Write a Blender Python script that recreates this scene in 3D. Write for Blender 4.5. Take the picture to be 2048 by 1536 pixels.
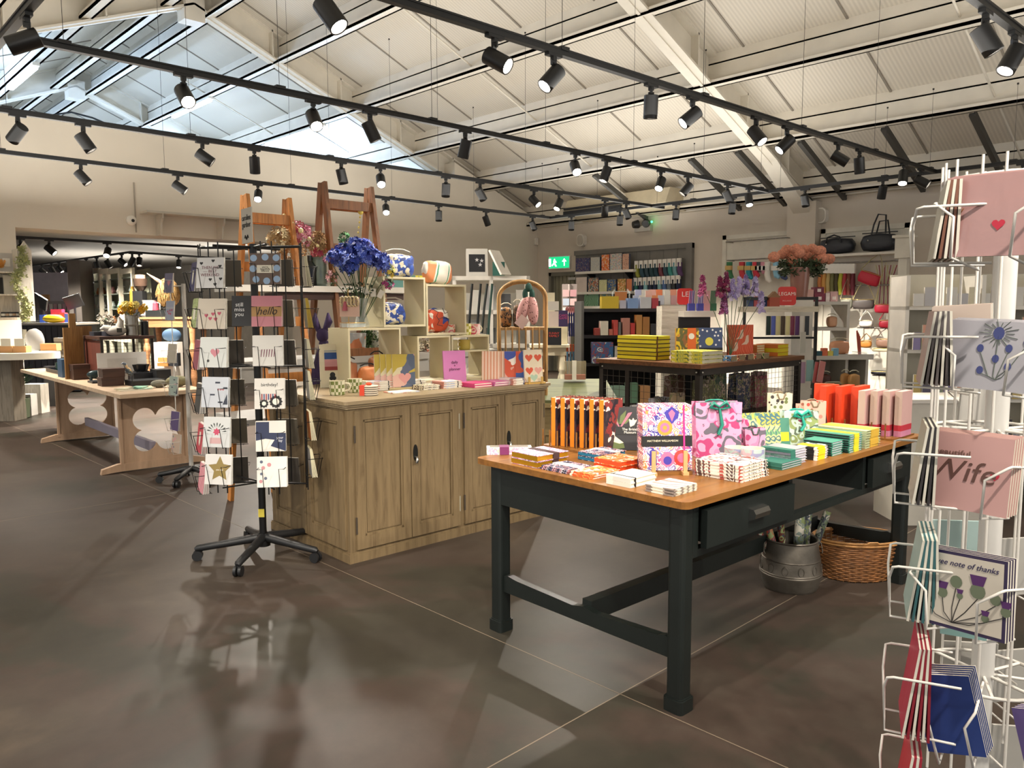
import bpy, bmesh, math, random
from mathutils import Vector, Matrix, Euler, noise as mnoise
PI=math.pi; sin=math.sin; cos=math.cos
random.seed(7)
SC=bpy.context.scene; COL=SC.collection
for o in list(bpy.data.objects): bpy.data.objects.remove(o)
# ---------------------------------------------------------------- camera
FP=1553.711; PITCH=math.radians(5.55524); ROLL=math.radians(-.233837); HEAD=math.radians(45.834)
CAM=Vector((-9.3666,-9.0247,1.48))
cd=bpy.data.cameras.new('camera'); cam=bpy.data.objects.new('camera',cd); COL.objects.link(cam)
cd.sensor_fit='HORIZONTAL'; cd.sensor_width=36.0; cd.lens=36.0*FP/2048.0; cd.clip_start=.05; cd.clip_end=200
MC=Matrix.Rotation(HEAD-PI/2,3,'Z')@Matrix.Rotation(PI/2-PITCH,3,'X')@Matrix.Rotation(ROLL,3,'Z')
cam.matrix_world=Matrix.Translation(CAM)@MC.to_4x4()
SC.camera=cam
# ---------------------------------------------------------------- world + exposure
w=bpy.data.worlds.new('world'); SC.world=w; w.use_nodes=True
bg=w.node_tree.nodes['Background']; bg.inputs[0].default_value=(1.0,.96,.9,1); bg.inputs[1].default_value=.9
SC.view_settings.view_transform='Standard'; SC.view_settings.look='None'; SC.view_settings.gamma=1
SC.view_settings.exposure=0.72; SC.view_settings.use_curve_mapping=False
SC.cycles.use_denoising=True; SC.cycles.max_bounces=7; SC.cycles.diffuse_bounces=4; SC.cycles.glossy_bounces=3
SC.cycles.transparent_max_bounces=12; SC.cycles.transmission_bounces=4; SC.cycles.sample_clamp_indirect=4
SC.cycles.caustics_reflective=False; SC.cycles.caustics_refractive=False
SPOT_W=11.5
# added upward fill lights without any fittings, brightening the roof
for (x_,y_,e_) in ((-9,-5.5,1),(-4.5,-6.5,1),(-.5,-7.5,1),(-7.5,-.8,.9),(-3,-1.8,1),(1,-2.5,.9),(-10.5,-10,1),(-4,-11,.8),(-6.5,1.8,.9),(-2,1.8,.9),(2,0.5,.8)):
    l=bpy.data.lights.new('added_roof_fill','AREA'); l.shape='DISK'; l.size=3.2; l.energy=43*e_; l.color=(1,.96,.88); o=bpy.data.objects.new('added_roof_fill',l); COL.objects.link(o); o.location=(x_,y_,3.0); o.rotation_euler=(PI,0,0)
# ---------------------------------------------------------------- pixel <-> place (2048x1536 frame)
def ray(px,py): return MC@Vector(((px-1024)/FP,-(py-768)/FP,-1))
def at(px,py,z=0.0):
    r=ray(px,py); return CAM+r*((z-CAM.z)/r.z)
def atx(px,py,x):
    r=ray(px,py); return CAM+r*((x-CAM.x)/r.x)
def aty(px,py,y):
    r=ray(px,py); return CAM+r*((y-CAM.y)/r.y)
def dp(px,py,d):
    return CAM+ray(px,py)*d
def depth(P): return -((MC.transposed()@(Vector(P)-CAM)).z)
def ppm(P): return FP/depth(P)      # pixels per metre at P
def over(px,py,P):
    """height (z) seen at pixel py on the vertical through P"""
    r=ray(px,py); t=((P[0]-CAM.x)*r.x+(P[1]-CAM.y)*r.y)/(r.x**2+r.y**2); return CAM.z+t*r.z
# ---------------------------------------------------------------- materials
def lin(c):
    if isinstance(c,str):
        c=c.lstrip('#'); c=c if len(c)==6 else ''.join(x+x for x in c); c=[int(c[i:i+2],16)/255 for i in (0,2,4)]
    return tuple((v/12.92 if v<=.04045 else ((v+.055)/1.055)**2.4) for v in c[:3])+(1,)
MATS={}
def _new(name):
    m=bpy.data.materials.new(name); m.use_nodes=True; nt=m.node_tree
    return m,nt,nt.nodes['Principled BSDF']
def M(col,rough=.6,metal=0,var=.06,vs=6,bump=0,bs=40,emit=None,es=0,alpha=1,trans=0,coat=0,spec=.5,name=None):
    key=('M',str(col),rough,metal,var,vs,bump,bs,str(emit),es,alpha,trans,coat,spec)
    if key in MATS: return MATS[key]
    m,nt,b=_new(name or 'surface'); N=nt.nodes; L=nt.links
    c=lin(col)
    if var>0:
        tc=N.new('ShaderNodeTexCoord'); n=N.new('ShaderNodeTexNoise'); n.inputs['Scale'].default_value=vs; n.inputs['Detail'].default_value=4
        L.new(tc.outputs['Object'],n.inputs['Vector'])
        r=N.new('ShaderNodeMapRange'); r.inputs['From Min'].default_value=.3; r.inputs['From Max'].default_value=.7
        r.inputs['To Min'].default_value=1-var*1.5; r.inputs['To Max'].default_value=1+var*.7
        L.new(n.outputs[0],r.inputs[0])
        mx=N.new('ShaderNodeMix'); mx.data_type='RGBA'; mx.blend_type='MULTIPLY'; mx.inputs[0].default_value=1
        mx.inputs[6].default_value=c; L.new(r.outputs[0],mx.inputs[7]); L.new(mx.outputs[2],b.inputs['Base Color'])
    else: b.inputs['Base Color'].default_value=c
    b.inputs['Roughness'].default_value=rough; b.inputs['Metallic'].default_value=metal
    b.inputs['Specular IOR Level'].default_value=spec
    if coat: b.inputs['Coat Weight'].default_value=coat; b.inputs['Coat Roughness'].default_value=.15
    if bump:
        tc=N.new('ShaderNodeTexCoord'); n=N.new('ShaderNodeTexNoise'); n.inputs['Scale'].default_value=bs; n.inputs['Detail'].default_value=5
        L.new(tc.outputs['Object'],n.inputs['Vector']); bp=N.new('ShaderNodeBump'); bp.inputs['Strength'].default_value=bump; bp.inputs['Distance'].default_value=.01
        L.new(n.outputs[0],bp.inputs['Height']); L.new(bp.outputs[0],b.inputs['Normal'])
    if emit is not None: b.inputs['Emission Color'].default_value=lin(emit); b.inputs['Emission Strength'].default_value=es
    if alpha<1: b.inputs['Alpha'].default_value=alpha
    if trans: b.inputs['Transmission Weight'].default_value=trans; b.inputs['IOR'].default_value=1.3
    MATS[key]=m; return m
def ramp(nt,stops,const=True):
    r=nt.nodes.new('ShaderNodeValToRGB'); cr=r.color_ramp; cr.interpolation='CONSTANT' if const else 'LINEAR'
    cr.elements[0].position=stops[0][0]; cr.elements[0].color=lin(stops[0][1])
    cr.elements[1].position=stops[-1][0]; cr.elements[1].color=lin(stops[-1][1])
    for p,c in stops[1:-1]:
        e=cr.elements.new(p); e.color=lin(c)
    return r
def PAT(kind,cols,scale=20,rough=.5,seed=0,w=(1,1,1),coat=0,coord='Object'):
    """printed paper / cloth patterns; cols[0] is the ground"""
    key=('P',kind,tuple(cols),scale,rough,seed,w,coat)
    if key in MATS: return MATS[key]
    m,nt,b=_new('print_'+kind); N=nt.nodes; L=nt.links
    tc=N.new('ShaderNodeTexCoord'); mp=N.new('ShaderNodeMapping'); L.new(tc.outputs[coord],mp.inputs[0])
    mp.inputs['Location'].default_value=(seed*1.37,seed*.71,seed*.33); mp.inputs['Scale'].default_value=w
    V=mp.outputs[0]; n=len(cols)
    if kind in('spots','floral','patch','leopard','paisley'):
        if kind!='spots':
            ns=N.new('ShaderNodeTexNoise'); ns.inputs['Scale'].default_value=scale*.6; ns.inputs['Detail'].default_value=2; L.new(V,ns.inputs[0])
            va=N.new('ShaderNodeMix'); va.data_type='RGBA'; va.blend_type='LINEAR_LIGHT'; va.inputs[0].default_value={'floral':.025,'patch':.05,'leopard':.03,'paisley':.03}[kind]*20/scale*1.6
            L.new(V,va.inputs[6]); L.new(ns.outputs[1],va.inputs[7]); V2=va.outputs[2]
        else: V2=V
        vo=N.new('ShaderNodeTexVoronoi'); vo.inputs['Scale'].default_value=scale; L.new(V2,vo.inputs['Vector'])
        sp=N.new('ShaderNodeSeparateColor'); L.new(vo.outputs['Color'],sp.inputs[0])
        cr=ramp(nt,[(i/max(1,(n-1)),c) for i,c in enumerate(cols[1:])] if n>2 else [(0,cols[1]),(1,cols[1])]); L.new(sp.outputs[0],cr.inputs[0])
        mx=N.new('ShaderNodeMix'); mx.data_type='RGBA'; L.new(cr.outputs[0],mx.inputs[7]); mx.inputs[6].default_value=lin(cols[0])
        if kind=='patch': L.new(cr.outputs[0],b.inputs['Base Color']); mx=None
        elif kind=='spots':
            c=N.new('ShaderNodeMath'); c.operation='LESS_THAN'; c.inputs[1].default_value=.34; L.new(vo.outputs['Distance'],c.inputs[0]); L.new(c.outputs[0],mx.inputs[0])
        elif kind=='leopard':
            c=N.new('ShaderNodeMath'); c.operation='COMPARE'; c.inputs[1].default_value=.42; c.inputs[2].default_value=.13; L.new(vo.outputs['Distance'],c.inputs[0]); L.new(c.outputs[0],mx.inputs[0])
        else:
            s=N.new('ShaderNodeMath'); s.operation='MULTIPLY'; s.inputs[1].default_value=14 if kind=='floral' else 22; L.new(vo.outputs['Distance'],s.inputs[0])
            s2=N.new('ShaderNodeMath'); s2.operation='SINE'; L.new(s.outputs[0],s2.inputs[0])
            c=N.new('ShaderNodeMath'); c.operation='GREATER_THAN'; c.inputs[1].default_value=-.1; L.new(s2.outputs[0],c.inputs[0]); L.new(c.outputs[0],mx.inputs[0])
        if mx: L.new(mx.outputs[2],b.inputs['Base Color'])
    elif kind=='check':
        ck=N.new('ShaderNodeTexChecker'); ck.inputs[1].default_value=lin(cols[0]); ck.inputs[2].default_value=lin(cols[1]); ck.inputs[3].default_value=scale
        L.new(V,ck.inputs[0]); L.new(ck.outputs[0],b.inputs['Base Color'])
    else: # stripe / swirl
        wv=N.new('ShaderNodeTexWave'); wv.bands_direction='X'; wv.inputs['Scale'].default_value=scale
        wv.inputs['Distortion'].default_value={'stripe':0,'swirl':9,'vein':16}[kind]; wv.inputs['Detail'].default_value=0 if kind=='stripe' else 1.5; wv.inputs['Detail Scale'].default_value=.8
        L.new(V,wv.inputs[0]); cr=ramp(nt,[(i/n if i<n-1 else (n-1)/n,c) for i,c in enumerate(cols)]); L.new(wv.outputs[1],cr.inputs[0]); L.new(cr.outputs[0],b.inputs['Base Color'])
    b.inputs['Roughness'].default_value=rough
    if coat: b.inputs['Coat Weight'].default_value=coat; b.inputs['Coat Roughness'].default_value=.1
    MATS[key]=m; return m
def WOOD(c1,c2,scale=3,rough=.55,axis='Z',bump=.15,stretch=12):
    key=('W',c1,c2,scale,rough,axis)
    if key in MATS: return MATS[key]
    m,nt,b=_new('wood'); N=nt.nodes; L=nt.links
    tc=N.new('ShaderNodeTexCoord'); mp=N.new('ShaderNodeMapping'); L.new(tc.outputs['Object'],mp.inputs[0])
    s=[stretch,stretch,stretch]; s['XYZ'.index(axis)]=1; mp.inputs['Scale'].default_value=s
    n=N.new('ShaderNodeTexNoise'); n.inputs['Scale'].default_value=scale; n.inputs['Detail'].default_value=7; n.inputs['Roughness'].default_value=.65; n.inputs['Distortion'].default_value=.6
    L.new(mp.outputs[0],n.inputs[0]); cr=ramp(nt,[(.32,c2),(.5,c1),(.72,c1)],False); cr.color_ramp.elements[2].color=tuple(min(1,v*1.25) for v in lin(c1)[:3])+(1,)
    L.new(n.outputs[0],cr.inputs[0]); L.new(cr.outputs[0],b.inputs['Base Color']); b.inputs['Roughness'].default_value=rough
    bp=N.new('ShaderNodeBump'); bp.inputs['Strength'].default_value=bump; bp.inputs['Distance'].default_value=.004; L.new(n.outputs[0],bp.inputs['Height']); L.new(bp.outputs[0],b.inputs['Normal'])
    MATS[key]=m; return m
def GLASS(col='#e8f2f0',rough=.03,alpha=.22):
    key=('G',col,rough,alpha)
    if key in MATS: return MATS[key]
    m,nt,b=_new('clear'); b.inputs['Base Color'].default_value=lin(col); b.inputs['Roughness'].default_value=rough; b.inputs['Alpha'].default_value=alpha
    b.inputs['Specular IOR Level'].default_value=.8; MATS[key]=m; return m
# ---------------------------------------------------------------- mesh builder
class MB:
    def __init__(s): s.v=[]; s.f=[]; s.m=[]; s.mi=0; s.sm=[]; s.T=Matrix.Identity(4); s.smooth=False
    def mat(s,i): s.mi=i; return s
    def add(s,vs,fs,mi=None,smooth=None):
        k=len(s.v); s.v+=[s.T@Vector(p) for p in vs]
        for f in fs: s.f.append([k+i for i in f]); s.m.append(s.mi if mi is None else mi); s.sm.append(s.smooth if smooth is None else smooth)
        return s
    def box(s,x0,x1,y0,y1,z0,z1,mi=None,mf=None):
        """mf: dict of face -> material index, faces -x +x -y +y -z +z"""
        vs=[(x,y,z) for x in(x0,x1) for y in(y0,y1) for z in(z0,z1)]
        F={'-x':(0,1,3,2),'+x':(4,6,7,5),'-y':(0,4,5,1),'+y':(2,3,7,6),'-z':(0,2,6,4),'+z':(1,5,7,3)}
        for k,f in F.items(): s.add([vs[i] for i in f],[(0,1,2,3)],(mf or {}).get(k,mi),False)
        return s
    def cbox(s,c,sz,mi=None,rot=None,bev=0):
        """centred box, optional rotation matrix and bevelled vertical edges"""
        T0=s.T; s.T=T0@Matrix.Translation(c)@((rot or Matrix.Identity(3)).to_4x4())
        a,b_,h=sz[0]/2,sz[1]/2,sz[2]/2
        if bev<=0: s.box(-a,a,-b_,b_,-h,h,mi)
        else: s.prism(rrect(a*2,b_*2,bev,3),-h,h,mi)
        s.T=T0; return s
    def prism(s,poly,z0,z1,mi=None,mtop=None,mbot=None,smooth=False):
        n=len(poly); vs=[(p[0],p[1],z0) for p in poly]+[(p[0],p[1],z1) for p in poly]
        s.add(vs,[(i,(i+1)%n,n+(i+1)%n,n+i) for i in range(n)],mi,smooth)
        s.add(vs,[tuple(range(n,2*n))],mtop if mtop is not None else mi,False); s.add(vs,[tuple(range(n-1,-1,-1))],mbot if mbot is not None else mi,False); return s
    def beam(s,a,b,w,h,mi=None,up=(0,0,1)):
        """rectangular bar from a to b; w across, h along 'up'"""
        a=Vector(a); b=Vector(b); d=(b-a).normalized(); u=Vector(up); u=(u-d*u.dot(d)).normalized(); r=d.cross(u)
        vs=[p+r*sx*w/2+u*sz*h/2 for p in(a,b) for sx,sz in((-1,-1),(1,-1),(1,1),(-1,1))]
        s.add(vs,[(0,1,2,3),(7,6,5,4),(0,4,5,1),(1,5,6,2),(2,6,7,3),(3,7,4,0)],mi,False); return s
    def tube(s,pts,r,n=8,mi=None,closed=False,caps=True,smooth=True):
        P=[Vector(p) for p in pts]; m=len(P); rs=r if isinstance(r,(list,tuple)) else [r]*m
        vs=[]; u=None
        for i,p in enumerate(P):
            if closed: d=(P[(i+1)%m]-P[i-1])
            else: d=(P[min(i+1,m-1)]-P[max(i-1,0)])
            d=d.normalized() if d.length>1e-9 else Vector((0,0,1))
            if u is None: u=d.orthogonal().normalized()
            else:
                u=(u-d*u.dot(d)); u=u.normalized() if u.length>1e-6 else d.orthogonal().normalized()
            w_=d.cross(u)
            for k in range(n):
                a=2*PI*k/n; vs.append(p+(u*cos(a)+w_*sin(a))*rs[i])
        fs=[]; 
        for i in range(m if closed else m-1):
            j=(i+1)%m
            for k in range(n): fs.append((i*n+k,i*n+(k+1)%n,j*n+(k+1)%n,j*n+k))
        s.add(vs,fs,mi,smooth)
        if caps and not closed: s.add(vs,[tuple(range(n-1,-1,-1)),tuple(range((m-1)*n,m*n))],mi,False)
        return s
    def cyl(s,a,b,r,n=16,mi=None,r2=None,smooth=True): return s.tube([a,b],[r,r if r2 is None else r2],n,mi,smooth=smooth)
    def lathe(s,prof,n=24,c=(0,0,0),mi=None,mis=None,smooth=True,sx=1,sy=1):
        vs=[]; 
        for r,z in prof:
            for k in range(n): a=2*PI*k/n; vs.append((c[0]+r*cos(a)*sx,c[1]+r*sin(a)*sy,c[2]+z))
        for i in range(len(prof)-1):
            if prof[i]==prof[i+1]: continue
            s.add([vs[i*n+k] for k in range(n)]+[vs[(i+1)*n+k] for k in range(n)],[(k,(k+1)%n,n+(k+1)%n,n+k) for k in range(n)],mis[i] if mis else mi,smooth)
        for i,rev in((0,True),(len(prof)-1,False)):
            if prof[i][0]>1e-5: s.add(vs[i*n:(i+1)*n],[tuple(reversed(range(n))) if rev else tuple(range(n))],(mis[min(i,len(mis)-1)] if mis else mi),False)
        return s
    def ell(s,c,r,n=12,m=8,mi=None,rot=None,fn=None):
        r=r if isinstance(r,(tuple,list)) else (r,r,r); vs=[]; T=(rot or Matrix.Identity(3))
        for i in range(m+1):
            t=PI*i/m
            for k in range(n):
                a=2*PI*k/n; p=Vector((sin(t)*cos(a),sin(t)*sin(a),cos(t)))
                f=fn(p) if fn else 1
                vs.append(Vector(c)+T@Vector((p.x*r[0]*f,p.y*r[1]*f,p.z*r[2]*f)))
        fs=[(i*n+k,(i+1)*n+k,(i+1)*n+(k+1)%n,i*n+(k+1)%n) for i in range(m) for k in range(n)]
        s.add(vs,fs,mi,True); return s
    def quad(s,a,b,c,d,mi=None): return s.add([a,b,c,d],[(0,1,2,3)],mi,False)
    def mesh(s,name,mats):
        me=bpy.data.meshes.new(name); me.from_pydata([tuple(p) for p in s.v],[],s.f)
        for m in (mats if isinstance(mats,(list,tuple)) else [mats]): me.materials.append(m)
        k=len(me.materials)-1
        me.polygons.foreach_set('material_index',[min(i,k) for i in s.m]); me.polygons.foreach_set('use_smooth',s.sm)
        me.validate(); me.update(); return me
    def build(s,name,mats,parent=None,loc=None,rz=0,rot=None,weld=False):
        me=s.mesh(name,mats)
        if weld:
            bm=bmesh.new(); bm.from_mesh(me); bmesh.ops.remove_doubles(bm,verts=bm.verts,dist=1e-5); bm.to_mesh(me); bm.free()
        return link(name,me,parent,loc,rz,rot)
def link(name,me,parent=None,loc=None,rz=0,rot=None):
    o=bpy.data.objects.new(name,me); COL.objects.link(o)
    if parent is not None: o.parent=parent
    if loc is not None: o.location=loc
    if rot is not None: o.rotation_euler=rot if not isinstance(rot,Matrix) else rot.to_euler()
    elif rz: o.rotation_euler=(0,0,rz)
    return o
def rrect(w,h,r,n=3,cx=0,cy=0):
    P=[]; r=min(r,w/2-1e-4,h/2-1e-4)
    for sx,sy,a0 in((1,1,0),(-1,1,PI/2),(-1,-1,PI),(1,-1,1.5*PI)):
        for k in range(n+1):
            a=a0+PI/2*k/n; P.append((cx+sx*(w/2-r)+r*cos(a),cy+sy*(h/2-r)+r*sin(a)))
    return P
def tag(o,label=None,cat=None,group=None,kind=None):
    if label: o['label']=label
    if cat: o['category']=cat
    if group: o['group']=group
    if kind: o['kind']=kind
    return o
def thing(name,label,cat,loc=(0,0,0),rz=0,group=None,rot=None):
    o=bpy.data.objects.new(name,None); COL.objects.link(o); o.empty_display_size=.05; o.location=loc
    o.rotation_euler=rot if rot is not None else (0,0,rz)
    return tag(o,label,cat,group)
def struct(o): o['kind']='structure'; return o
def dup(root,loc,rz=None,label=None,group=None,rot=None):
    c=root.copy(); COL.objects.link(c); c.location=loc
    if rz is not None: c.rotation_euler=(0,0,rz)
    if rot is not None: c.rotation_euler=rot
    if label: c['label']=label
    if group: c['group']=group
    for ch in list(root.children):
        d=ch.copy(); COL.objects.link(d); d.parent=c
        for g in list(ch.children):
            e=g.copy(); COL.objects.link(e); e.parent=d
    return c
def text(s,size,mat,parent,loc,rot=(PI/2,0,0),depth=.0006,name='lettering',align='CENTER',sx=1,shear=0,label=None):
    cu=bpy.data.curves.new('t','FONT'); cu.body=s; cu.size=size; cu.extrude=depth; cu.align_x=align; cu.align_y='CENTER'; cu.shear=shear; cu.space_line=.85
    cu.resolution_u=3
    t=bpy.data.objects.new('t',cu); COL.objects.link(t); dg=bpy.context.evaluated_depsgraph_get()
    me=bpy.data.meshes.new_from_object(t.evaluated_get(dg)); bpy.data.objects.remove(t); me.materials.clear(); me.materials.append(mat)
    o=link(name,me,parent,loc,rot=rot); o.scale=(sx,1,1)
    if label: o['label']=label
    return o
ORD=['topmost','second','third','fourth','fifth','sixth','seventh','eighth','ninth','tenth','eleventh','twelfth','thirteenth','fourteenth','fifteenth','sixteenth','seventeenth','eighteenth','nineteenth','twentieth','twenty-first','twenty-second','twenty-third','twenty-fourth']
NTH=['first']+ORD[1:]
WHITE=M('#e9e4da',.5); CREAM=M('#d9d0b4',.55,var=.05); BLACK=M('#0b0b0c',.5); BLK2=M('#17181a',.45); PAPER=M('#e8e3d6',.8,var=.03); CARDW=M('#dcd8cf',.7,var=.03)
# ================================================================ SETTING
SL=.407; Z0=2.72         # rafter underside: z = Z0 + SL*|x|
RX=-5.5                  # ridge
S_=1.44
def sc(P): return CAM+(Vector(P)-CAM)*S_
def rescale(o):
    o.data.transform(Matrix.Translation(CAM)@Matrix.Scale(S_,4)@Matrix.Translation(-CAM))
def roofz(x):
    return CAM.z+S_*(zr(CAM.x+(x-CAM.x)/S_)-CAM.z)
def zr(x):               # rafter underside
    return Z0+SL*(-x) if x>=RX else Z0+SL*(-RX)-SL*(RX-x)
ROOF=.34                 # panel above rafter underside
wallm=M('#dcd3c4',.75,var=.04,vs=1.2,bump=.05,bs=60); wallr=M('#d2c8ba',.78,var=.04,vs=1.5)
trim=M('#d8d0c2',.5,var=.03); steel=M('#ddd6c8',.5,var=.05,vs=3)
def floor_mat():
    m,nt,b=_new('polished_concrete'); N=nt.nodes; L=nt.links
    tc=N.new('ShaderNodeTexCoord')
    n1=N.new('ShaderNodeTexNoise'); n1.inputs['Scale'].default_value=.55; n1.inputs['Detail'].default_value=8; n1.inputs['Roughness'].default_value=.62; n1.inputs['Distortion'].default_value=.8; L.new(tc.outputs['Object'],n1.inputs[0])
    c1=ramp(nt,[(.2,'#2a2621'),(.42,'#302d26'),(.5,'#3a302a'),(.6,'#403831'),(.75,'#52473c')],False); L.new(n1.outputs[0],c1.inputs[0])
    n2=N.new('ShaderNodeTexNoise'); n2.inputs['Scale'].default_value=5; n2.inputs['Detail'].default_value=9; n2.inputs['Roughness'].default_value=.7; L.new(tc.outputs['Object'],n2.inputs[0])
    r2=N.new('ShaderNodeMapRange'); r2.inputs['From Min'].default_value=.3; r2.inputs['From Max'].default_value=.7; r2.inputs['To Min'].default_value=.8; r2.inputs['To Max'].default_value=1.15; L.new(n2.outputs[0],r2.inputs[0])
    mx=N.new('ShaderNodeMix'); mx.data_type='RGBA'; mx.blend_type='MULTIPLY'; mx.inputs[0].default_value=1; L.new(c1.outputs[0],mx.inputs[6]); L.new(r2.outputs[0],mx.inputs[7]); L.new(mx.outputs[2],b.inputs['Base Color'])
    r3=N.new('ShaderNodeMapRange'); r3.inputs['From Min'].default_value=.35; r3.inputs['From Max'].default_value=.65; r3.inputs['To Min'].default_value=.4; r3.inputs['To Max'].default_value=.5; L.new(n1.outputs[0],r3.inputs[0]); L.new(r3.outputs[0],b.inputs['Roughness'])
    b.inputs['Specular IOR Level'].default_value=.22
    return m
def ribbed(col,per,rough=.5,axis='Y',seam=True):
    m,nt,b=_new('ribbed_panel'); N=nt.nodes; L=nt.links
    tc=N.new('ShaderNodeTexCoord'); wv=N.new('ShaderNodeTexWave'); wv.bands_direction=axis; wv.inputs['Scale'].default_value=1/per/3.1416; L.new(tc.outputs['Object'],wv.inputs[0])
    mx=N.new('ShaderNodeMix'); mx.data_type='RGBA'; mx.inputs[6].default_value=tuple(v*.86 for v in lin(col)[:3])+(1,); mx.inputs[7].default_value=lin(col); L.new(wv.outputs[1],mx.inputs[0])
    L.new(mx.outputs[2],b.inputs['Base Color']); b.inputs['Roughness'].default_value=rough
    bp=N.new('ShaderNodeBump'); bp.inputs['Strength'].default_value=.35; bp.inputs['Distance'].default_value=.006; L.new(wv.outputs[1],bp.inputs['Height']); L.new(bp.outputs[0],b.inputs['Normal'])
    return m
# floor
b=MB(); b.box(-30,6.0,-20,26,-.1,0)
P=at(1240,1388); Q=at(700,1150); yj=None
b.mat(1)
jx=P.x; jy=P.y
b.box(jx-.0022,jx+.0022,-15,20,0,.0006)
b.box(-24,4,jy-.0022,jy+.0022,0,.0006)
J2=at(690,1175); 
for k in(1,2): b.box(jx+4.6*k-.003,jx+4.6*k+.003,-15,14,0,.0006); b.box(jx-4.6*k-.003,jx-4.6*k+.003,-15,14,0,.0006)
for k in(1,2): b.box(-20,.8,jy+4.6*k-.003,jy+4.6*k+.003,0,.0006)
struct(b.build('floor',[floor_mat(),M('#6f6252',.6)]))
# right (eave) wall with the green door recess
DY0,DY1=-.98,-.24
b=MB(); b.box(0,.3,DY1,.3,0,3.0); b.box(0,.3,-15,DY0,0,3.0); b.box(0,.3,DY0,DY1,2.06,3.0)
struct(b.build('wall_right',wallr))
b=MB(); b.box(.1,.14,DY0,DY1,0,2.06,1)
for k in range(9):
    y=DY0+(DY1-DY0)*(k+.02)/9; b.box(.085,.1,y+.004,y+(DY1-DY0)/9-.008,.02,2.0,0)
b.mat(2); b.box(.02,.1,DY0,DY0+.045,0,2.06); b.box(.02,.1,DY1-.045,DY1,0,2.06); b.box(.02,.1,DY0,DY1,2.0,2.06)
d=struct(b.build('door_1',[M('#8f8c78',.5),M('#5a5848',.6),M('#77756a',.6)]))
h=MB(); h.box(.02,.085,DY0+.1,DY0+.32,1.93,1.97); h.build('door_closer',M('#c9c9c9',.4,.5),d)
# pilaster under the rafter
b=MB(); b.box(-.16,0,-4.78,-4.42,0,2.75); struct(b.build('trim_1',wallr))
# gable wall with wide opening
OX0,OX1,OZ=-7.45,-4.25,2.3
WT=3.44; xa=-(WT-Z0)/SL
b=MB()
def wallpoly(b,pts,y0,y1,mi=0):
    n=len(pts); vs=[(x,y0,z) for x,z in pts]+[(x,y1,z) for x,z in pts]
    b.add(vs,[tuple(range(n)),tuple(range(2*n-1,n-1,-1))]+[(i,n+i,n+(i+1)%n,(i+1)%n) for i in range(n)],mi,False)
wallpoly(b,[(OX1,0),(0,0),(0,Z0+.2),(xa,WT+.2),(xa,WT),(OX1,WT)],0,.42)
wallpoly(b,[(OX0,OZ),(OX1,OZ),(OX1,WT),(OX0,WT)],0,.42)
wallpoly(b,[(-11.2,0),(OX0,0),(OX0,WT),(-11.2,WT)],0,.42)
struct(b.build('wall_back',wallm))
# roof: both slopes, from behind the camera to well beyond the gable
ceilm=ribbed('#d6cec0',.055)
def slope(x0,x1,y0,y1,name,m):
    b=MB(); z0=zr(x0)+ROOF; z1=zr(x1)+ROOF
    b.add([(x0,y0,z0),(x1,y0,z1),(x1,y1,z1),(x0,y1,z0),(x0,y0,z0+.1),(x1,y0,z1+.1),(x1,y1,z1+.1),(x0,y1,z0+.1)],[(0,1,2,3),(7,6,5,4),(0,4,5,1),(1,5,6,2),(2,6,7,3),(3,7,4,0)])
    b.mat(1)
    k=y0
    while k<y1:
        b.beam((x0,k,z0-.004),(x1,k,z1-.004),.02,.012); k+=1.0
    return struct(b.build(name,m))
slope(RX,.3,-15,16,'ceiling',[ceilm,M('#8d857a',.6)]); slope(-11.3,RX,-15,16,'ceiling',[ceilm,M('#8d857a',.6)])
# portal rafters
def rafter(y,w=.2,d=.34):
    b=MB()
    for xa_,xb in((.25,RX),(RX,-11.2)):
        za,zb=zr(xa_) if xa_<=0 else Z0-SL*.25,zr(xb)
        for dz,ww,hh in((.012,w,.024),(d-.012,w,.024),(d/2,.03,d)):
            b.beam((xa_,y,za+dz),(xb,y,zb+dz),ww,hh)
        n=6
        for k in range(1,n):
            t=k/n; x=xa_+(xb-xa_)*t; z=za+(zb-za)*t; b.box(x-.008,x+.008,y-w/2,y+w/2,z+.02,z+d)
    b.box(RX-.12,RX+.12,y-w/2,y+w/2,zr(RX)-.18,zr(RX)+.1)
    # haunch at the eave
    for xe,s in((0,-1),(-11,1)):
        b.add([(xe,y-.1,Z0-.2),(xe+s*1.0,y-.1,Z0+SL*1.0),(xe,y-.1,Z0+.02),(xe,y+.1,Z0-.2),(xe+s*1.0,y+.1,Z0+SL*1.0),(xe,y+.1,Z0+.02)],[(0,1,2),(5,4,3),(0,3,4,1),(1,4,5,2),(2,5,3,0)])
    return b
for i,y in enumerate((-9.2,-4.6,.25,4.8,9.4,14)): struct(rafter(y).build('rafter',steel))
# purlins
PX=[-.16,-1.25,-2.3,-3.35,-4.4,-5.25]
for x in PX+[-11-p for p in PX[:6]]:
    b=MB(); z=zr(x)
    b.box(x-.012,x+.012,-15,16,z+.02,z+ROOF+.02)
    b.box(x-.1,x+.012,-15,16,z+.02,z+.045); b.box(x-.1,x-.085,-15,16,z+.02,z+.07)
    b.box(x-.012,x+.1,-15,16,z+ROOF-.1,z+ROOF-.085)
    struct(b.build('purlin_beam',steel))
b=MB(); b.box(-.1,-.002,-15,0,2.79,2.88); struct(b.build('trim_2',steel))
# ridge capping strip, dark
b=MB(); b.box(RX-.09,RX+.09,-15,16,zr(RX)+ROOF-.1,zr(RX)+ROOF-.04); struct(b.build('trim_3',M('#15181d',.7)))
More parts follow.
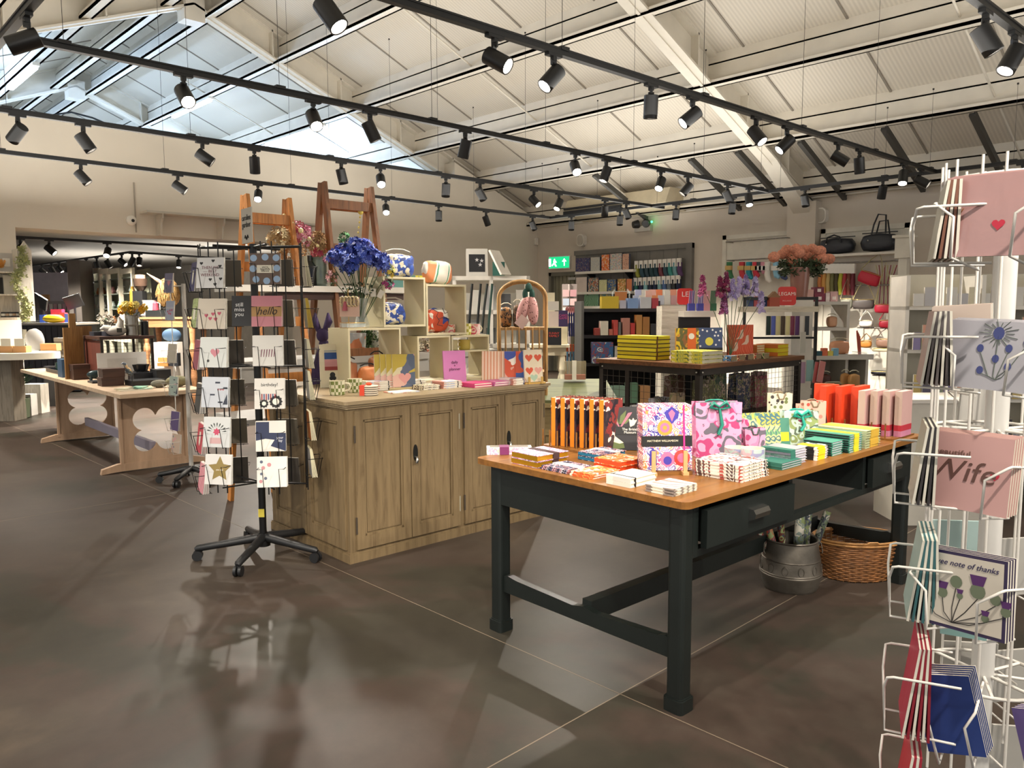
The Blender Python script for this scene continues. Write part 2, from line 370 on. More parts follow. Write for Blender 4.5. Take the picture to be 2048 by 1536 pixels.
# sag rods between purlins
for y in(-11.5,-6.9,-2.2,2.5,7.1,11.7):
    for i in range(5):
        b=MB(); b.tube([(PX[i],y,zr(PX[i])+.12),(PX[i+1],y,zr(PX[i+1])+.12)],.011,6); tag(b.build('sag_rod',steel),kind='structure')
# dark channels between the last two purlins
chan=M('#4c4b48',.5,.4)
for px in(1380,1475,1600,1765,1945,1188):
    P=[p for p in [None]]
    # where the ray through the top end meets the second purlin
    best=None
    for y in [k*.02-14 for k in range(700)]:
        q=Vector((-1.25,y,zr(-1.25)))
        c=MC.transposed()@(q-CAM)
        if c.z<0:
            u=1024+FP*c.x/-c.z
            if best is None or abs(u-px)<best[0]: best=(abs(u-px),y)
    y=best[1]; b=MB()
    b.beam((-1.25,y,zr(-1.25)+.0),(-.06,y,zr(-.06)-.0),.05,.03); b.beam((-1.25,y-.02,zr(-1.25)+.03),(-.06,y-.02,zr(-.06)+.03),.008,.05)
    tag(b.build('channel_beam',chan),kind='structure')
# ---- back room beyond the opening
bw=M('#b5aca4',.8); b=MB(); b.box(-16,0,.42,13,2.52,2.62); struct(b.build('ceiling',M('#cfc8bd',.7)))
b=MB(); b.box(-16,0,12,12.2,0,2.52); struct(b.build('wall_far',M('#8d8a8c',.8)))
# light panelled end wall with boards (right end of the back room)
xb=-2.0
b=MB(); b.box(xb,xb+.2,.42,12,0,2.52)
for k in range(9): b.box(xb-.008,xb,.42,12,.25*k+.02,.25*k+.265)
struct(b.build('wall_partition',M('#cfc6b8',.6)))
for o in list(COL.objects):
    if o.type=='MESH' and o.get('kind')=='structure' and o.name!='floor': rescale(o)
for o in list(COL.objects):
    if o.name.startswith('door_closer'): rescale(o)
# cool LED battens above the back room
def rooft(px,py,left=False,dz=.0):
    r=ray(px,py)
    s=-1 if not left else 1   # z = Z0 + SL*(-x)  |  z = Z0+SL*(11+x)
    if not left: t=(Z0+dz-CAM.z-SL*CAM.x)/(r.z+SL*r.x)
    else: t=(Z0+dz+SL*11-CAM.z+SL*CAM.x)/(r.z-SL*r.x)
    return CAM+r*t
LED=M('#ffffff',emit='#dceaff',es=14,var=0)
for i,(a,c,lf) in enumerate((((22,182),(72,138),True),((345,238),(423,203),False),((541,297),(640,252),False))):
    A=rooft(*a,left=lf,dz=-.06); B=rooft(*c,left=lf,dz=-.06); xm=(A.x+B.x)/2; y0,y1=sorted((A.y,B.y)); y0=max(y0,.8); y1=max(y1,y0+1.2)
    z=zr(xm)-.06
    xm=xm; t=thing('led_batten',['cool white strip light on the far left roof slope','cool white strip light on the blue-lit roof above the hanging shelf','cool white strip light low behind the top of the back wall'][i],'strip light',sc((xm,(y0+y1)/2,z+.05)),group='cool strip lights beyond the back wall'); t.scale=(S_,)*3
    h=(y1-y0)/2; b=MB(); b.box(-.04,.04,-h,h,-.01,.03); b.build('body',WHITE,t)
    b=MB(); b.cbox((0,0,-.025),(.05,h*2-.04,.03),bev=.012); b.build('tube',LED,t)
def area(name,loc,sx,sy,power,col,rot=(0,0,0)):
    l=bpy.data.lights.new(name,'AREA'); l.shape='RECTANGLE'; l.size=sx; l.size_y=sy; l.energy=power; l.color=col
    o=bpy.data.objects.new(name,l); COL.objects.link(o); o.location=loc; o.rotation_euler=rot; return o
area('added_back_room_fill',sc((-3.5,3.5,1.7)),3,3,45,(1,.95,.87),(PI,0,0)); area('added_back_room_fill',sc((-4.5,7,1.7)),3,3,45,(1,.95,.87),(PI,0,0))  # added upward fill without lamp bodies, lifting the low back-room ceiling
for (x,y,z) in((-7.8,7.0,3.9),(-3.2,4.2,3.9),(-3.2,8.5,3.9),(-2.4,2.2,3.6),(-7.6,3.2,3.9)):
    l=bpy.data.lights.new('batten_light','POINT'); l.energy=300; l.color=(.45,.66,1.0); l.shadow_soft_size=.15; o=bpy.data.objects.new('batten_light',l); COL.objects.link(o); o.location=sc((x,y,z))
# black cable swagged under the far rafter
b=MB(); b.tube([Vector((x,4.68,zr(max(min(x,-2.4),-9))-.12-.0*abs(x-RX)- (.25*math.exp(-((x-RX)/1.2)**2)))) for x in [-8.6+.3*k for k in range(21)]],.014,6)
cb_=b.build('cable',BLACK); rescale(cb_); tag(cb_,'black cable swagged along the underside of the far blue-lit rafter','cable')
# ================================================================ TRACKS
TZ=3.26; HS=1.35
trk=M('#0a0a0b',.45,var=.02)
wire=M('#3a3835',.4,.6,var=0)
def track(name_lbl,A,B,wires):
    A=Vector(A); B=Vector(B); d=(B-A); Ln=d.length; rz=math.atan2(d.y,d.x)
    t=thing('lighting_track',name_lbl,'track',((A+B)/2),rz,'black lighting tracks'); h=Ln/2
    b=MB(); b.box(-h,h,-.024,.024,-.02,.02); b.box(-h,h,-.031,.031,.014,.026); b.build('rail',trk,t)
    n=int(Ln/1.6)
    for k in range(n+1):
        x=-h+.2+(Ln-.4)*k/max(n,1); p=A+d*((x+h)/Ln)
        b=MB(); b.box(x-.04,x+.04,-.036,.036,.014,.04); b.build('joint_cover',trk,t)
        if wires:
            zt=roofz(p.x)+.1-TZ
            b=MB(); b.tube([(x,0,.03),(x,0,zt)],.0022,4); b.cyl((x,0,zt-.02),(x,0,zt),.012,8); b.build('hanging_wire',wire,t)
    return A,B
def tp(px,py): return at(px,py,TZ)
T={}
T[5]=track('black ceiling track running along the right wall, crossing all the others',tp(1101,436),tp(2400,281),True)
def tline(p,q,ext=0):
    A=tp(*p); B=tp(*q); return A,B+(B-A).normalized()*(-.045)
T[1]=track('highest black ceiling track, crossing the top centre of the photo',*tline((620,-53),(1873,345)),True)
T[2]=track('second black ceiling track, in front of the blue-lit roof',*tline((60,80),(1537,383)),True)
T[3]=track('third black ceiling track, running along the top edge of the back wall',*tline((-40,214),(1330,416)),True)
T[4]=track('lowest black ceiling track, just above the hanging wall shelf',*tline((-40,299),(1101,436)),True)
T[6]=track('short black ceiling track at the top right corner of the photo',tp(1880,-55),tp(2110,120),False)
T[0]=track('black ceiling track at the top left corner of the photo',tp(88,-20),tp(-30,118),False)
LENS=M('#ffffff',emit='#fff1dc',es=26,var=0); LENSOFF=M('#2a2824',.2,var=0)
hous=M('#101011',.42,var=.03)
hm=MB(); hm.lathe([(.036,0),(.042,.003),(.042,.132),(.0395,.135),(.036,.132),(.035,.11)],20,mi=0)
HM=hm.mesh('spot_housing',hous)
lm=MB(); lm.lathe([(.0001,.112),(.035,.112)],16); LM=lm.mesh('spot_lens',LENS)
am=MB(); am.box(-.05,.05,-.016,.016,-.03,-.012); am.box(-.012,.012,-.012,.012,-.05,-.03); AM=am.mesh('track_adapter',trk)
hubr={}
def place(i): return i
SPOTS=[]
def spot(tr,px,ang,tow,lbl,on=True,power=1,cone=62,z=None,bigz=False):
    A,B=T[tr] if isinstance(tr,int) else tr
    # point on the track seen at column px
    lo,hi=0.0,1.0; best=None
    for k in range(801):
        q=A.lerp(B,k/800); c=MC.transposed()@(q-CAM)
        if c.z<-.1:
            u=1024+FP*c.x/-c.z
            if best is None or abs(u-px)<best[0]: best=(abs(u-px),q)
    q=best[1]; zz=q.z
    a=math.radians(ang); s=math.sqrt(1-tow*tow)
    d=MC@Vector((cos(a)*s,sin(a)*s,tow)); d.normalize()
    t=thing('track_spotlight',lbl,'spotlight',q,math.atan2(B.y-A.y,B.x-A.x),'black track spotlights'); t.scale=(HS,)*3
    Ri=Matrix.Rotation(-t.rotation_euler.z,3,'Z'); dl=Ri@d
    link('track_adapter',AM,t)
    piv=Vector((0,0,-.125)); hor=Vector((dl.x,dl.y,0)); hor=hor.normalized() if hor.length>.01 else Vector((1,0,0)); side=Vector((-hor.y,hor.x,0))
    b=MB(); p0=Vector((0,0,-.045)); b.beam(p0-side*.0,p0-Vector((0,0,.025)),.03,.014,up=side); b.beam(p0-Vector((0,0,.015)),piv-dl*.02+Vector((0,0,.01)),.034,.012,up=hor); b.build('stem',hous,t)
    rot=Vector((0,0,1)).rotation_difference(dl).to_matrix()
    h=link('housing',HM,t,piv-dl*.05,rot=rot); 
    e=link('lens',LM,t,piv-dl*.05,rot=rot)
    if on:
        l=bpy.data.lights.new('spot_light','SPOT'); l.energy=SPOT_W*power*4*PI; l.color=(1,.91,.79); l.spot_size=math.radians(cone); l.spot_blend=.55; l.shadow_soft_size=.03
        o=bpy.data.objects.new('spot_light',l); COL.objects.link(o); o.location=q+Vector((0,0,-.125*HS))+d*.1*HS; o.rotation_euler=Vector((0,0,-1)).rotation_difference(d).to_euler()
    return t
_T={1:'highest track',2:'second track',3:'third track',4:'lowest track'}
SP=[(1,655,-55,.1,0),(1,988,-35,.3,0),(1,1107,-128,.25,0),(1,1302,-90,-.25,0),(1,1386,-140,.1,0),(1,1513,-62,.4,0),(1,1574,-135,.05,0),(1,1677,-35,.15,0),(1,1720,-80,-.25,0),(1,1808,-105,.3,0),(1,1842,-40,.45,0),
(2,367,-55,.5,0),(2,627,-65,.5,0),(2,740,-65,-.25,0),(2,930,-105,-.3,0),(2,1150,-80,.65,0),(2,1213,-110,.05,0),(2,1322,-112,.45,0),(2,1376,-130,-.05,0),(2,1455,-60,-.25,0),(2,1498,-90,.35,0),
(3,35,-140,-.3,0),(3,167,-58,-.3,0),(3,405,-35,-.3,0),(3,508,-95,-.4,0),(3,683,-80,-.4,0),(3,760,-75,.65,0),(3,892,-95,-.4,0),(3,960,-60,-.5,0),(3,1068,-50,.35,0),(3,1118,-112,.35,0),(3,1210,-90,-.45,0),(3,1253,-60,-.4,0),
(4,162,-50,-.25,0),(4,355,-35,-.25,0),(4,515,-78,.65,0),(4,771,-78,.65,0),(4,877,-92,-.35,0),(4,972,-70,-.35,0),(4,1065,-65,-.35,0)]
cnt={}; tot={}
for s in SP: tot[s[0]]=tot.get(s[0],0)+1
def look(tow,ang):
    w='shining at the camera' if tow>=.3 else ('turned sideways' if tow>-.1 else 'turned away')
    return w
for tr,px,a,tw,_ in SP:
    k=cnt.get(tr,0); cnt[tr]=k+1
    spot(tr,px,a,tw,f'black spotlight {look(tw,a)}, {NTH[k]} from left on the {_T[tr]}',power=(.6 if tw>.3 else 1)*{1:1,2:1.5,3:2.2,4:2.4}[tr])
for k,(px,a) in enumerate(((1143,-90),(1240,-90),(1352,-90),(1465,-90),(1611,-72),(1767,-90),(2046,-80))):
    spot(5,px,a,-.4,f'small black spotlight, {NTH[k]} from the left on the right-wall track',power=2.6)
spot(6,1972,-60,.05,'large black spotlight, left of the two at the top right corner'); spot(6,2030,-120,.0,'large black spotlight cut by the right edge of the photo')
spot(0,52,-150,.35,'large lit black spotlight at the top left corner of the photo')
# spots hanging over the part of the shop behind the camera (same lamps, further along the tracks)
for k,(x,y,tx,ty) in enumerate(((-9.2,-7.0,-8.2,-6.0),(-10,-5.2,-8.5,-4.6),(-8.2,-9.4,-7.3,-7.9),(-6.5,-8.8,-6.3,-7.4),(-10.2,-3.4,-8.6,-2.6),(-6.6,-9.6,-6.9,-8.0),(-7.9,-7.6,-6.8,-6.6),(-5.0,-8.4,-5.3,-6.9),(-9.8,-8.6,-8.7,-7.4))):
    l=bpy.data.lights.new('shop_spot','SPOT'); l.energy=SPOT_W*4*PI*.8; l.color=(1,.91,.79); l.spot_size=math.radians(70); l.spot_blend=.6; l.shadow_soft_size=.03
    o=bpy.data.objects.new('shop_spot',l); COL.objects.link(o); o.location=(x,y,2.68); d=Vector((tx,ty,.6))-o.location; o.rotation_euler=Vector((0,0,-1)).rotation_difference(d).to_euler()
# back-room tracks under its low ceiling
def btp(px,py,z=2.36): return at(px,py,z)
A7,B7=at(30,474,2.2),at(500,499,2.2); y7=(A7.y+B7.y)/2
# ================================================================ HELPERS FOR GOODS
FACE=HEAD-PI/2
class Fr:
    """a piece of furniture's own floor frame: origin, x along u, y along v"""
    def __init__(s,o,deg): s.o=Vector((o[0],o[1],0)); s.a=math.radians(deg); s.u=Vector((cos(s.a),sin(s.a),0)); s.v=Vector((-sin(s.a),cos(s.a),0))
    def w(s,x,y,z=0): return s.o+s.u*x+s.v*y+Vector((0,0,z))
    def loc(s,P): d=Vector(P)-s.o; return (d.dot(s.u),d.dot(s.v),P[2])
    def ony(s,px,py,y):
        r=ray(px,py); t=(s.o.dot(s.v)+y-CAM.dot(s.v))/r.dot(s.v); return s.loc(CAM+r*t)
    def onx(s,px,py,x):
        r=ray(px,py); t=(s.o.dot(s.u)+x-CAM.dot(s.u))/r.dot(s.u); return s.loc(CAM+r*t)
    def at(s,px,py,z): return s.loc(at(px,py,z))
MC_={}
def cache(key,fn):
    if key not in MC_: MC_[key]=fn()
    return MC_[key]
def card_mesh(w,h,t,front,edge=None,back=None):
    def mk():
        b=MB(); b.box(-w/2,w/2,-t/2,t/2,0,h,1,{'-y':0,'+y':2}); return b.mesh('card',[front,edge or CARDW,back or CARDW])
    return cache(('card',w,h,t,front.name,(edge or CARDW).name,(back or CARDW).name),mk)
def book_mesh(w,h,t,cover,pages=None,spine=None,band=None):
    """lying book: w along x, h along y, t along z; spine on -x side"""
    def mk():
        b=MB(); c=.0025 if t>.012 else .0012
        b.box(-w/2,w/2,-h/2,h/2,0,c,0); b.box(-w/2,w/2,-h/2,h/2,t-c,t,0); b.box(-w/2,-w/2+.004,-h/2,h/2,c,t-c,2)
        b.box(-w/2+.004,w/2-.004,-h/2+.004,h/2-.004,c,t-c,1); return b.mesh('book',[cover,pages or PAPER,spine or cover])
    return cache(('book',w,h,t,cover.name,(pages or PAPER).name,(spine or cover).name),mk)
def obj_book(name,label,cat,loc,rz,w,h,t,cover,pages=None,spine=None,group=None,rot=None,band=None):
    o=link(name,book_mesh(w,h,t,cover,pages,spine),None,loc,rz,rot); tag(o,label,cat,group)
    if band: # paper band / elastic round the book
        bm_,x0,x1=band; b=MB(); b.box(x0,x1,-h/2-.0012,h/2+.0012,-.0004 if rot is not None else 0,t+.0012); b.build('band',bm_,o)
    return o
def standing(rz,tilt=0,spin=0):
    """rotation for a lying book stood up with its cover facing the camera side (-y) and spine left"""
    return (Matrix.Rotation(rz,3,'Z')@Matrix.Rotation(-tilt,3,'X')@Matrix.Rotation(PI/2,3,'X')).to_euler()
dgreen=M('#121816',.42,var=.12,vs=4,bump=.08,bs=14); oak=WOOD('#7d5324','#68421b',scale=2.2,rough=.38,axis='X')
steelh=M('#b9b9b6',.25,1,var=.02)
# ================================================================ DARK GREEN PINE TABLE
o=at(1360.6,1431.6); TB=Fr(o,-1.93); TT=.80; TLX,TLY=2.13,1.13
t=thing('display_table','long dark green painted table with an oak top and wood stretchers in the foreground','table',TB.o,TB.a)
b=MB(); poly=rrect(TLX+.03,TLY+.03,.035,4,(TLX-.03)/2,(TLY-.03)/2); b.prism(poly,.774,.80); b.build('tabletop',oak,t)
leg=.07
def tleg(x,y,flipx):
    b=MB(); q=leg
    prof=[(.0,q),(.62,q)]
    for z0,z1,a in((0,.05,.008),(.05,.775,0)):
        b.prism(rrect(q+2*a,q+2*a,.016,3,x+q/2,y+q/2),z0,z1)
    b.prism(rrect(q+.006,q+.006,.016,3,x+q/2,y+q/2),.05,.056)
    return b
for x in(0,1.985):
    for y in(0,.99): tleg(x,y,0).build('leg',dgreen,t)
for x in(.008,2.02):
    b=MB(); n=12
    pts=[]
    for k in range(n+1):
        u=k/n; y=.06+.94*u; pts.append((y,.615-.022*sin(PI*u)*-1*0 - (.018 if 0<k<n else .03)))
    b.box(x,x+.025,.06,1.0,.598,.775); b.build('apron',dgreen,t)
b=MB(); b.box(.06,2.0,.006,.04,.572,.6); b.box(.06,2.0,.006,.04,.765,.775)
for x0,x1 in((.06,.1),(.755,.785),(1.47,1.5)): b.box(x0,x1,.006,.04,.6,.765)
b.box(.76,.785,.04,.5,.6,.765); b.box(1.47,1.49,.04,.5,.6,.765)
b.build('front_rail',dgreen,t)
b=MB(); b.box(.06,2.0,1.01,1.04,.6,.775); b.build('back_rail',dgreen,t)
for i,(x0,x1) in enumerate(((.108,.745),(1.51,1.96))):
    d=MB(); d.box(x0,x1,-.026,.0,.606,.748); d.box(x0+.02,x1-.02,.0,.5,.62,.74); dr=d.build('drawer',dgreen,t)
    hx=(x0+x1)/2+.02*(1-i); h=MB(); n=10
    for j in range(2): pass
    pts=[(hx-.055,-.028,.69),(hx-.05,-.052,.695),(hx+.05,-.052,.695),(hx+.055,-.028,.69)]
    pr=[( -.026,.655),(-.052,.668),(-.056,.686),(-.046,.702),(-.026,.706)]
    for (ya,za),(yb,zb) in zip(pr,pr[1:]): h.quad((hx-.055,ya,za),(hx+.055,ya,za),(hx+.055,yb,zb),(hx-.055,yb,zb))
    for sx in(-.055,.055): h.add([(hx+sx,y,z) for y,z in pr],[tuple(range(5))])
    h.build('cup_handle',steelh,dr)
b=MB(); b.box(.83,1.44,.45,.47,.61,.765); b.build('drawer_back',M('#4a1916',.6),t)
for x in(.02,2.0):
    b=MB(); b.prism([(.06,.19),(1.0,.19),(1.0,.262),(.96,.27),(.9,.262),(.56,.25),(.5,.262),(.44,.25),(.12,.262),(.09,.27),(.06,.262)],0,.034)
    me=b.mesh('end_stretcher',dgreen)
    me.transform(Matrix(((0,0,1,x),(1,0,0,0),(0,1,0,0),(0,0,0,1)))); link('end_stretcher',me,t)
b=MB(); b.box(.05,2.0,.48,.53,.195,.28); b.build('long_stretcher',dgreen,t)
# ================================================================ LIMED OAK COUNTER
lime=WOOD('#705e42','#5c4a31',scale=2.6,rough=.6,axis='Z'); limet=WOOD('#8f7d60','#786648',scale=2.4,rough=.5,axis='X'); limed=M('#3a3025',.8)
o=at(701.5,1127.5); CB=Fr(o,-1.65); CW,CD,CH=1.6,1.0,.955
t=thing('cupboard_counter','limed oak panelled cupboard counter with four doors behind the black card spinner','cupboard',CB.o,CB.a)
b=MB(); b.box(0,CW,0,CD,.06,.915); b.build('carcass',lime,t)
b=MB(); b.box(-.012,CW+.012,-.012,CD+.012,0,.05); b.box(-.007,CW+.007,-.007,CD+.007,.05,.06); b.build('plinth',lime,t)
b=MB(); b.prism(rrect(CW+.07,CD+.07,.02,3,CW/2,CD/2),.935,CH); b.prism(rrect(CW+.05,CD+.05,.02,3,CW/2,CD/2),.922,.935); b.prism(rrect(CW+.025,CD+.025,.01,2,CW/2,CD/2),.908,.922); b.build('worktop',limet,t)
def pdoor(x0,x1,y,z0,z1,side=False,name='door',ax='x'):
    """panelled frame, proud of the carcass; built in the XZ plane facing -y"""
    b=MB(); s=.055; d=.016
    def B(a0,a1,c0,c1,y0,y1,mi=0):
        if ax=='x': b.box(a0,a1,y0,y1,c0,c1,mi)
        else: b.box(y0,y1,a0,a1,c0,c1,mi)
    B(x0,x0+s,z0,z1,y-d,y); B(x1-s,x1,z0,z1,y-d,y); B(x0+s,x1-s,z0,z0+s*1.35,y-d,y); B(x0+s,x1-s,z1-s,z1,y-d,y)
    i=.014; B(x0+s,x0+s+i,z0+s*1.35,z1-s,y-d*.7,y); B(x1-s-i,x1-s,z0+s*1.35,z1-s,y-d*.7,y); B(x0+s,x1-s,z0+s*1.35,z0+s*1.35+i,y-d*.7,y); B(x0+s,x1-s,z1-s-i,z1-s,y-d*.7,y)
    B(x0+s+i+.006,x1-s-i-.006,z0+s*1.35+i+.006,z1-s-i-.006,y-d*.35,y)
    return b
for i,(x0,x1) in enumerate(((.04,.424),(.43,.808),(.85,1.2),(1.206,1.575))):
    dr=pdoor(x0,x1,0,.075,.895).build('door',lime,t)
    hx=x0+.03 if i%2 else None
    if hx:
        h=MB(); h.prism([(hx+.017*cos(a)*1,.60+.045*sin(a)*1.15) for a in [2*PI*k/16 for k in range(16)]],0,.004)
        me=h.mesh('lock_plate',M('#3a3a38',.35,.8)); me.transform(Matrix(((1,0,0,0),(0,0,-1,-.016),(0,1,0,0),(0,0,0,1)))); link('lock_plate',me,dr)
        h=MB(); h.tube([(hx,-.02,.575),(hx,-.036,.572),(hx-.003,-.04,.555),(hx-.006,-.036,.54)],[.006,.008,.011,.009],8); h.build('drop_handle',steelh,dr)
    for z in(.22,.76):
        h=MB(); hx2=x1 if i in(1,3) else x0; h.cyl((hx2,-.012,z-.05),(hx2,-.012,z+.05),.006,8); h.build('hinge',limed if i!=1 else M('#9a9684',.6,.3),dr)
for y0,y1 in((.03,.49),(.5,.97)):
    b=MB(); s=.06; X=-.016
    for a0,a1,c0,c1,dx in((y0,y0+s,.075,.895,.014),(y1-s,y1,.075,.895,.014),(y0+s,y1-s,.075,.16,.014),(y0+s,y1-s,.83,.895,.014),(y0+s,y0+s+.015,.16,.83,.009),(y1-s-.015,y1-s,.16,.83,.009),(y0+s,y1-s,.16,.175,.009),(y0+s,y1-s,.815,.83,.009),(y0+s+.02,y1-s-.02,.18,.81,.004)):
        b.box(-dx,0,a0,a1,c0,c1)
    b.build('side_panel',lime,t)
# ================================================================ PALE TABLE WITH CLOVER CUT-OUT ENDS
fretm=WOOD('#a98c72','#97795e',scale=1.6,rough=.6,axis='Z',stretch=6); fretb=WOOD('#b79f85','#9d8468',scale=1.6,rough=.5,axis='X')
o=at(243,945); FT=Fr(o,-1.6)
t=thing('display_table','pale wooden table with big four-leaf clover cut-outs in its end boards','table',FT.o,FT.a)
def arc(cx,cy,r,a0,a1,n): return [(cx+r*cos(a0+(a1-a0)*k/n),cy+r*sin(a0+(a1-a0)*k/n)) for k in range(n+1)]
def fret(y,dy=.03,W=.60,z0=.05,z1=.71):
    # board with clover hole: triangulate ring between the outline and the hole
    cx,cz=W*.54,.37; hole=[]
    N=96
    for k in range(N):
        a=2*PI*k/N; u=(a+PI/4)%(PI/2)-PI/4   # lobes on the diagonals
        al=abs(((a-PI/4)+PI/4)%(PI/2)-PI/4)
        R=.105; L_=.142   # lobe radius, offset
        # polar radius of the union of four circles
        best=.062
        for q in range(4):
            th=PI/4+q*PI/2; dd=L_*cos(a-th); disc=R*R-(L_*sin(a-th))**2
            if disc>0 and dd+math.sqrt(disc)>best: best=dd+math.sqrt(disc)
        hole.append((cx+best*cos(a),cz+best*sin(a)))
    out=[]
    for k in range(N):
        a=2*PI*k/N; c,s=cos(a),sin(a); tx=((W-cx) if c>0 else cx)/max(abs(c),1e-6); tz=((z1-cz) if s>0 else (cz-z0))/max(abs(s),1e-6); r=min(tx,tz); out.append([cx+r*c,cz+r*s])
    for X,Z in((0,z0),(W,z0),(0,z1),(W,z1)):
        j=min(range(N),key=lambda i:(out[i][0]-X)**2+(out[i][1]-Z)**2); out[j]=[X,Z]
    b=MB(); vs=[(p[0],y,p[1]) for p in out]+[(p[0],y,p[1]) for p in hole]+[(p[0],y+dy,p[1]) for p in out]+[(p[0],y+dy,p[1]) for p in hole]
    fs=[]
    for k in range(N):
        j=(k+1)%N; fs+=[(k,j,N+j,N+k),(2*N+j,2*N+k,3*N+k,3*N+j),(j,k,2*N+k,2*N+j),(N+k,N+j,3*N+j,3*N+k)]
    b.add(vs,fs); 
    b.box(0,.022,y-.012,y,z0,z1); b.box(W-.022,W,y-.012,y,z0,z1)
    # sledge foot
    b.beam((-.02,y+dy/2,.045),(W+.02,y+dy/2,.045),.05,.07)
    for s,xe in((-1,-.02),(1,W+.02)):
        b.add([(xe,y-.01,.01),(xe,y-.01,.08),(xe+s*.14,y-.01,.045),(xe+s*.15,y-.01,.0),(xe,y+dy+.01,.01),(xe,y+dy+.01,.08),(xe+s*.14,y+dy+.01,.045),(xe+s*.15,y+dy+.01,0)],[(0,1,2,3),(7,6,5,4),(1,5,6,2),(2,6,7,3),(0,3,7,4),(0,4,5,1)])
    return b
fret(0).build('end_board',fretm,t); fret(2.32).build('end_board',fretm,t)
b=MB(); b.box(-.07,.68,-.32,3.75,.71,.745); b.build('tabletop',fretb,t)
b=MB(); b.beam((.3,.03,.2),(.3,2.32,.2),.04,.09); b.build('stretcher',M('#8d8796',.55),t)
FZ=.745
# ================================================================ BLACK CARD SPINNER
hearts_t=M('#111',.7,var=0)
def heart_pts(cx,cz,r,n=16):
    P=[]
    for k in range(n):
        a=2*PI*k/n; P.append((cx+r*(16*sin(a)**3)/17,cz+r*(13*cos(a)-5*cos(2*a)-2*cos(3*a)-cos(4*a))/17))
    return P
def flat(b,pts,y,mi=0):
    n=len(pts); b.add([(p[0],y,p[1]) for p in pts],[tuple(range(n))],mi,False); return b
def circ(cx,cz,r,n=14,sx=1): return [(cx+r*sx*cos(2*PI*k/n),cz+r*sin(2*PI*k/n)) for k in range(n)]
def star_pts(cx,cz,r,q=.45,n=5,a0=PI/2): return [(cx+(r if k%2==0 else r*q)*cos(a0+PI*k/n),cz+(r if k%2==0 else r*q)*sin(a0+PI*k/n)) for k in range(2*n)]
def rect(x0,x1,z0,z1): return [(x0,z0),(x1,z0),(x1,z1),(x0,z1)]
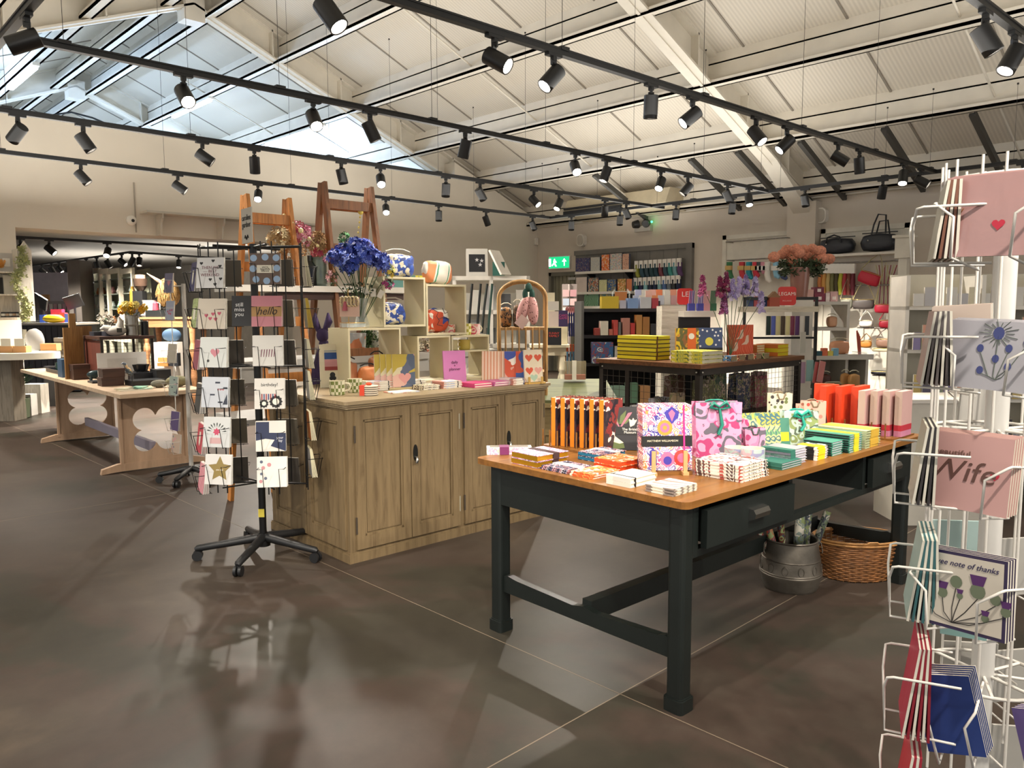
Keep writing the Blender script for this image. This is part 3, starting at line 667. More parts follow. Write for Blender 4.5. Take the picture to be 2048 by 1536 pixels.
def design(card,kind,w,h,t):
    """printed motif on the front (-y) of a card, a child of the card"""
    y=-t/2-.0006; C=lambda c:M(c,.6,var=0)
    def put(mats,fn,name='printed_motif'):
        b=MB(); fn(b); b.build(name,mats,card)
    if kind=='hearts':
        put([C('#151515')],lambda b:[flat(b,heart_pts(x*w,z*h,.011),y) for x,z in((-.33,.82),(.1,.9),(.02,.28),(.4,.3),(.2,.12),(.36,.72))])
        text('THEN WE\n— BEST\nWEEKEND',.024,C('#7a4b52'),card,(0,y,h*.55))
    elif kind=='bluedots':
        put([C('#9db8d6')],lambda b:[flat(b,circ(x*w,z*h,.019),y) for x,z in((-.38,.85),(0,.88),(.36,.86),(-.4,.5),(.38,.52),(-.3,.15),(.05,.1),(.38,.16))])
        put([C('#e6e0cd')],lambda b:flat(b,rect(-.045,.045,h*.36,h*.62),y-.0004),'label_panel'); text("you're\nbeautifully\ndifferent",.013,C('#222'),card,(0,y-.0008,h*.49))
    elif kind=='hello':
        put([C('#a8814f')],lambda b:flat(b,rect(-w/2,w/2,h*.33,h*.66),y),'band'); text('hello',.062,C('#2a1810'),card,(0,y-.0006,h*.5),shear=.35,sx=.9)
    elif kind=='missyou': text('still\nmiss\nyou',.032,C('#dcdcdc'),card,(-.02,y,h*.55))
    elif kind=='jeans':
        put([C('#232a45'),C('#caa')],lambda b:(flat(b,[(-.05,h*.05),(-.01,h*.05),(0,h*.6),(.012,h*.05),(.05,h*.05),(.045,h*.95),(-.045,h*.95)],y)))
    elif kind=='mouth': put([C('#b24b60')],lambda b:[flat(b,heart_pts(x*w,z*h,.013,12),y) for x,z in((-.2,.45),(.05,.5),(.28,.52),(-.05,.35),(.15,.33))]); 
    elif kind=='rabbit': put([C('#c5808a'),C('#444')],lambda b:(flat(b,heart_pts(.01,h*.5,.03),y,0),flat(b,circ(-.03,h*.22,.008),y,1)))
    elif kind=='notes':
        put([C('#343a48'),C('#b9787e')],lambda b:(flat(b,rect(.0,.03,h*.8,h*.86),y,0),flat(b,rect(.05,.075,h*.62,h*.68),y,0),flat(b,rect(-.03,.0,h*.4,h*.45),y,0),flat(b,rect(.02,.05,h*.15,h*.2),y,0),flat(b,[(.05,h*.1),(.08,h*.1),(.075,h*.45)],y,0),[flat(b,circ(x,h*.6,.006,10),y,1) for x in(.02,.035,.05)]))
    elif kind=='leaves':
        def f(b):
            for k in range(9):
                a=PI*(.05+k*.11); 
                for s in(1,):
                    c=Vector((cos(a)*.055,sin(a)*.05)); p=Vector((-c.y,c.x)).normalized()*.004
                    flat(b,[(c.x-c.x*.45-.0,h*.5+c.y*.55),(c.x+p.x,h*.5+c.y+p.y),(c.x*1.15,h*.5+c.y*1.15),(c.x-p.x,h*.5+c.y-p.y)],y,0)
            flat(b,star_pts(0,h*.52,.024,.6,7),y,1); flat(b,rect(-.04,.03,h*.12,h*.32),y,2)
        put([C('#3c4240'),C('#c34a66'),C('#c9a3a2')],f)
    elif kind=='star': put([C('#8f7b45')],lambda b:flat(b,star_pts(.01,h*.52,.075,.5),y)); text('you star',.014,C('#f4efe0'),card,(.01,y-.0006,h*.5))
    elif kind=='stripes': put([C('#7b4a5a')],lambda b:[flat(b,[(-.04+k*.014,h*.3),(-.036+k*.014,h*.3),(-.03+k*.014,h*.55),(-.036+k*.014,h*.55)],y) for k in range(6)])
    elif kind=='tractor':
        put([C('#1b1b1d'),C('#efe9dc'),C('#a8434a'),C('#4c5a86')],lambda b:(flat(b,star_pts(-.03,h*.18,.026,.8,10),y,0),flat(b,circ(-.03,h*.18,.012),y-.0004,1),flat(b,star_pts(.035,h*.24,.038,.82,12),y,0),flat(b,circ(.035,h*.24,.019),y-.0004,1),[flat(b,rect(-.045+k*.012,-.038+k*.012,h*.3,h*.5),y,2+k%2) for k in range(7)]))
        text('birthday!',.026,C('#2a2a2a'),card,(-.0,y,h*.8))
    elif kind=='navycollage':
        put([C('#27304f'),C('#e7e3d8')],lambda b:(flat(b,[(-w/2,h*.35),(w/2,0),(w/2,h*.6),(-.01,h*.62),(-.01,h*.98),(-w/2,h*.98)],y,0),flat(b,[(-w/2,h*.02),(-.01,h*.1),(.02,h*.38),(-.03,h*.42),(-w/2,h*.36)],y-.0004,1))); text('your\nday',.02,C('#dfe0e8'),card,(.05,y-.0008,h*.4))
    elif kind=='meadow': put([C('#5b6377'),C('#c58a8f')],lambda b:[flat(b,circ(x*w,z*h,r,10),y,i%2) for i,(x,z,r) in enumerate(((-.36,.85,.009),(-.3,.65,.011),(-.36,.45,.008),(-.1,.75,.012),(-.22,.3,.009),(-.38,.2,.01)))])
    elif kind=='greenpanel': put([C('#dedac6')],lambda b:flat(b,rect(-w*.22,w*.2,h*.28,h*.68),y))
    elif kind=='tag': put([C('#ddd9c8')],lambda b:flat(b,[(-.02,h*.35),(0,h*.22),(.02,h*.35),(.02,h*.72),(-.02,h*.72)],y))
def cards_at(P,yaw,tilt,w,h,n,front,kind,label,label2,group2,rack,t=.0035,gap=.0065,edge=None,back=None,roll=0,cover=None):
    """front card + n-1 alike behind it, leaning in a rack pocket at P"""
    rot=Euler((-tilt,roll,yaw)); out=Vector((sin(yaw),-cos(yaw),0))
    for k in range(n):
        jit=random.uniform(-.004,.004); 
        o=link('greeting_card',card_mesh(w,h,t,front,edge,back),None,Vector(P)-out*(gap*k)+Vector((cos(yaw),sin(yaw),0))*(jit if k else 0)+Vector((0,0,.001*(k%2))),rot=Euler((-tilt+.022*k,roll,yaw)).to_matrix())
        tag(o,label if k==0 else label2,'greeting card',group2)
        if k==0 and kind: design(o,kind,w,h,t)
SPB=at(528,1110); SPC=Vector((SPB.x,SPB.y,0))
RV=Vector((sin(HEAD),-cos(HEAD),0)); FV=Vector((cos(HEAD),sin(HEAD),0))    # camera right / forward on the floor
bkw=M('#0c0c0d',.4,.3,var=0)
t=thing('card_spinner','black wire card spinner on five black castor feet in front of the oak counter','card rack',SPC,0)
b=MB()
def star_base(parent,R,castz,mat,phase,r0=.028,hz=.1):
    for k in range(5):
        a=phase+2*PI*k/5; d=Vector((cos(a),sin(a),0))
        b=MB(); b.tube([d*.02+Vector((0,0,hz+.012)),d*.06+Vector((0,0,hz+.008)),d*(R*.6)+Vector((0,0,hz-.012)),d*R+Vector((0,0,hz-.028)),d*(R+.012)+Vector((0,0,hz-.034))],[r0,r0*.95,r0*.8,r0*.72,r0*.4],10); l=b.build('leg',mat,parent)
        b=MB(); s=Vector((-d.y,d.x,0)); c=d*R+Vector((0,0,castz))
        for q in(-.014,.014): b.cyl(c+s*(q-.008),c+s*(q+.008),castz,14)
        b.cyl(c+Vector((0,0,.01)),c+Vector((0,0,castz+.02)),.01,8); b.build('castor',mat,l)
c2=at(462,1165)-SPC; star_base(t,.375,.03,BLK2,math.atan2(c2.y,c2.x))
b=MB(); b.cyl((0,0,.06),(0,0,.13),.04,16); b.cyl((0,0,.1),(0,0,1.86),.021,14); b.build('pole',bkw,t)
b=MB(); b.box(-.018,.018,-.0225,-.0215,.24,.29); lb=b.build('sticker',M('#b8a83c',.6),t); lb.rotation_euler=(0,0,FACE)
# arms and pocket columns: (right, toward camera, yaw off camera, row bottoms z, front-card width)
COLS=[(-.36,.02,-58),(-.185,.20,-10),(.14,.24,6),(.335,.03,112),(.12,-.2,170),(-.22,-.22,-165)]
# card bottoms measured in the photo for each column
ROWY=[[583,655,738,825,905,985],[576,658,735,815,895,970],[568,653,732,818,903,975],[573,655,735,797,877,950],None,None]
def pocket_wires(b,P,yaw,w=.13,h=.1,d=.045,r=.0021,depth_=0):
    """wire cradle: floor, two front uprights joined by loops"""
    out=Vector((sin(yaw),-cos(yaw),0)); sd=Vector((cos(yaw),sin(yaw),0)); P=Vector(P)
    for s in(-1,1):
        b.tube([P-out*.02+sd*(s*w*.5)+Vector((0,0,h)),P+out*(d+.02)+sd*(s*w*.5)+Vector((0,0,h)),P+out*(d+.02)+sd*(s*w*.3)+Vector((0,0,h)),P+out*(d-.005)+sd*(s*w*.3)+Vector((0,0,-.004)),P-out*.02+sd*(s*w*.3)+Vector((0,0,-.004))],r,5)
    b.tube([P-out*.02-sd*w*.5+Vector((0,0,.0)),P-out*.02+sd*w*.5+Vector((0,0,.0))],r,5)
b=MB()
for i,(rx,fy,yaw) in enumerate(COLS):
    base=RV*rx-FV*fy
    yw=FACE+math.radians(yaw); out=Vector((sin(yw),-cos(yw),0)); bk=base-out*.05; sd=Vector((cos(yw),sin(yw),0))
    for s in(-.03,.03): b.tube([bk+sd*s+Vector((0,0,.42)),bk+sd*s+Vector((0,0,1.86))],.0036,6)
    for z in(1.84,.45,1.15):
        b.tube([Vector((0,0,z)),bk+Vector((0,0,z))],.005 if z<1.8 else .008,6)
b.build('wire_frame',bkw,t)
navy=M('#2b2c52',.6,var=0); DES=[
 [('#35345e','tag','purple card with a pale tag shape'),('#a9b77c','greenpanel','green spotted card with a pale panel'),('#8f4a58',None,'dark pink card with drawn figures'),('#3b3a38',None,'charcoal card with a yellow triangle'),('#b5414d','tag','red card with a white arrow tag'),('#c33f5c',None,'bright pink striped card')],
 [('#d4d3d2','hearts','white card with black hearts and weekend lettering'),('#c7bcab','mouth','beige card with scattered pink hearts'),('#cdd0cc','rabbit','pale card with one pink heart'),('#c3c8cf','notes','pale grey card with small sketched figures'),('#cfd1d0','leaves','white card with a pink flower and dark leaves'),('#d8d6d2','star','white card with a large gold star')],
 [('#6a584e','bluedots','brown card with pale blue dots'),('#c07c86','hello','pink card reading hello'),('#d6d3cc','stripes','white card with slanted plum stripes'),('#dedad2','tractor','birthday card with a tractor'),('#d9d6ce','navycollage','navy and white collage card'),('#e0ddd6','meadow','white card with little flowers down one side')],
 [('#a89f8e',None,'card seen from its plain back, top right pocket'),('#a9a290',None,'card seen from its plain back, under the yellow-edged one'),('#a7a298',None,'card seen from its plain back, third pocket down on the right'),('#a4a097',None,'card seen from its plain back, fourth pocket down on the right'),('#9b5a22',None,'orange-brown card in the right-hand pocket'),('#a6a19c',None,'pink-edged card in the lowest right-hand pocket')],
 None,None]
spw=MB()
for i,(rx,fy,yaw) in enumerate(COLS):
    yw=FACE+math.radians(yaw)
    for r in range(6):
        base=SPC+RV*rx-FV*fy
        if ROWY[i]: 
            px=1024+FP*((MC.transposed()@(base+Vector((0,0,1.2))-CAM)).x)/depth(base+Vector((0,0,1.2))); z=over(px,ROWY[i][r],base)
        else: z=1.62-.243*r
        P=base+Vector((0,0,z)); out=Vector((sin(yw),-cos(yw),0))
        pocket_wires(spw,P-SPC-out*.03,yw,.15,.11,.045)
        if i<4:
            col,kind,lab=DES[i][r]
            if i==1 and r==0: pass
            fm=M(col,.55,var=.03) if not(i==0 and r==1) else PAT('spots',['#a9b77c','#22301c'],70)
            if i==0 and r==5: fm=PAT('stripe',['#c33f5c','#e7c3c6'],9)
            if i==3: cards_at(P,yw,.16,.15,.17,5,M('#c9c4ba',.6),None,lab+' of the black spinner',f'pale card behind the {ORD[r]} right-hand card of the black spinner','right-hand pockets of the black spinner',t,back=M(col,.6),edge=M('#d9d2b0' if r!=1 else '#c9a93a',.6))
            else: cards_at(P,yw,.14,.165,.17,6 if i==0 else 4,fm,kind,lab+' on the black spinner',f'card stacked behind the {lab}','cards behind the front cards of the black spinner',t)
        else:
            lab='card on the far side of the black spinner'
            cards_at(P,yw,.14,.13,.16,3,M(('#c9c0ae','#b9a78d','#cfc9bd')[r%3],.6),None,f'{"beige tan pale cream olive stone".split()[r]} card in the {ORD[r]} pocket of the spinner’s {"right" if i==4 else "left"} back column',f'card under the front one, {ORD[r]} pocket, {"right" if i==4 else "left"} back column of the black spinner','back pockets of the black spinner',t,back=M(('#4f483d','#5d5547','#453f38')[r%3],.6))
o=link('wire_pocket',spw.mesh('wire_pocket',bkw),t)
o['label']='black wire card pockets'
# second pair of cards in pocket 'miss you' and sign
P=SPC+RV*(-.005)-FV*.2; z=over(505,652,P); cards_at(P+Vector((0,0,z)),FACE+.1,.14,.12,.17,2,M('#232427',.6),'missyou','black card reading still miss you, left of the pink hello card','black card behind the miss you card','cards behind the front cards of the black spinner',t)
sg=thing('spinner_sign','pale shop-display sign with a drawn bow on top of the black spinner','sign',SPC+Vector((0,0,1.865))-RV*.03,FACE-math.radians(52))
b=MB(); b.box(-.085,.085,-.003,.003,0,.2); b.build('board',M('#bdb7ab',.6),sg)
text('caroline\ngardner',.047,M('#3a3734',.6,var=0),sg,(0,-.0045,.125),sx=.95)
b=MB(); b.tube([(0,-.005,.02),(-.02,-.005,.045),(-.03,-.005,.03),(0,-.005,.035),(.03,-.005,.03),(.02,-.005,.045),(0,-.005,.02)],.003,5); b.build('bow_drawing',BLACK,sg)
# ================================================================ GOODS BUILDERS
def slab(name,label,cat,loc,rz,w,h,t,front,side=None,back=None,tilt=0,group=None,roll=0):
    o=link(name,card_mesh(w,h,t,front,side or PAPER,back or side or PAPER),None,loc,rot=Euler((-tilt,roll,rz)).to_matrix()); return tag(o,label,cat,group)
def stack(F,x,y,a,b,n,t,cover,labels,group,z,name='notebook',cat='notebook',pages=None,spine=None,rz=0,band=None,jit=.004,spin=False):
    """n lying books, near corner at (x,y) of frame F; labels: format with {0} = ordinal from the top"""
    out=[]
    for k in range(n):
        jx,jy=(random.uniform(-jit,jit),random.uniform(-jit,jit)) if n>1 else (0,0)
        P=F.w(x+a/2+jx,y+b/2+jy,z+k*(t+.0008)); c=cover[k%len(cover)] if isinstance(cover,list) else cover
        kk=n-1-k; lb=labels.format(ORD[kk] if kk<n-1 or n==1 else ('bottom' if n>1 else ''))
        o=obj_book(name,lb,cat,P,F.a+rz+random.uniform(-.02,.02)*(n>1),a,b,t,c,pages,spine,group,band=band); out.append(o)
    return out
def gift_bag(label,loc,rz,w,d,h,mat,rib,side=None,bow=True,group=None,inner=None):
    t=thing('gift_bag',label,'gift bag',loc,rz,group); b=MB(); e=.006
    vs=[(-w/2,-d/2,0),(w/2,-d/2,0),(w/2,d/2,0),(-w/2,d/2,0),(-w/2-e,-d/2*.7,h),(w/2+e,-d/2*.7,h),(w/2+e,d/2*.7,h),(-w/2-e,d/2*.7,h)]
    b.add(vs,[(3,2,1,0),(0,1,5,4),(2,3,7,6)]); 
    # gusseted sides
    for s,(i,j,k,l) in((-1,(0,3,7,4)),(1,(1,2,6,5))):
        m0=((vs[i][0]+vs[j][0])/2-s*.004,0,0); m1=((vs[k][0]+vs[l][0])/2-s*.022,0,h)
        b.add([vs[i],m0,m1,vs[l]],[(0,1,2,3)]); b.add([m0,vs[j],vs[k],m1],[(0,1,2,3)])
    b.build('bag_body',mat,t)
    if inner: b=MB(); b.box(-w/2+.004,w/2-.004,-d*.33,d*.33,h-.006,h-.004); b.build('bag_lining',inner,t)
    b=MB()
    for s in(-1,1):
        y=s*d*.36; b.tube([(-w*.22,y,h-.012),(-w*.2,y,h*1.0),(-w*.1,y-.004,h-.03 if s<0 else h+.005),(w*.1,y-.004,h-.03 if s<0 else h+.005),(w*.2,y,h),(w*.22,y,h-.012)],.004,6)
    if bow:
        y=-d*.42
        b.tube([(0,y,h-.02),(-.03,y-.01,h+.0),(-.045,y-.012,h-.02),(-.01,y-.006,h-.03)],[.005,.009,.008,.004],6)
        b.tube([(0,y,h-.02),(.03,y-.01,h+.005),(.045,y-.012,h-.02),(.01,y-.006,h-.03)],[.005,.009,.008,.004],6)
        b.tube([(0,y-.006,h-.025),(.012,y-.01,h*.6),(-.006,y-.012,h*.42)],[.006,.009,.008],6)
    b.build('ribbon_handle',rib,t); return t
def mug(label,loc,rz,r,h,mat,group=None,handle=True,inner=None,cat='mug',name='mug'):
    t=thing(name,label,cat,loc,rz,group); b=MB(); b.lathe([(r*.9,0),(r*.98,.006),(r,h),(r-.004,h),(r-.006,.008),(.0001,.008)],28,mis=[0,0,1,1,1]); b.build('cup',[mat,inner or CREAM],t)
    if handle: b=MB(); b.tube([(r*.97+.0,0,h*.8),(r+.022,0,h*.78),(r+.034,0,h*.55),(r+.024,0,h*.3),(r*.98,0,h*.25)],.006,8); b.build('handle',inner or CREAM,t)
    return t
# ---------------------------------------------------------------- on the dark green table
Z=TT+.0005
pais=PAT('paisley',['#efe3d8','#c2477c','#e08a4a','#3f3a8c','#d96f8d','#7f6fae'],38,seed=1); pais2=PAT('floral',['#d9c7d0','#a2567f','#6f5d80','#c98ba8'],60,seed=2)
gold=M('#b98a1c',.35,.6,var=.08); navyf=PAT('floral',['#1e2233','#d9a0a6','#c8c3cc','#4a4f74'],55,seed=3); orf=PAT('floral',['#d8582a','#f0b060','#e9e0d0','#e37a3c'],34,seed=4)
teal=M('#1f6f92',.5); orange=M('#d9471b',.5); orangep=M('#e98a1d',.5,var=.08)
b0=at(980,918,Z); t=thing('soap_box','long floral box with a clear lid and purple paper band at the table’s corner','gift box',at(1018,907,Z),FACE+.05)
b=MB(); b.box(-.105,.105,-.03,.03,0,.034); b.build('box_body',PAT('floral',['#e3e1d2','#c79ab8','#b8c4a8'],60,seed=5),t); b=MB(); b.box(-.09,.09,-.02,.02,.034,.0352); b.build('clear_window',M('#8f8a80',.15),t)
b=MB(); b.box(-.045,.0,-.031,.031,-.0,.0365); b.build('paper_band',M('#6d2457',.6),t)
stack(TB,.01,.75,.19,.165,2,.026,pais2,'{0} of two gilt-edged pink paisley notebooks near the table’s left end','gilt-edged notebooks',Z,pages=gold,spine=gold,band=(M('#3a2527',.6),.0,.035))
stack(TB,.01,.585,.15,.15,2,.008,navyf,'{0} navy and pink floral notebook with a white band, before the teal ones','floral notebooks',Z,pages=M('#d98f8d',.6),band=(PAPER,-.01,.03))
stack(TB,.012,.44,.16,.125,2,.009,orf,'{0} orange and cream floral notebook between the teal box and black-strapped books','orange floral notebooks',Z,pages=PAPER)
stack(TB,.28,.632,.17,.14,2,.018,navyf,'{0} of two teal-edged notebooks in front of the orange-edged row','teal-edged notebooks',Z,pages=teal,spine=teal,band=(PAPER,.01,.04))
stack(TB,.20,.455,.15,.148,2,.022,orf,'{0} of two red-orange edged notebooks left of the big paisley book','red-orange notebooks',Z,pages=orange,spine=orange)
stack(TB,.006,.247,.165,.118,2,.017,PAT('patch',['#e9e4d8','#e9e4d8','#d8d3c9','#3c3a3c'],9,seed=6),'{0} cream notebook with a black elastic strap near the table’s front edge','elastic-strapped cream notebooks',Z,pages=M('#efe6cf',.7),band=(M('#15151c',.5),-.055,-.048))
for k in range(5):
    o=obj_book('paper_napkin_pack',f'{ORD[4-k] if k else "bottom"} white napkin pack with grey sketches at the table’s near corner','napkins',TB.w(.012+.075+.004*(k%2),.06+.06,Z+k*.0055),TB.a+.04*(k%2),.15,.125,.005,PAT('vein',['#e8e2d2','#e8e2d2','#8c8078'],5,seed=7),M('#ece4cf',.7),group='napkin packs')
fb=PAT('floral',['#ece4d8','#b3524a','#ece4d8','#5d4a48'],30,seed=8)
stack(TB,.39,.01,.2,.215,5,.0125,fb,'{0} cream notebook with dark red flowers, stacked in front of the round tins','red-flowered cream notebooks',Z,pages=M('#efe3cb',.7),band=(M('#2c2530',.5),.075,.079))
# six orange-edged books in a wooden rack
dk=PAT('patch',['#2b1d1e','#3a2a2e','#e9dcc8','#7b2e2c','#201a24'],26,seed=9)
for k in range(6):
    P=TB.w(.40+.017*k,1.075-.047*k,Z+.012); o=link('journal',book_mesh(.155,.235,.03,dk,orangep,orangep),None,P,rot=(Matrix.Rotation(TB.a+.1,3,'Z')@Matrix(((1,0,0),(0,0,1),(0,1,0)))).to_euler())
    o.location=TB.w(.40+.017*k+.08,1.075-.047*k,Z+.012+.1175); tag(o,f'orange-edged dark journal, {NTH[k]} from the left in the row of six','journal','row of orange-edged journals')
t=thing('book_stand','low wooden rack holding the six orange-edged journals upright','book rack',TB.w(.47,.955,Z),TB.a)
b=MB(); b.box(-.08,.09,-.155,.165,0,.011); b.build('base',oak,t)
for k in range(7):
    b=MB(); x=-.075+.017*k-.04; b.cyl((max(-.085,x),.149-.047*k,.01),(max(-.085,x),.149-.047*k,.09),.004,8); b.build('peg',oak,t)
# pale striped boxes behind the black book
for k in range(6):
    o=obj_book('stationery_box',f'{ORD[5-k] if k else "bottom"} pink and white striped box in the stack behind the black flower book','box',TB.w(.66,.985,Z+k*.0145),TB.a,.17,.2,.014,M('#ddd2c4' if k%2 else '#c8a49a',.6),M('#d8cdbf',.6),group='striped boxes')
# black flower book
t=thing('hardback_book','black book with painted lilies, propped upright beside the paisley notebooks','book',TB.w(.60,.785,Z),FACE-.10,rot=Euler((-.2,0,FACE-.10)))
b=MB(); b.box(-.088,.088,-.01,.01,0,.205,1,{'-y':0,'+y':0}); b.build('cover',[M('#222124',.4),M('#1a1a1d',.5)],t)
C=lambda c:M(c,.6,var=0)
b=MB(); y=-.0106
for a,l in((2.2,.07),(1.1,.075),(.4,.06),(2.9,.06)): c=(-.012+cos(a)*l*.5,.125+sin(a)*l*.5); flat(b,[(-.012,.125),(c[0]-sin(a)*.012,c[1]+cos(a)*.012),(-.012+cos(a)*l,.125+sin(a)*l),(c[0]+sin(a)*.012,c[1]-cos(a)*.012)],y,0)
flat(b,[(-.015,.11),(-.045,.165),(-.05,.17),(-.04,.172),(-.008,.11)],y-.0003,1); flat(b,[(-.008,.11),(.03,.178),(.05,.182),(.045,.172),(.0,.11)],y-.0003,1)
flat(b,[(.04,.11),(.035,.15),(.048,.143),(.055,.155),(.062,.143),(.075,.148),(.06,.12)],y-.0003,2); flat(b,[(-.085,.05),(-.07,.075),(-.03,.065),(.01,.035),(-.01,.03),(-.06,.045)],y-.0003,2)
flat(b,[(-.07,.02),(-.03,.045),(.01,.03),(.015,.01),(-.02,.005),(-.06,.005)],y-.0002,0)
b.build('painted_flowers',[C('#5d6b3c'),C('#b4697a'),C('#dcd2b8')],t)
b=MB(); b.box(-.0885,.0885,-.012,-.0102,.073,.112); b.build('title_band',M('#0d0d0e',.5),t); text('The British\nMuseum',.017,C('#e8e4da'),t,(.04,-.0125,.092),align='CENTER')
for k in range(2): slab('hardback_book',['black book just behind the lily-covered one','dark spine of the rearmost book behind the lily-covered one'][k],'book',TB.w(.62+.018*(k+1),.8+.012*(k+1),Z),FACE-.10,.176,.2,.016,M('#1e1d20',.5),M('#14201f',.5),tilt=.2,group='black books')
# big paisley notebooks on a small easel
PC=TB.w(.325,.315,Z+.014); pa=FACE+.62-.55
for k in range(4):
    F_=Fr(PC,math.degrees(pa)); P=F_.w(0,.026*k,Z+.014)
    o=slab('notebook','large bright paisley notebook with pink elastic, front of the easel' if k==0 else f'paisley notebook, {NTH[k-1]} behind the front one on the easel','notebook',P,pa,.205,.268,.022,pais,PAT('floral',['#8d2f4a','#d9d0c8','#3a3478','#d66f5a'],50,seed=11) if k<3 else navyf,tilt=.1,group='paisley notebooks on the easel')
    if k==0:
        b=MB(); b.box(-.1035,.1035,-.0125,.0125,.098,.142); b.build('paper_band',M('#0c0c0e',.5),o); text('MATTHEW WILLIAMSON',.0115,C('#d8d2b8'),o,(-.02,-.0132,.121))
        b=MB(); b.box(.066,.073,-.0145,-.0115,0,.268); b.build('elastic',M('#d6257c',.5),o)
        b=MB(); flat(b,circ(-.01,.175,.032,20),-.0114,0); flat(b,circ(-.01,.175,.02,16),-.0117,1); flat(b,circ(-.01,.175,.009,12),-.012,0)
        flat(b,[(.02,.262),(-.012,.238),(-.004,.215),(.02,.19),(.044,.215),(.052,.238)],-.0114,2); flat(b,[(.02,.25),(.006,.235),(.02,.2),(.034,.235)],-.0117,1)
        flat(b,circ(.06,.05,.034,16),-.0114,3); flat(b,circ(.06,.05,.02,12),-.0117,1); flat(b,[(-.075,.02),(-.045,.02),(-.045,.08),(-.06,.09),(-.075,.08)],-.0114,2); flat(b,circ(0,.045,.03,16,1),-.0114,1); flat(b,circ(0,.04,.018,14),-.0117,2)
        b.build('paisley_motif',[C('#e08a35'),C('#d9658c'),C('#3a3192'),C('#cf3b35')],o)
t=thing('easel_stand','small pale wooden easel holding the large paisley notebooks','easel',F_.w(0,0,Z),pa)
b=MB(); b.box(-.1,.1,-.025,.1,0,.012); b.build('base',oak,t)
for x in(-.065,.066): b=MB(); b.box(x-.008,x+.008,-.04,-.03,0,.1); b.box(x-.012,x+.012,-.05,.1,0,.0135); b.build('post',M('#c79a68',.6),t)
# pink birds bag, smaller pink bags, tins
pinkp=PAT('floral',['#cf94b4','#a83a6c','#c77fa6','#5f5a66','#cf94b4'],16,seed=12); tealr=M('#1e7d6c',.45)
gift_bag('large pink gift bag with birds and flowers and a teal ribbon',TB.w(.81,.40,Z),FACE+.06,.205,.09,.25,pinkp,tealr,inner=M('#3b7266',.6))
gift_bag('medium pink gift bag standing half behind the large pink one',TB.w(.98,.42,Z),FACE+.06,.13,.07,.15,pinkp,tealr,bow=False)
gift_bag('small pink gift bag right of the large pink one',TB.w(1.02,.33,Z),FACE+.06,.09,.05,.115,pinkp,M('#3c4a46',.6),bow=False)
tin=PAT('floral',['#a9bdb8','#a9bdb8','#8f8fae','#b7a0a8'],22,seed=13)
mug('left of the two round pale teal floral tins',TB.w(.70,.225,Z),0,.051,.075,tin,'round floral tins',False,M('#e3dcb9',.5),'candle tin','candle_tin')
mug('right of the two round pale teal floral tins, nearer the table edge',TB.w(.64,.09+.0,Z)+Vector((0,.02,0)),0,.049,.094,tin,'round floral tins',False,M('#e3dcb9',.5),'candle tin','candle_tin')
for k in range(4): slab('notebook',f'teal notebook with sunflowers, {NTH[k]} in the leaning row behind the tins','notebook',TB.w(1.13+.028*k,.40-.012*k,Z),FACE+.1,.13,.165,.014,PAT('floral',['#3f6a70','#d0b04a','#6fa06a','#d9d08a'],26,seed=14),PAT('floral',['#2f5a60','#d0b04a','#d9d08a'],60,seed=15),tilt=.18,group='sunflower notebooks')
o=slab('notebook','black, white and yellow striped notebook leaning before the mint bag','notebook',TB.w(1.28,.32,Z),FACE+.1,.07,.135,.012,PAT('stripe',['#3f7c68','#e5e0d0','#1a1a1c','#3f7c68'],11,w=(0,0,1)),PAPER,tilt=.2)
b=MB(); flat(b,rect(-.03,.03,.02,.065),-.0066); b.build('yellow_panel',M('#dfc21a',.5),o)
gift_bag('mint gift bag with thistles and a bright teal ribbon',TB.w(1.39,.30,Z),FACE+.06,.165,.08,.165,PAT('floral',['#b9cfc3','#7b2f4c','#8a9a62','#b9cfc3','#5f6d5c'],22,seed=16),M('#19a08c',.45),inner=M('#9fc7c0',.5))
gift_bag('mint gift bag half hidden behind the thistle bag',TB.w(1.50,.36,Z),FACE+.06,.15,.07,.15,M('#9dbfbd',.5),M('#19a08c',.45))
strawb=PAT('spots',['#e3b9a8','#c4483a','#a96a55','#d98a7a'],24,seed=17)
for k,(x,y,h) in enumerate(((1.68,.37,.185),(1.60,.52,.22),(1.80,.46,.15))):
    gift_bag(['peach gift bag with strawberries right of the mint bags','tall cream gift bag with small print beyond the mint bags','small cream gift bag beside the dark spiral notebooks'][k],TB.w(x,y,Z),FACE+.05,.11,.06,h,[strawb,PAT('spots',['#e6dcc0','#6d7a48','#3f3a38'],34,seed=18),strawb][k],M('#8a7a60',.6),bow=False)
for k in range(3): slab('notebook',f'dark spiral notebook, {NTH[k]} of three upright ones left of the orange box files','notebook',TB.w(1.80+.02*k,.36,Z),FACE+.9,.12,.13,.012,M('#231f22',.5),M('#4d3d30',.6),tilt=.05,group='dark spiral notebooks')
for k in range(3):
    P=TB.w(1.87,.37-.0*k,Z); slab('storage_box',f'bright orange box file, {NTH[k]} from the left','box file',TB.w(1.86+.045*k,.37-.065*k,Z+.01),TB.a-PI/2+.02,.035,.245,.16,M('#d8451f',.5),M('#d8451f',.5),group='orange box files',tilt=0)
slab('storage_box','widest orange box file, at the left end of the orange row','box file',TB.w(1.87,.405,Z+.01),TB.a-PI/2+.35,.1,.25,.04,M('#df4c22',.5),M('#df4c22',.5))
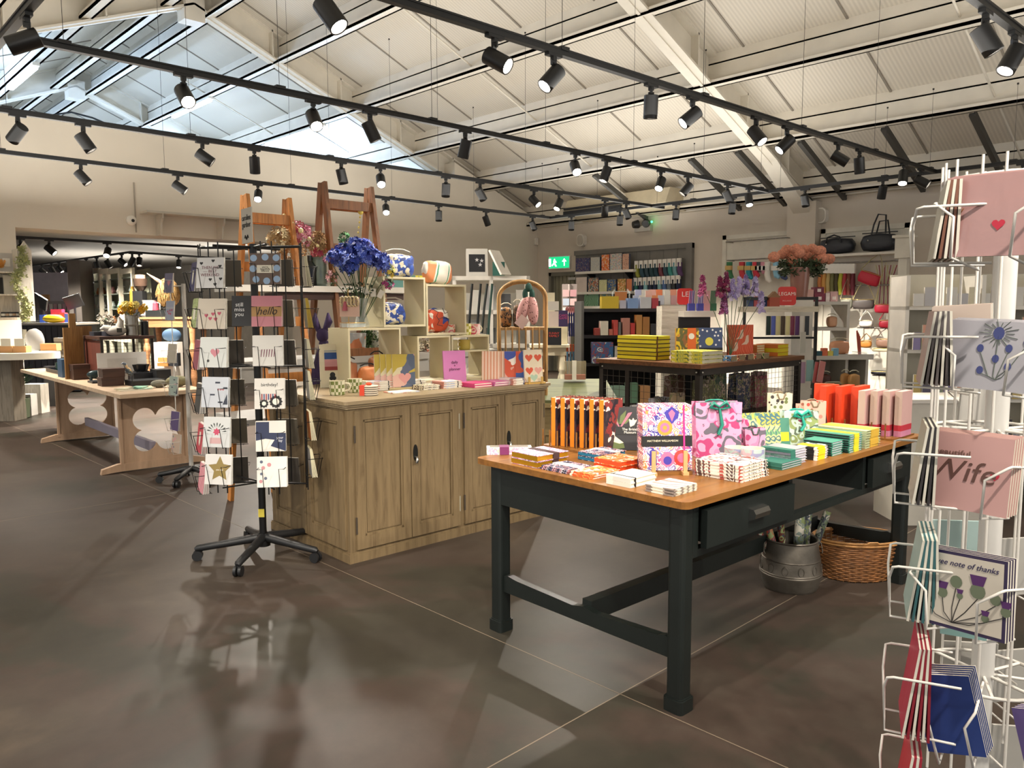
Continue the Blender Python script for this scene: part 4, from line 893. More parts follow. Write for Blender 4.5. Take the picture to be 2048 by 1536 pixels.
for k in range(4):
    o=slab('storage_box',f'pink and cream box file with a red band, {NTH[k]} from the left','box file',TB.w(1.86+.03*k,.165-.05*k,Z+.01),TB.a-PI/2+.02,.036,.235,.14,M('#cdb3a6',.5),M('#c9a19c',.5),group='pink box files')
    b=MB(); b.box(-.0185,.0185,-.0705,.0705,.03,.06,0); b.build('red_band',M('#b8303f',.5),o); b=MB(); b.box(-.0182,.0182,-.0702,.0702,.0,.03,0); b.build('pink_base',M('#c47f9c',.5),o)
t=thing('book_stand','low wooden rack under the orange and pink box files','book rack',TB.w(1.93,.2,Z),TB.a); b=MB(); b.box(-.14,.14,-.2,.22,0,.0095); b.build('base',oak,t)
for k in range(6): b=MB(); b.cyl((-.135,-.16+.07*k,.009),(-.135,-.16+.07*k,.085),.004,8); b.build('peg',oak,t)
spir=M('#1c1d20',.4,.4)
def nbstack(x,y,a,b_,n,t_,cover,lab,grp,pages='#cfc9d0',band=None,spiral=False):
    L=stack(TB,x,y,a,b_,n,t_,cover,lab,grp,Z,pages=M(pages,.7),band=band,jit=.002)
    if spiral:
        for o in L:
            b=MB(); 
            b.tube([(-a/2-.001,-b_/2+.004,t_/2),(-a/2-.001,b_/2-.004,t_/2)],.003,5); b.build('spiral_binding',spir,o)
gst=PAT('stripe',['#3f8570','#3f8570','#e5e0d0','#3f8570','#1d1d1f','#3f8570'],7,w=(0,1,0))
nbstack(.72,.02,.17,.11,3,.009,M('#2f6a5c',.5),'{0} green notebook in the low stack right of the round tins','green notebooks')
nbstack(.83,.04,.14,.14,6,.0105,[M('#a9a3b5',.3),M('#9fa5a8',.3)],'{0} cellophane-wrapped lilac card set in the stack beside the tins','wrapped card sets',band=(M('#2f6a5c',.5),-.07,-.03))
nbstack(1.02,.02,.12,.10,5,.011,PAT('check',['#1a1a1c','#dedad0'],26),'{0} black and white checked notebook with a yellow band','checked notebooks',band=(M('#dfc21a',.5),-.04,.02))
nbstack(1.17,.02,.11,.14,6,.010,gst,'{0} green striped spiral notebook in the left striped stack','green striped notebooks, left stack',spiral=True)
nbstack(1.30,.0,.14,.22,8,.0098,gst,'{0} green striped spiral notebook with a yellow band, right stack','green striped notebooks, right stack',band=(M('#d9c62a',.5),-.02,.03),spiral=True)
nbstack(1.47,.0,.17,.25,7,.0115,PAT('stripe',['#a8b08a','#d9d5c8','#3a3a3a','#a8b08a'],5,w=(0,1,0)),'{0} sage striped notebook with a mustard top, tallest stack by the orange files','sage notebooks','#a9ad86',band=(M('#c9a23a',.5),-.03,.06))
# ---------------------------------------------------------------- under the table
zinc=M('#6b655c',.5,.7,var=.25,vs=9,bump=.3,bs=18)
P=at(1580,1172); P.z=0
t=thing('metal_bucket','embossed galvanised bucket full of wrapping paper rolls under the table','bucket',P,FACE)
b=MB(); b.lathe([(.135,0),(.14,.01),(.158,.075),(.16,.085),(.157,.09),(.159,.095),(.156,.1),(.148,.16),(.15,.164),(.147,.168),(.132,.255),(.137,.262),(.133,.268),(.126,.262),(.12,.2),(.12,.03),(.0001,.03)],40)
b.build('bucket_body',zinc,t)
b=MB()
for k in range(12):
    a=2*PI*k/12; r=.1545
    b.tube([(( r+.0012)*cos(a+.1*cos(q)),(r+.0012)*sin(a+.1*cos(q)),.125+.024*sin(q)) for q in [2*PI*j/12 for j in range(12)]],.0016,4,closed=True)
b.build('embossed_rings',zinc,t)
for s in(-1,1): b=MB(); b.tube([(s*.132,0,.25),(s*.15,-.02,.24),(s*.155,-.03,.2),(s*.15,-.035,.19)],.003,6); b.build('handle',zinc,t)
rolls=[(-.075,.0,-.35,.05,'#8a3326'),(-.045,-.03,-.28,.1,'#a8412c'),(-.02,.03,-.1,0,'#5d2a24'),(.02,-.03,.05,.05,'#7d8a82'),(.06,.0,.1,.12,'#5f6a72'),(.08,.03,.38,.1,'#6f7f6a'),(.03,.05,.2,.1,'#808890')]
for k,(x,y,lx,ly,c) in enumerate(rolls):
    d=Vector((lx,ly,1)).normalized(); m=PAT('floral',[c,'#c9c4b4','#3b3f48','#7e8b5a'],30,seed=20+k)
    o=thing('paper_roll',['rust red','dark orange','maroon','grey and white patterned','blue-grey patterned','olive leaf patterned','silver-grey'][k]+' wrapping paper roll standing in the bucket','wrapping paper roll',P+RV*x+FV*y+Vector((0,0,.035)),FACE,'wrapping paper rolls in the bucket',rot=(Matrix.Rotation(FACE,3,'Z')@Vector((0,0,1)).rotation_difference(d).to_matrix()).to_euler())
    ln=.33+.05*(k in(3,4,5,6)); b=MB(); r=.019+.006*(k in(3,4)); b.lathe([(r,0),(r,ln),(r-.003,ln),(r-.003,ln-.05),(.0001,ln-.05)],14); b.build('rolled_paper',m,o)
wick=M('#8a5a30',.6,var=.25,vs=20); wick2=M('#a87842',.55,var=.2,vs=20)
P=at(1712,1150); P.z=0
t=thing('wicker_basket','empty oval brown wicker basket on the floor beside the bucket','basket',P,FACE+.05)
b=MB(); N=72
def oval(z): k=z/.2; return .185+.05*min(1,k*1.2),.125+.035*min(1,k*1.2)
for i in range(19):
    z=.008+i*.0112; a_,b_=oval(z); ph=i%2*PI
    b.tube([((a_+.004*sin(18*2*PI*k/N+ph))*cos(2*PI*k/N),(b_+.004*sin(18*2*PI*k/N+ph))*sin(2*PI*k/N),z) for k in range(N)],.0052,5,closed=True)
b.build('weave',wick,t)
b=MB()
for k in range(36): a=2*PI*k/36; A0=oval(0); A1=oval(.2); b.tube([(A0[0]*cos(a),A0[1]*sin(a),0),(oval(.1)[0]*cos(a),oval(.1)[1]*sin(a),.1),(A1[0]*cos(a),A1[1]*sin(a),.218)],.003,5)
b.build('stakes',wick2,t)
b=MB()
for j,(dz,dr) in enumerate(((.218,0),(.224,.006),(.21,.008))): b.tube([((.235+dr)*cos(2*PI*k/48),(.16+dr)*sin(2*PI*k/48),dz) for k in range(48)],.0065,6,closed=True)
b.build('rim',wick2,t)
b=MB(); b.lathe([(1,.004),(.0001,.004)],36,sx=.185,sy=.125); b.build('base',wick,t)
for s in(-1,1): b=MB(); b.tube([(s*.0-.04,s*.163,.22),(-.02,s*.172,.235),(.02,s*.172,.235),(.04,s*.163,.22)],.005,6); b.build('handle',wick2,t)
# ================================================================ ON AND BEHIND THE OAK COUNTER
Z=CH+.0005
def crate(lbl,x0,x1,y0,dp,z0,z1,c='#d3caa8'):
    t=thing('display_crate',lbl,'crate',CB.w((x0+x1)/2,y0+dp/2,z0),CB.a,'cream box crates stacked on the counter'); w=(x1-x0)/2; h=z1-z0; d=dp/2; e=.014; m=M(c,.6,var=.04)
    for nm,bx in (('side_board',(-w,-w+e,-d,d,0,h)),('side_board',(w-e,w,-d,d,0,h)),('bottom_board',(-w+e,w-e,-d,d,0,e)),('top_board',(-w+e,w-e,-d,d,h-e,h))): b=MB(); b.box(*bx); b.build(nm,m,t)
    return t
crate('lower left cream crate, holding the peach pouches',.375,.79,.60,.26,Z,1.353)
crate('upper left cream crate, holding the blue flowered bag',.655,1.005,.60,.24,1.356,1.70)
crate('lower middle cream crate behind the pink planner',.93,1.225,.60,.24,Z,1.287)
crate('upper right cream crate, holding the abstract patterned pouch',1.012,1.376,.60,.24,1.29,1.655)
crate('lower right cream crate, holding the striped bowl',1.235,1.60,.60,.24,Z,1.282)
def bag(lbl,name,cat,loc,rz,w,d,h,mat,grp=None,strip=None,lump=.12,seed=1,zip_=True):
    t=thing(name,lbl,cat,loc,rz,grp)
    def fn(p): 
        n=mnoise.noise(Vector((p.x*2.2+seed,p.y*2.2,p.z*2.2))); k=1/max(abs(p.x),abs(p.y),abs(p.z))**.55
        return (k*.82)*(1+lump*n)
    b=MB(); b.ell((0,0,h/2),(w/2,d/2,h/2),28,18,fn=fn)
    zmin=min(v.z for v in b.v); 
    for i,v in enumerate(b.v): b.v[i]=Vector((v.x,v.y,max(v.z-zmin,0) if v.z-zmin>.004 else 0))
    b.build('bag_body',mat,t)
    if zip_: b=MB(); zt=max(v.z for v in b.v) if b.v else h*.98; b.tube([(-w*.36,0,h*.9),(-w*.15,0,h*.98),(w*.15,0,h*.985),(w*.36,0,h*.9)],.005,6); b.build('zip',strip or M('#c9c3b0',.5),t)
    return t
blu=PAT('patch',['#e8e2d2','#26418a','#e8e2d2','#2f4fa0','#d9cfb4','#1f3470'],34,seed=31); absm=PAT('patch',['#ece6d8','#ece6d8','#ece6d8','#c9502f','#ece6d8','#3a4fa0','#d9a08c'],13,seed=32)
bag('blue and cream flowered wash bag on top of the crates','wash_bag','bag',CB.w(.86,.72,1.7005),CB.a,.28,.15,.2,blu,'blue flowered bags')
bag('blue and cream flowered wash bag inside the upper left crate','wash_bag','bag',CB.w(.79,.71,1.3705),CB.a,.24,.13,.19,blu,'blue flowered bags',seed=4)
absC=PAT('swirl',['#ece6d8','#ece6d8','#ece6d8','#2f8f6f','#ece6d8','#d98a5a'],1.3,seed=3)
bag('cream cushion pouch with painted shapes and leaves on top of the right crate','cushion_pouch','bag',CB.w(1.19,.71,1.6555),CB.a+.1,.33,.11,.21,absC,seed=7,zip_=False)
face=bag('cream pouch with a line-drawn face inside the upper right crate','cushion_pouch','bag',CB.w(1.17,.70,1.3045),CB.a,.25,.10,.21,absm,seed=9,zip_=False)
b=MB(); b.tube([(-.06,-.053,.17),(-.02,-.056,.15),(-.035,-.056,.12),(-.01,-.056,.09),(-.03,-.055,.06),(.02,-.055,.05)],.0025,5); b.tube([(.02,-.055,.18),(.04,-.055,.14),(.07,-.052,.15)],.0025,5); b.tube([(-.02,-.056,.1),(.03,-.056,.115),(.08,-.052,.1)],.0025,5); b.build('face_drawing',M('#2a2a2a',.6,var=0),face)
bag('small orange pouch beside the abstract one in the upper right crate','wash_bag','bag',CB.w(1.055,.69,1.3045),CB.a,.09,.08,.07,M('#d98f5f',.6),seed=3)
peach=M('#d08f6d',.6,bump=.3,bs=14)
for k,(x,y,w_,h_,s) in enumerate(((.45,.74,.15,.19,1),(.57,.68,.17,.14,2),(.68,.74,.14,.22,5))): bag(['peach drawstring pouch at the left of the lower left crate','orange pouch in the middle of the lower left crate','tall tan pouch at the right of the lower left crate'][k],'drawstring_pouch','bag',CB.w(x,y,Z+.014),CB.a,w_,.1,h_,[peach,M('#dc8b58',.6,bump=.3,bs=14),M('#b97b56',.6,bump=.3,bs=14)][k],seed=s,strip=BLACK)
# flowers
def vase_of(name,lbl,loc,r,h,mat,prof=None):
    t=thing(name,lbl,'vase',loc); b=MB(); b.lathe(prof or [(r*.8,0),(r,.02),(r*.75,h*.6),(r,h),(r-.003,h),(r*.72,h*.6),(r*.9,.02),(.0001,.012)],24); b.build('vase_body',mat,t); return t
def bloom(b,c,r,n=6,mi=0,up=None):
    """small many-petalled head"""
    up=(up or Vector((0,0,1))).normalized(); o_=up.orthogonal().normalized(); q=up.cross(o_)
    for k in range(n):
        a=2*PI*k/n+random.random()*.5; d=(o_*cos(a)+q*sin(a)); e=up*random.uniform(.1,.6); t_=(d+e).normalized(); s=up.cross(d).normalized()
        b.add([c,c+t_*r*.55+s*r*.26,c+t_*r,c+t_*r*.55-s*r*.26],[(0,1,2,3)],mi,False)
def stem_flower(name,lbl,grp,base,tip,r,mats,nb=26,kind='ball',leafm=None,n=6,pr=.022):
    t=thing(name,lbl,'artificial flower',base,0,grp); tip=Vector(tip)-Vector(base); b=MB(); mid=tip*.55+Vector((0,0,.03))
    b.tube([(0,0,0),mid*.5,mid,tip],.0028,5); b.build('stem',leafm or M('#3f5a35',.6),t)
    b=MB()
    for k in range(nb):
        if kind=='ball': d=Vector((random.gauss(0,1),random.gauss(0,1),random.gauss(.35,1))).normalized(); c=tip+d*r*random.uniform(.55,1)
        else: z=random.uniform(0,1); a=random.random()*2*PI; c=tip+Vector((cos(a)*r*.38*(1.1-z),sin(a)*r*.38*(1.1-z),-r+z*2*r)); d=Vector((cos(a),sin(a),.4))
        bloom(b,c,pr,n,k%len(mats),d)
    b.build('flower_head',mats,t); return t
glassm=GLASS()
VB=CB.w(.555,.72,1.3535)
vase_of('glass_vase','clear glass vase of blue flowers standing on the crates',VB,.05,.2,glassm,[(.045,0),(.055,.01),(.03,.1),(.05,.2),(.047,.2),(.027,.1),(.05,.014),(.0001,.014)])
bm_=[M(c,.6,var=0) for c in('#2a3f9a','#3a55b8','#23307c','#6f86d8')]
BC=CB.w(.545,.72,1.79)
for k in range(16):
    a=2.4*k; rr=.19*math.sqrt((k+.5)/16); dz=.13-.75*rr+random.uniform(-.03,.03)
    tip=BC+RV*(cos(a)*rr)+FV*(sin(a)*rr*.7)+Vector((0,0,dz)); 
    stem_flower('flower_stem',f'deep blue artificial flower stem in the big bouquet above the crates','blue flower stems in the big glass vase',VB+RV*(.02*cos(a+PI))+FV*(.02*sin(a))+Vector((0,0,.02)),tip,.062,bm_,46,n=6,pr=.026)
for k,(dx,dz,c) in enumerate(((-.2,.02,'#d98aa6'),(.2,-.06,'#e5c84a'),(-.19,-.1,'#e6b0b4'),(.19,-.15,'#a83a78'),(-.1,.16,'#3f8a4a'))):
    stem_flower('flower_stem',['pink flower stem at the left edge of the blue bouquet','yellow flower stem at the right edge of the blue bouquet','pale pink flower stem low on the left of the blue bouquet','magenta flower stem low on the right of the blue bouquet','green leafy stem at the top of the blue bouquet'][k],None,VB+Vector((0,0,.03)),BC+RV*dx+Vector((0,0,dz)),.045,[M(c,.6,var=0),M('#3f5a35',.6)],22)
b=MB()
for k in range(60):
    a=random.random()*2*PI; r_=random.uniform(.02,.13); c=BC+RV*cos(a)*r_+FV*sin(a)*r_+Vector((0,0,-.18+random.uniform(-.05,.04))); bloom(b,c,.035,4,0)
tag(b.build('bouquet_leaves',M('#34472e',.6)),'dark green leaves hanging under the blue flowers','leaves',kind='stuff')
t=thing('price_tag','white paper price tags hanging under the blue bouquet','tag',CB.w(.60,.64,1.60),FACE); 
for k in range(3): b=MB(); b.cbox((-.05+.05*k,0,-.01*k),(.035,.001,.055),rot=Matrix.Rotation(-.5+.5*k,3,'Y')); b.build('tag_paper',PAPER,t)
# brass and glass stand with the pack of fabric scrunchies
brass=M('#b08a4a',.3,.9)
SPt=CB.w(.46,.68,1.3535); t=thing('glass_tray','low glass tray with brass edges on the lower left crate','tray',SPt,CB.a)
b=MB(); b.box(-.07,.07,-.05,.05,0,.003); b.box(-.07,.07,-.05,-.047,0,.035); b.box(-.07,.07,.047,.05,0,.035); b.build('glass',glassm,t)
b=MB()
for z in(.002,.035):
    for p,q in(((-.07,-.05),(.07,-.05)),((.07,-.05),(.07,.05)),((.07,.05),(-.07,.05)),((-.07,.05),(-.07,-.05))): b.tube([(p[0],p[1],z),(q[0],q[1],z)],.002,5)
b.tube([(-.03,0,0),(-.03,0,.26)],.003,6); b.build('brass_frame',brass,t)
t=thing('scrunchie_pack','pack of patterned scrunchies on a pink card beside the blue flowers','hair ties',CB.w(.415,.64,1.43),FACE+.1)
b=MB(); b.box(-.065,.065,-.001,.001,0,.1); b.box(-.065,.065,-.001,.001,.1,.13); b.build('backing_card',M('#d9b9a9',.6),t)
for k in range(5): b=MB(); b.tube([((-.045+.022*k)+.014*cos(a),-.008-.004*sin(2*a),.1+.03*sin(a)) for a in [2*PI*j/12 for j in range(12)]],.008,6,closed=True); b.build('scrunchie',PAT('spots',['#c9b48a','#3a3532','#8f8f98'],90,seed=k),t)
b=MB(); b.tube([(-.03,-.01,.04),(-.028,-.012,.1)],[.018,.01],8); b.build('pink_tassel',M('#a8505f',.6),t)
# mugs, coasters, boxes, books
chk=PAT('check',['#6f7a3c','#d8d3b8'],46)
mug('green and cream checked mug nearest the counter’s left corner',CB.w(.13,.33,Z),CB.a-.4,.047,.088,chk)
mug('second green and cream checked mug, just behind the first',CB.w(.29,.39,Z),CB.a-.4,.047,.086,chk)
mug('yellow-green checked mug on top of the lower right crate',CB.w(1.44,.70,1.2825),CB.a,.05,.085,PAT('check',['#a8a234','#e3dfae'],46),handle=False)
mug('pink and orange flowered mug on the lower right crate, left one',CB.w(1.31,.72,1.2825),CB.a+2.5,.045,.08,PAT('floral',['#e8ddc8','#d9583f','#c77'],22,seed=41),handle=True)
mug('pink flowered mug on the lower right crate, right one',CB.w(1.55,.72,1.2825),CB.a,.045,.08,PAT('floral',['#e8cfc8','#c4506a','#d99'],22,seed=42))
for k in range(2): mug(['yellow and cream mug inside the lower right crate, left','yellow and cream mug inside the lower right crate, right'][k],CB.w(1.34+.12*k,.73,1.17),CB.a+PI,.045,.075,M('#d8bf5a' if k else '#e3d8a8',.5))
b=MB(); b.box(1.25,1.585,.61,.83,1.158,1.1695); o=b.build('crate_shelf',M('#d3caa8',.6)); o.location=CB.o; o.rotation_euler=(0,0,CB.a); tag(o,'thin cream shelf inside the lower right crate','shelf')
mug('black and white striped scalloped bowl in the lower right crate',CB.w(1.36,.70,Z+.014),CB.a,.075,.1,PAT('stripe',['#e6e2d6','#20242c'],7,w=(1,.2,0)),handle=False,cat='bowl',name='striped_bowl')
mug('dark rounded jar above the striped bowl',CB.w(1.40,.76,Z+.014),CB.a,.04,.17,M('#1d1f22',.4),handle=False,cat='jar',name='dark_jar')
for k in range(5):
    t=thing('coaster',f'{ORD[k] if k<4 else "bottom"} round coaster in the small stack with a red stripe','coaster',CB.w(.27,.19,Z+.0122*(4-k)),CB.a,'stack of round coasters'); b=MB(); b.lathe([(.052,0),(.054,.002),(.054,.009),(.052,.011)],28); b.build('disc',M('#d9cdb8',.6),t)
    b=MB(); b.lathe([(.0545,.0),(.0545,.0035)],28); b.build('dark_rim',M('#2a2320',.6),t)
t=thing('ribbon','orange-red ribbon tied over the stack of coasters','ribbon',CB.w(.27,.19,Z+.061),FACE); b=MB(); b.box(-.05,-.02,-.056,-.0545,-.06,.002); b.box(-.05,-.02,-.056,0,.0005,.002); b.build('strap',M('#cf3f24',.6),t); b=MB(); b.ell((.0,-.01,.008),(.02,.014,.01)); b.build('knot',M('#d9542a',.6),t)
for k in range(3):
    y_=.765+.03*k
    o=slab('sock_gift_box',['front cream sock box with blue, pink and red socks in its window','second cream sock box behind the front one','third cream sock box, rearmost by the crate'][k],'gift box',CB.w(.345+.055*k,y_+.02*k,Z),CB.a-.35,.16,.29,.028,M('#d6cfb6',.6),M('#d9d3bd',.6),tilt=.08)
    if k==0:
        b=MB(); 
        for z0,z1,i in((.19,.235,0),(.14,.188,1),(.115,.14,2)): b.box(-.05,.045,-.0165,-.0145,z0,z1,i)
        b.box(-.05,.045,-.0155,-.0145,.24,.25,3)
        b.build('folded_socks',[M('#274a86',.8),M('#b8858c',.8),M('#8a3a3a',.8),M('#9aa0a0',.3)],o); b=MB(); flat(b,circ(0,.085,.018),-.0148); flat(b,circ(-.008,.062,.014),-.0149); flat(b,circ(.01,.062,.014),-.0149); b.build('bear_print',BLACK,o)
heartp=PAT('patch',['#c9a0a0','#d8a89a','#4d5a70','#b8a23c','#d8cda8','#59617a','#e0b3a3'],9,seed=51)
for k in range(4):
    o=slab('notebook','abstract pink, navy and mustard notebook at the front of its row' if k==0 else f'abstract patterned notebook, {NTH[k-1]} behind the front one of the left row','notebook',CB.w(.625+.0*k-.028*k,.33+.028*k,Z+.014),CB.a-.38,.15,.215,.012,heartp,tilt=.1,group='abstract notebooks, left row')
    if k==0: b=MB(); flat(b,heart_pts(.005,.06,.045,18),-.0066,0); b.build('heart_print',M('#d99a94',.6,var=0),o)
t=thing('easel_stand','small pale stand under the left row of notebooks','stand',CB.w(.61,.35,Z),CB.a-.38); b=MB(); b.box(-.08,.08,-.03,.11,0,.012); b.build('base',M('#c9b98a',.5),t)
pk=M('#cf7fb8',.55); o=slab('daily_planner','bright pink daily planner standing upright in the middle of the counter','planner',CB.w(1.06,.34,Z),CB.a-.3,.165,.235,.014,pk,M('#d98ac4',.6),tilt=.12); text('daily\n+\nplanner',.028,M('#4a1538',.6,var=0),o,(0,-.0078,.13))
stp=PAT('stripe',['#dba27e','#f0d9c0'],14)
for k in range(4): slab('notebook',f'peach striped notebook, {NTH[k]} from the left in the right-hand row','notebook',CB.w(1.30+.022*k,.24-.02*k,Z),CB.a-.9,.13,.225,.012,stp,M('#e6c3a6',.6),tilt=.06,group='peach striped notebooks')
o=slab('notebook','cream notebook with a blue and orange line drawing, in the right-hand row','notebook',CB.w(1.40,.12,Z),CB.a-.55,.115,.225,.014,absm,tilt=.06)
for k in range(2): slab('notebook',f'orange and blue block notebook, {NTH[k]} left of the hearts notebook','notebook',CB.w(1.45+.012*k,.075-.01*k,Z),CB.a-.75,.09,.225,.012,PAT('patch',['#ce5333','#e2a79b','#33539b','#ce5333'],7,seed=55),tilt=.05,group='orange block notebooks')
o=slab('notebook','cream notebook with orange hearts on a stand at the counter’s right corner','notebook',CB.w(1.49,.0,Z+.012),CB.a-.3,.14,.225,.016,M('#e2d2b6',.6),tilt=.1)
b=MB(); [flat(b,heart_pts(x,z,.032,16),-.0084,i) for x,z,i in((-.034,.17,0),(.036,.17,0),(-.034,.08,0),(.036,.08,1),(0,.03,2))]; b.build('heart_print',[M('#cf5230',.6,var=0),M('#d99a8c',.6,var=0),M('#a9c0a8',.6,var=0)],o)
t=thing('easel_stand','small gilt wooden stand under the hearts notebook','stand',CB.w(1.49,.0,Z),CB.a-.3); b=MB(); b.box(-.08,.08,-.03,.05,0,.011); b.build('base',M('#c9a258',.4,.3),t)
for s in(-.05,.05): b=MB(); b.box(s-.008,s+.008,-.035,-.028,.0,.05); b.build('peg',M('#c9a258',.4,.3),t)
wh=[PAT('patch',['#e9e4d8','#e9e4d8','#b9c0d8','#e9e4d8','#c98a7a'],11,seed=60+k) for k in range(4)]
for i,(x,y,a_,b__,n,mt,lb) in enumerate(((.40,.36,.17,.13,4,wh[0],'{0} white notebook with a blue elastic in the stack behind the mugs'),(.41,.12,.19,.13,1,wh[1],'thin white open booklet in front of the abstract notebooks'),(.68,.40,.17,.13,3,wh[2],'{0} white notebook in the stack right of the abstract row'),(.66,.17,.14,.12,2,PAT('leopard',['#e2d6b8','#2f2620'],60),'{0} leopard-print notebook by the counter edge'),(.82,.16,.16,.14,3,wh[3],'{0} white notebook in the stack left of the pink planner'),(1.0,.06,.16,.16,2,M('#d9457f',.5),'{0} of two flat hot pink notebooks in front of the planner'),(1.17,.05,.15,.16,2,M('#d678ae',.5),'{0} of two flat orchid pink notebooks right of the planner'),(1.3,.01,.12,.14,3,wh[0],'{0} flat white notebook near the counter’s right end'))):
    stack(CB,x,y,a_,b__,n,.014 if n>1 else .006,mt,lb,'notebooks lying on the counter',Z,pages=M('#ece6d6',.7),band=(M('#27407a' if i%2 else '#1c1c22',.5),.04,.044) if i in(0,2,4,7) else None)
# ---- stepladders with plank shelves behind the counter
def ladder(lbl,x0,x1,y,zt,sp,m):
    t=thing('stepladder',lbl,'stepladder',CB.w((x0+x1)/2,y,0),CB.a); w=(x1-x0)/2
    for s in(-1,1):
        for q in(-1,1):
            b=MB(); b.beam((s*w,q*.018,zt),(s*w*(1.12),q*sp,0),.028,.06,up=(0,1,0)); b.build('leg',m,t)
    zs=[zt-.16,zt-.50,zt-.9,zt-1.3,zt-1.7]
    for z in zs:
        for q in(-1,1):
            k=(zt-z)/zt; b=MB(); yy=q*(.018+(sp-.018)*k); b.box(-w-.01,w+.01,yy-.012,yy+.012,z-.035,z+.035)
            if q==-1 or z==zs[0] or z==zs[1]: b.build('rung',m,t)
    return t
woodo=WOOD('#b8793c','#8f5827',3,.5,'Z'); woodd=WOOD('#7d4f2b','#573418',3,.5,'Z')
LY=1.55
l1=CB.ony(490,392,LY)[0]; l1b=CB.ony(574,398,LY)[0]; l2=CB.ony(645,366,LY)[0]; l2b=CB.ony(738,375,LY)[0]
ladder('light orange wooden stepladder behind the spinner sign',l1,l1b,LY,CB.ony(490,390,LY)[2],.42,woodo)
ladder('dark wooden stepladder rising behind the blue flowers',l2,l2b,LY,CB.ony(645,365,LY)[2],.42,woodd)
def plank(lbl,x0,x1,y0,y1,z,t_=.03,m=WHITE,apron=None):
    t=thing('plank_shelf',lbl,'shelf',CB.w((x0+x1)/2,(y0+y1)/2,z-t_),CB.a); b=MB(); b.box((x0-x1)/2,(x1-x0)/2,(y0-y1)/2,(y1-y0)/2,0,t_); b.build('board',m,t)
    if apron: b=MB(); b.box((x0-x1)/2,(x1-x0)/2,(y0-y1)/2+.01,(y0-y1)/2+.03,-apron,0); b.build('apron',m,t)
SZ=CB.ony(640,572,1.35)[2]
greyw=M('#b3b0aa',.55)
plank('long white shelf carried between the two stepladders',-.05,1.45,1.35,1.72,SZ,.045,WHITE); plank('dark brown board under the long white ladder shelf',.3,1.35,1.37,1.66,SZ-.05,.05,M('#3b2118',.5))
SZ2=CB.ony(750,708,1.45)[2]
plank('grey-white lower shelf seen through the lower left crate',-.05,1.55,1.30,1.75,SZ2,.05,greyw,.1)
plank('second grey-white shelf at the right of the lower ladder shelf',1.6,2.3,1.3,1.75,SZ2,.05,greyw,.1)
plank('bottom ladder shelf with boxes behind the spinner',-.05,1.45,1.25,1.8,.72,.04,greyw)
def onsh(px,z=SZ,y=1.5): x=CB.ony(px,600,y)[0]; return CB.w(x,y,z+.0005)
# things on the ladder shelves
def jar(lbl,name,cat,loc,prof,mat,n=20): t=thing(name,lbl,cat,loc); b=MB(); b.lathe(prof,n); b.build('body',mat,t); return t
jar('tall grey-green glass vase on the ladder shelf right of the spinner','glass_vase','vase',onsh(640),[(.05,0),(.06,.02),(.055,.2),(.06,.22),(.055,.22),(.05,.02),(.0001,.02)],M('#76857a',.25,var=.2))
jar('black bottle next to the grey-green vase','bottle','bottle',onsh(622),[(.045,0),(.05,.02),(.045,.15),(.018,.19),(.018,.23)],M('#101614',.3))
for k in range(4): jar(f'{ORD[3-k] if k else "bottom"} grey dish in the stack on the ladder shelf','dish','dish',onsh(648,SZ+.225+.016*k,1.5) if False else onsh(600,SZ+.016*k,1.5),[(.05,0),(.1,.012),(.1,.016),(.05,.005)],M('#6d6660',.6))
for k,(px,c,r_,h) in enumerate(((540,'#9a8f80',.06,.16),(575,'#c9c4b8',.05,.2),(600,'#b3aca0',.05,.14))):
    if k<2: jar(['grey stoneware jug behind the spinner’s top cards','clear glass jar of dried flowers on the ladder shelf',''][k],'stoneware_jug' if k==0 else 'glass_jar','jug' if k==0 else 'jar',onsh(px,SZ,1.62),[(r_*.8,0),(r_,.03),(r_,h*.8),(r_*.6,h),(r_*.55,h),(r_*.9,.03),(.0001,.03)],M(c,.4,var=.1))
for k,(px,py,c1,c2,lb) in enumerate(((560,480,'#b89a6a','#d8c49a','beige dried flower spray above the spinner'),(598,470,'#b8607a','#cf8aa0','dusty pink dried flower spray left of the dark ladder'),(585,500,'#c9a070','#a87f50','ochre dried flower spray beneath the pink one'),(648,505,'#c9506a','#e08a9c','bright pink flower spray framed by the dark ladder'),(637,490,'#9a7a50','#c9a97a','tan dried flower spray left of the bright pink one'))):
    tip=CB.ony(px,py,1.56); T_=CB.w(*tip); Bs=onsh(575 if k<3 else 640,SZ+.03,1.56); stem_flower('dried_flower_spray',lb,None,Bs,T_,.1,[M(c1,.7,var=0),M(c2,.7,var=0)],90 if k!=3 else 60,n=5,pr=.03,leafm=M('#8a7a58',.7))
t=thing('fairy_lights','string of little white and yellow beads hanging off the light ladder','string of beads',CB.w(l1b-.02,LY-.05,2.15),FACE); b=MB()
pts=[Vector((-.03+.03*k,0,.02-.028*k)) for k in range(9)]; b.tube(pts,.0015,4)
for k in range(0,9,2): b.ell(pts[k],.012 if k!=4 else .02,8,6)
b.build('beads',M('#e6d9a0',.4),t)
t=thing('hanging_beads','string of pale beads hanging inside the dark ladder','string of beads',CB.w(l2b-.1,LY-.03,CB.ony(720,425,LY)[2]),FACE); b=MB(); pts=[Vector((0-.006*k,0,-.04*k)) for k in range(6)]; b.tube(pts,.0012,4)
for k,p in enumerate(pts): b.ell(p,.008 if k else .022,8,6)
b.build('beads',M('#e3cf62',.4),t)
jar('white floral plant pot with an orange flower on the lower ladder shelf','plant_pot','plant pot',onsh(712,SZ2,1.5),[(.055,0),(.065,.02),(.075,.17),(.07,.17),(.0001,.12)],PAT('patch',['#c9cfcf','#b7c0c2','#d9d6cc','#d98a5c','#c9cfcf'],10,seed=71))
